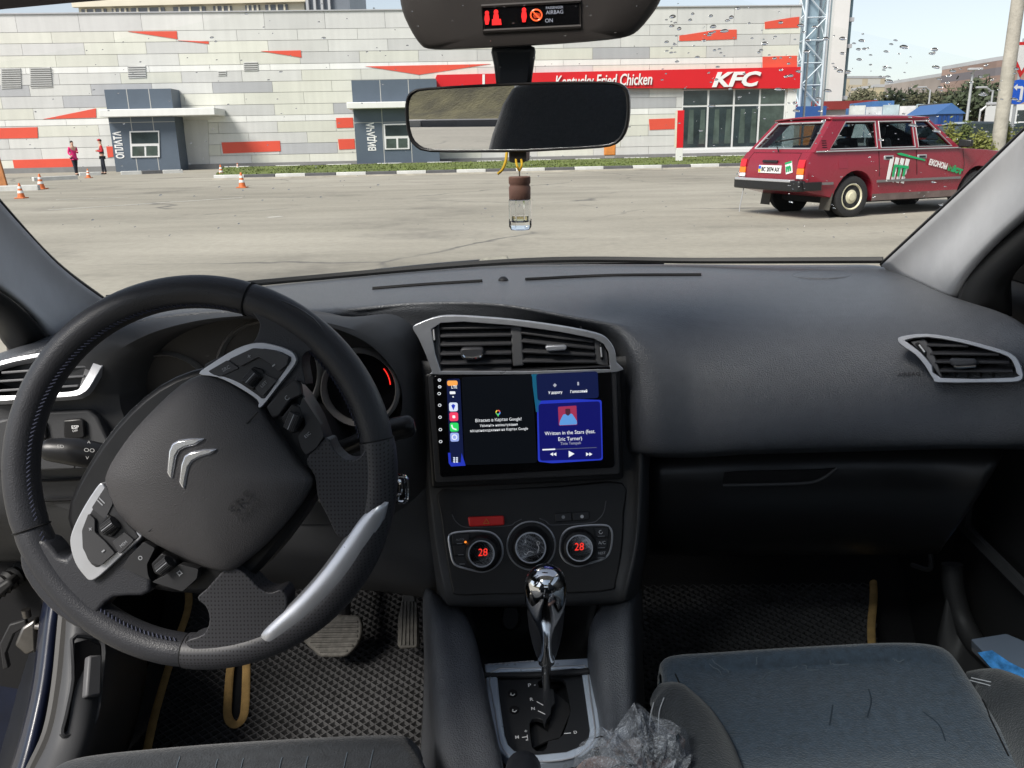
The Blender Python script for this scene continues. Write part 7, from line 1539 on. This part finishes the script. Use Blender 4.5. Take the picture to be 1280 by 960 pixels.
# ================================================================ plastic bag on the console
rb_ = random.Random(5)
bag = empty('plastic_bag', P(795, 980, .70), 'crumpled clear plastic bag with bread rolls beside the gear surround', 'bag')
def bagmat():
    m = bpy.data.materials.new('clear_film'); m.use_nodes = True; nt = m.node_tree; nt.nodes.clear(); L = nt.links.new
    o = nt.nodes.new('ShaderNodeOutputMaterial'); mx = nt.nodes.new('ShaderNodeMixShader'); mx2 = nt.nodes.new('ShaderNodeMixShader')
    t_ = nt.nodes.new('ShaderNodeBsdfTransparent'); t_.inputs[0].default_value = (.93, .94, .96, 1); g = nt.nodes.new('ShaderNodeBsdfGlossy'); g.inputs['Roughness'].default_value = .1; d_ = nt.nodes.new('ShaderNodeBsdfDiffuse'); d_.inputs[0].default_value = (.75, .77, .82, 1)
    lw = nt.nodes.new('ShaderNodeLayerWeight'); lw.inputs[0].default_value = .22; nz = nt.nodes.new('ShaderNodeTexNoise'); nz.inputs['Scale'].default_value = 45; nz.inputs['Detail'].default_value = 4
    rp = nt.nodes.new('ShaderNodeValToRGB'); rp.color_ramp.elements[0].position = .45; rp.color_ramp.elements[1].position = .75; rp.color_ramp.elements[0].color = (.08, .08, .08, 1); rp.color_ramp.elements[1].color = (.48, .48, .48, 1)
    L(nz.outputs['Fac'], rp.inputs[0]); L(rp.outputs[0], mx.inputs[0]); L(t_.outputs[0], mx.inputs[1]); L(d_.outputs[0], mx.inputs[2])
    L(lw.outputs['Fresnel'], mx2.inputs[0]); L(mx.outputs[0], mx2.inputs[1]); L(g.outputs[0], mx2.inputs[2])
    n2 = nt.nodes.new('ShaderNodeTexNoise'); n2.inputs['Scale'].default_value = 28; n2.inputs['Detail'].default_value = 3; bp = nt.nodes.new('ShaderNodeBump'); bp.inputs['Strength'].default_value = .15; bp.inputs['Distance'].default_value = .004
    L(n2.outputs['Fac'], bp.inputs['Height']); L(bp.outputs[0], g.inputs['Normal']); L(mx2.outputs[0], o.inputs[0]); return m
m_film = bagmat()
ring = [(716, 965), (722, 938), (736, 922), (752, 913), (768, 912), (784, 888), (792, 882), (806, 886), (824, 897), (846, 908), (858, 924), (866, 938), (874, 940), (878, 965), (860, 990), (800, 1000), (740, 995)]
bc = P(800, 950, .76)
def baglayer(sc, seed, Yb):
    r_ = random.Random(seed); lo_ = []
    base = [P(x, y, Yb) for x, y in ring]; cc_ = sum(base, V())/len(base); base = spline(base, 2, True)
    for k, (f_, up_, yy) in enumerate(((1.0, 0.0, 0), (.93, .006, -.014), (.80, .012, -.026), (.64, .012, -.034), (.46, .006, -.038), (.26, -.004, -.038), (.06, -.012, -.036))):
        lp_ = []
        for i, p in enumerate(base):
            q_ = cc_+(p-cc_)*f_*sc; j_ = .003 if k == 0 else .0055; fold = .012*math.sin(i*.9+seed+k*.55)*(0.3 if k == 0 else f_)
            lp_.append(q_+V((r_.uniform(-j_, j_), yy*sc+r_.uniform(-j_, j_), up_+fold+r_.uniform(-j_, j_)*.8)))
        lo_.append(lp_)
    vs, fs = loft(lo_, True); tri = []
    for f in fs: tri += [(f[0], f[1], f[2]), (f[0], f[2], f[3])]
    return vs, tri
mk('film', *baglayer(1.0, 3, .765), m_film, bag, ang=32)
mk('film', *baglayer(.84, 8, .752), m_film, bag, ang=32)
m_bun = M('bread', (.30, .20, .165), .7, var=(30, .35), bump=('noise', 60, .5, .004))
for (x, y, Y, r_) in ((752, 968, .775, .024), (800, 972, .772, .026), (842, 970, .775, .023)):
    c_ = P(x, y, Y); lp = []
    for i in range(1, 9):
        th = math.pi*i/9; lp.append([c_+V((math.cos(a)*math.sin(th)*r_*1.25, math.sin(a)*math.sin(th)*r_*.9, math.cos(th)*r_*.7))*(1+.12*noise.noise(V((a, th, x)))) for a in [k*math.pi/9 for k in range(18)]])
    vs, fs = loft(lp, True, True, True); mk('bread_roll', vs, fs, m_bun, bag, ang=180)
prism('paper_label', Plane(P(775, 925, .775), (-.2, -.6, .8)).pts([(768, 935), (782, 925), (812, 920), (806, 928), (790, 948), (770, 944)]), (-.2, -.6, .8), 0, .0006, M('paper_brown', (.16, .12, .10), .6), bag)
# ================================================================ interior mirror, overhead housing, perfume
mo = P(648, 147, .965); my, mz = R(11.9), R(-2.5)
mN = V((-math.sin(my)*math.cos(mz), -math.cos(my)*math.cos(mz), math.sin(mz))); mPl = Plane(mo, mN)
mir = empty('rear_view_mirror', mPl.pt(648, 190), 'wide black framed rear view mirror hanging from the windscreen', 'mirror')
mo_ = sp2([(507.5, 132), (510, 120), (517, 113), (533, 109.6), (600, 105.5), (655, 103), (710, 101.8), (757, 101.8), (775, 104), (785, 112), (787.5, 128), (786.5, 150), (782, 167), (771, 180), (750, 185), (700, 187.8), (654, 190), (600, 190.5), (539, 190), (521, 184), (512, 172), (508, 152)], 2)
mc = (648, 147); mi_ = [(mc[0]+(x-mc[0])*.972, mc[1]+(y-mc[1])*.915) for x, y in mo_]
pillow('shell', mPl.pts(mo_, -.002), -mN, [(1.0, .0), (1.0, .008), (.95, .018), (.8, .026), (.4, .032)], m_black, mir)
holed('frame', mPl.pts(mo_), [mPl.pts(mi_)], mN, -.002, .005, m_black, mir, bevel=.002)
prism('mirror_glass', mPl.pts([(mc[0]+(x-mc[0])*1.006, mc[1]+(y-mc[1])*1.01) for x, y in mi_], .0008), mN, -.0005, .001, m_mirror, mir)
prism('dip_lever', mPl.pts(rnd4([(636, 187), (658, 187), (657.5, 202), (653, 203.5), (640, 203.5), (636.5, 202)], 2)), mN, -.02, .0, m_black, mir, bevel=.003)
hP2 = Plane(P(660, 30, .945), (0, -.97, -.18))
arm = loft([[hP2.pt(x, y, h_) for x, y, h_ in ((612, 58, .0), (671, 57, .0), (668, 57, -.05), (615, 58, -.05))], [hP2.pt(x, y, h_) for x, y, h_ in ((617, 82, -.004), (668, 81, -.004), (665, 81, -.045), (620, 82, -.045))], [hP2.pt(x, y, h_) for x, y, h_ in ((620, 112, -.01), (664, 111, -.01), (661, 111, -.04), (624, 112, -.04))]], True, True, True)
mk('stem', *arm, M('stem_grey', (.03, .035, .045), .4), mir, bevel=.006)
oh = empty('overhead_display_housing', P(660, 60, .945), 'brown grey housing with red seat belt lights above the mirror', 'warning display')
hou = [(494, -60), (498, -20), (501, 5), (506, 22), (516, 42), (526, 56), (535, 61), (560, 62), (620, 59.5), (700, 55), (760, 50), (785, 45.5), (798, 38), (812, 22), (824, 4), (832, -20), (836, -60)]
hp_ = hP2.pts(sp2(hou, 2, False)); 
pillow('shell', hp_, hP2.n, [(1.02, -.06), (1.02, -.02), (1.0, .0), (.97, .008), (.9, .0135), (.6, .015)], m_house, oh)
dpl = prism('display', hP2.pts([(603.5, 9.5), (723.5, 3), (723.5, 30.5), (606, 36.8)], .0152), hP2.n, -.003, .0008, m_piano, oh)
tube('display_rim', hP2.pts([(602, 8), (726, 1.2), (726, 33), (604, 39)], .0155), .002, m_house, oh, res=6, closed=True)
e_belt = EM('belt_red', (1.0, .03, .03), 1.3); e_no = EM('airbag_off_orange', (1.0, .12, .03), 1.3)
def fig(x, y, s=1.0):
    f_ = lathe('belt_figure', hP2.pt(x, y-7*s, .0165), hP2.n, [(.0024*s, 0), (.0024*s, .0004)], e_belt, dpl, n=12)
    prism('belt_figure_body', hP2.pts([(x-3*s, y-4*s), (x+3*s, y-4.3*s), (x+3.6*s, y+2*s), (x+2*s, y+9*s), (x-2*s, y+9.2*s), (x-3.4*s, y+2*s)], .0165), hP2.n, 0, .0004, e_belt, dpl)
fig(608.7, 22.5, .9); fig(620, 22, 1.0); prism('child_seat_mark', hP2.pts([(615, 24), (626, 23.5), (627, 31), (615, 31.5)], .0165), hP2.n, 0, .0003, e_belt, dpl); fig(655, 19, .95)
tube('prohibition_ring', [hP2.pt(670.3+7*math.cos(q*.45), 18.8+7*math.sin(q*.45), .0168) for q in range(14)], .0008, e_no, dpl, res=5, closed=True); tube('prohibition_bar', [hP2.pt(665.5, 14, .0168), hP2.pt(675, 23.6, .0168)], .0008, e_no, dpl, res=5)
prism('airbag_mark', hP2.pts([(666, 19), (670, 15.5), (675, 17), (675.5, 22), (668, 23)], .0163), hP2.n, 0, .0003, EM('airbag_dim', (.5, .05, .02), 1), dpl)
for s_, a, b in (('PASSENGER', (682.5, 11.5), (704, 10.4)), ('AIRBAG', (682.5, 18), (704, 16.8)), ('ON', (681.5, 28.2), (691, 27.7))): text('display_lettering', s_, hP2.pt(*a, .0165), hP2.pt(*b, .0165), hP2.n, e_g, dpl, h=0)
# hanging perfume bottle
pb0 = P(651, 287, .95); pb = empty('hanging_perfume_bottle', pb0, 'small clear perfume bottle with wooden cap hanging on a yellow string', 'bottle')
sc_ = .95*1.04/F
zx = lambda y: P(650.5, y, .95)
cB = zx(287); hB = lambda y: (zx(y)-cB).length
upd = V((0, 0, 1))
m_wood = M('cap_wood', (.20, .105, .08), .65, var=(40, .25)); m_bot = M('bottle_glass', (.95, .96, .97), .02, trans=1.0, ior=1.42); m_liq = M('perfume', (.85, .74, .45), .0, trans=1.0, ior=1.33)
def octa(r_, h_, n=8): return [cB+V((math.cos(math.pi/n+2*math.pi*i/n)*r_, math.sin(math.pi/n+2*math.pi*i/n)*r_, h_)) for i in range(n)]
rb = .0136
vs, fs = loft([octa(rb*.8, .0), octa(rb, .004), octa(rb, hB(250)), octa(rb*.92, hB(248.5)), octa(rb*.70, hB(249)), octa(rb*.72, .010), octa(rb*.5, .0085)], True, True, True); mk('glass', vs, fs, m_bot, pb, smooth=False)
vs, fs = loft([octa(rb*.60, .0105), octa(rb*.66, .0115), octa(rb*.66, hB(270)), octa(rb*.64, hB(269.5))], True, True, True); mk('liquid', vs, fs, m_liq, pb, smooth=False)
lathe('cap', cB, (0, 0, 1), [(.0115, hB(249.5)), (.0120, hB(248)), (.0122, hB(234)), (.0112, hB(232)), (.0112, hB(230.5)), (.0122, hB(228.5)), (.0122, hB(221.5)), (.0115, hB(220.5))], m_wood, pb, n=28)
m_str = M('string_yellow', (.62, .38, .02), .8)
top = mPl.pt(648, 200, -.006); cap = cB+V((0, 0, hB(220.5)))
tube('cord', [cap, cap+V((0, 0, .006))], .0009, m_steel, pb, res=6)
for s in (-1, 1): tube('string', spline([cap+V((0, 0, .006)), cap+V((s*.0028, 0, .012)), V((top.x+s*.003, top.y, top.z+.002))], 4), .0013, m_str, pb, res=6)
tube('loose_string', spline([P(633.5, 191, .955), P(632, 202, .95), P(628, 212, .945), P(622, 217.5, .945)], 4), .0017, m_str, pb, res=6)
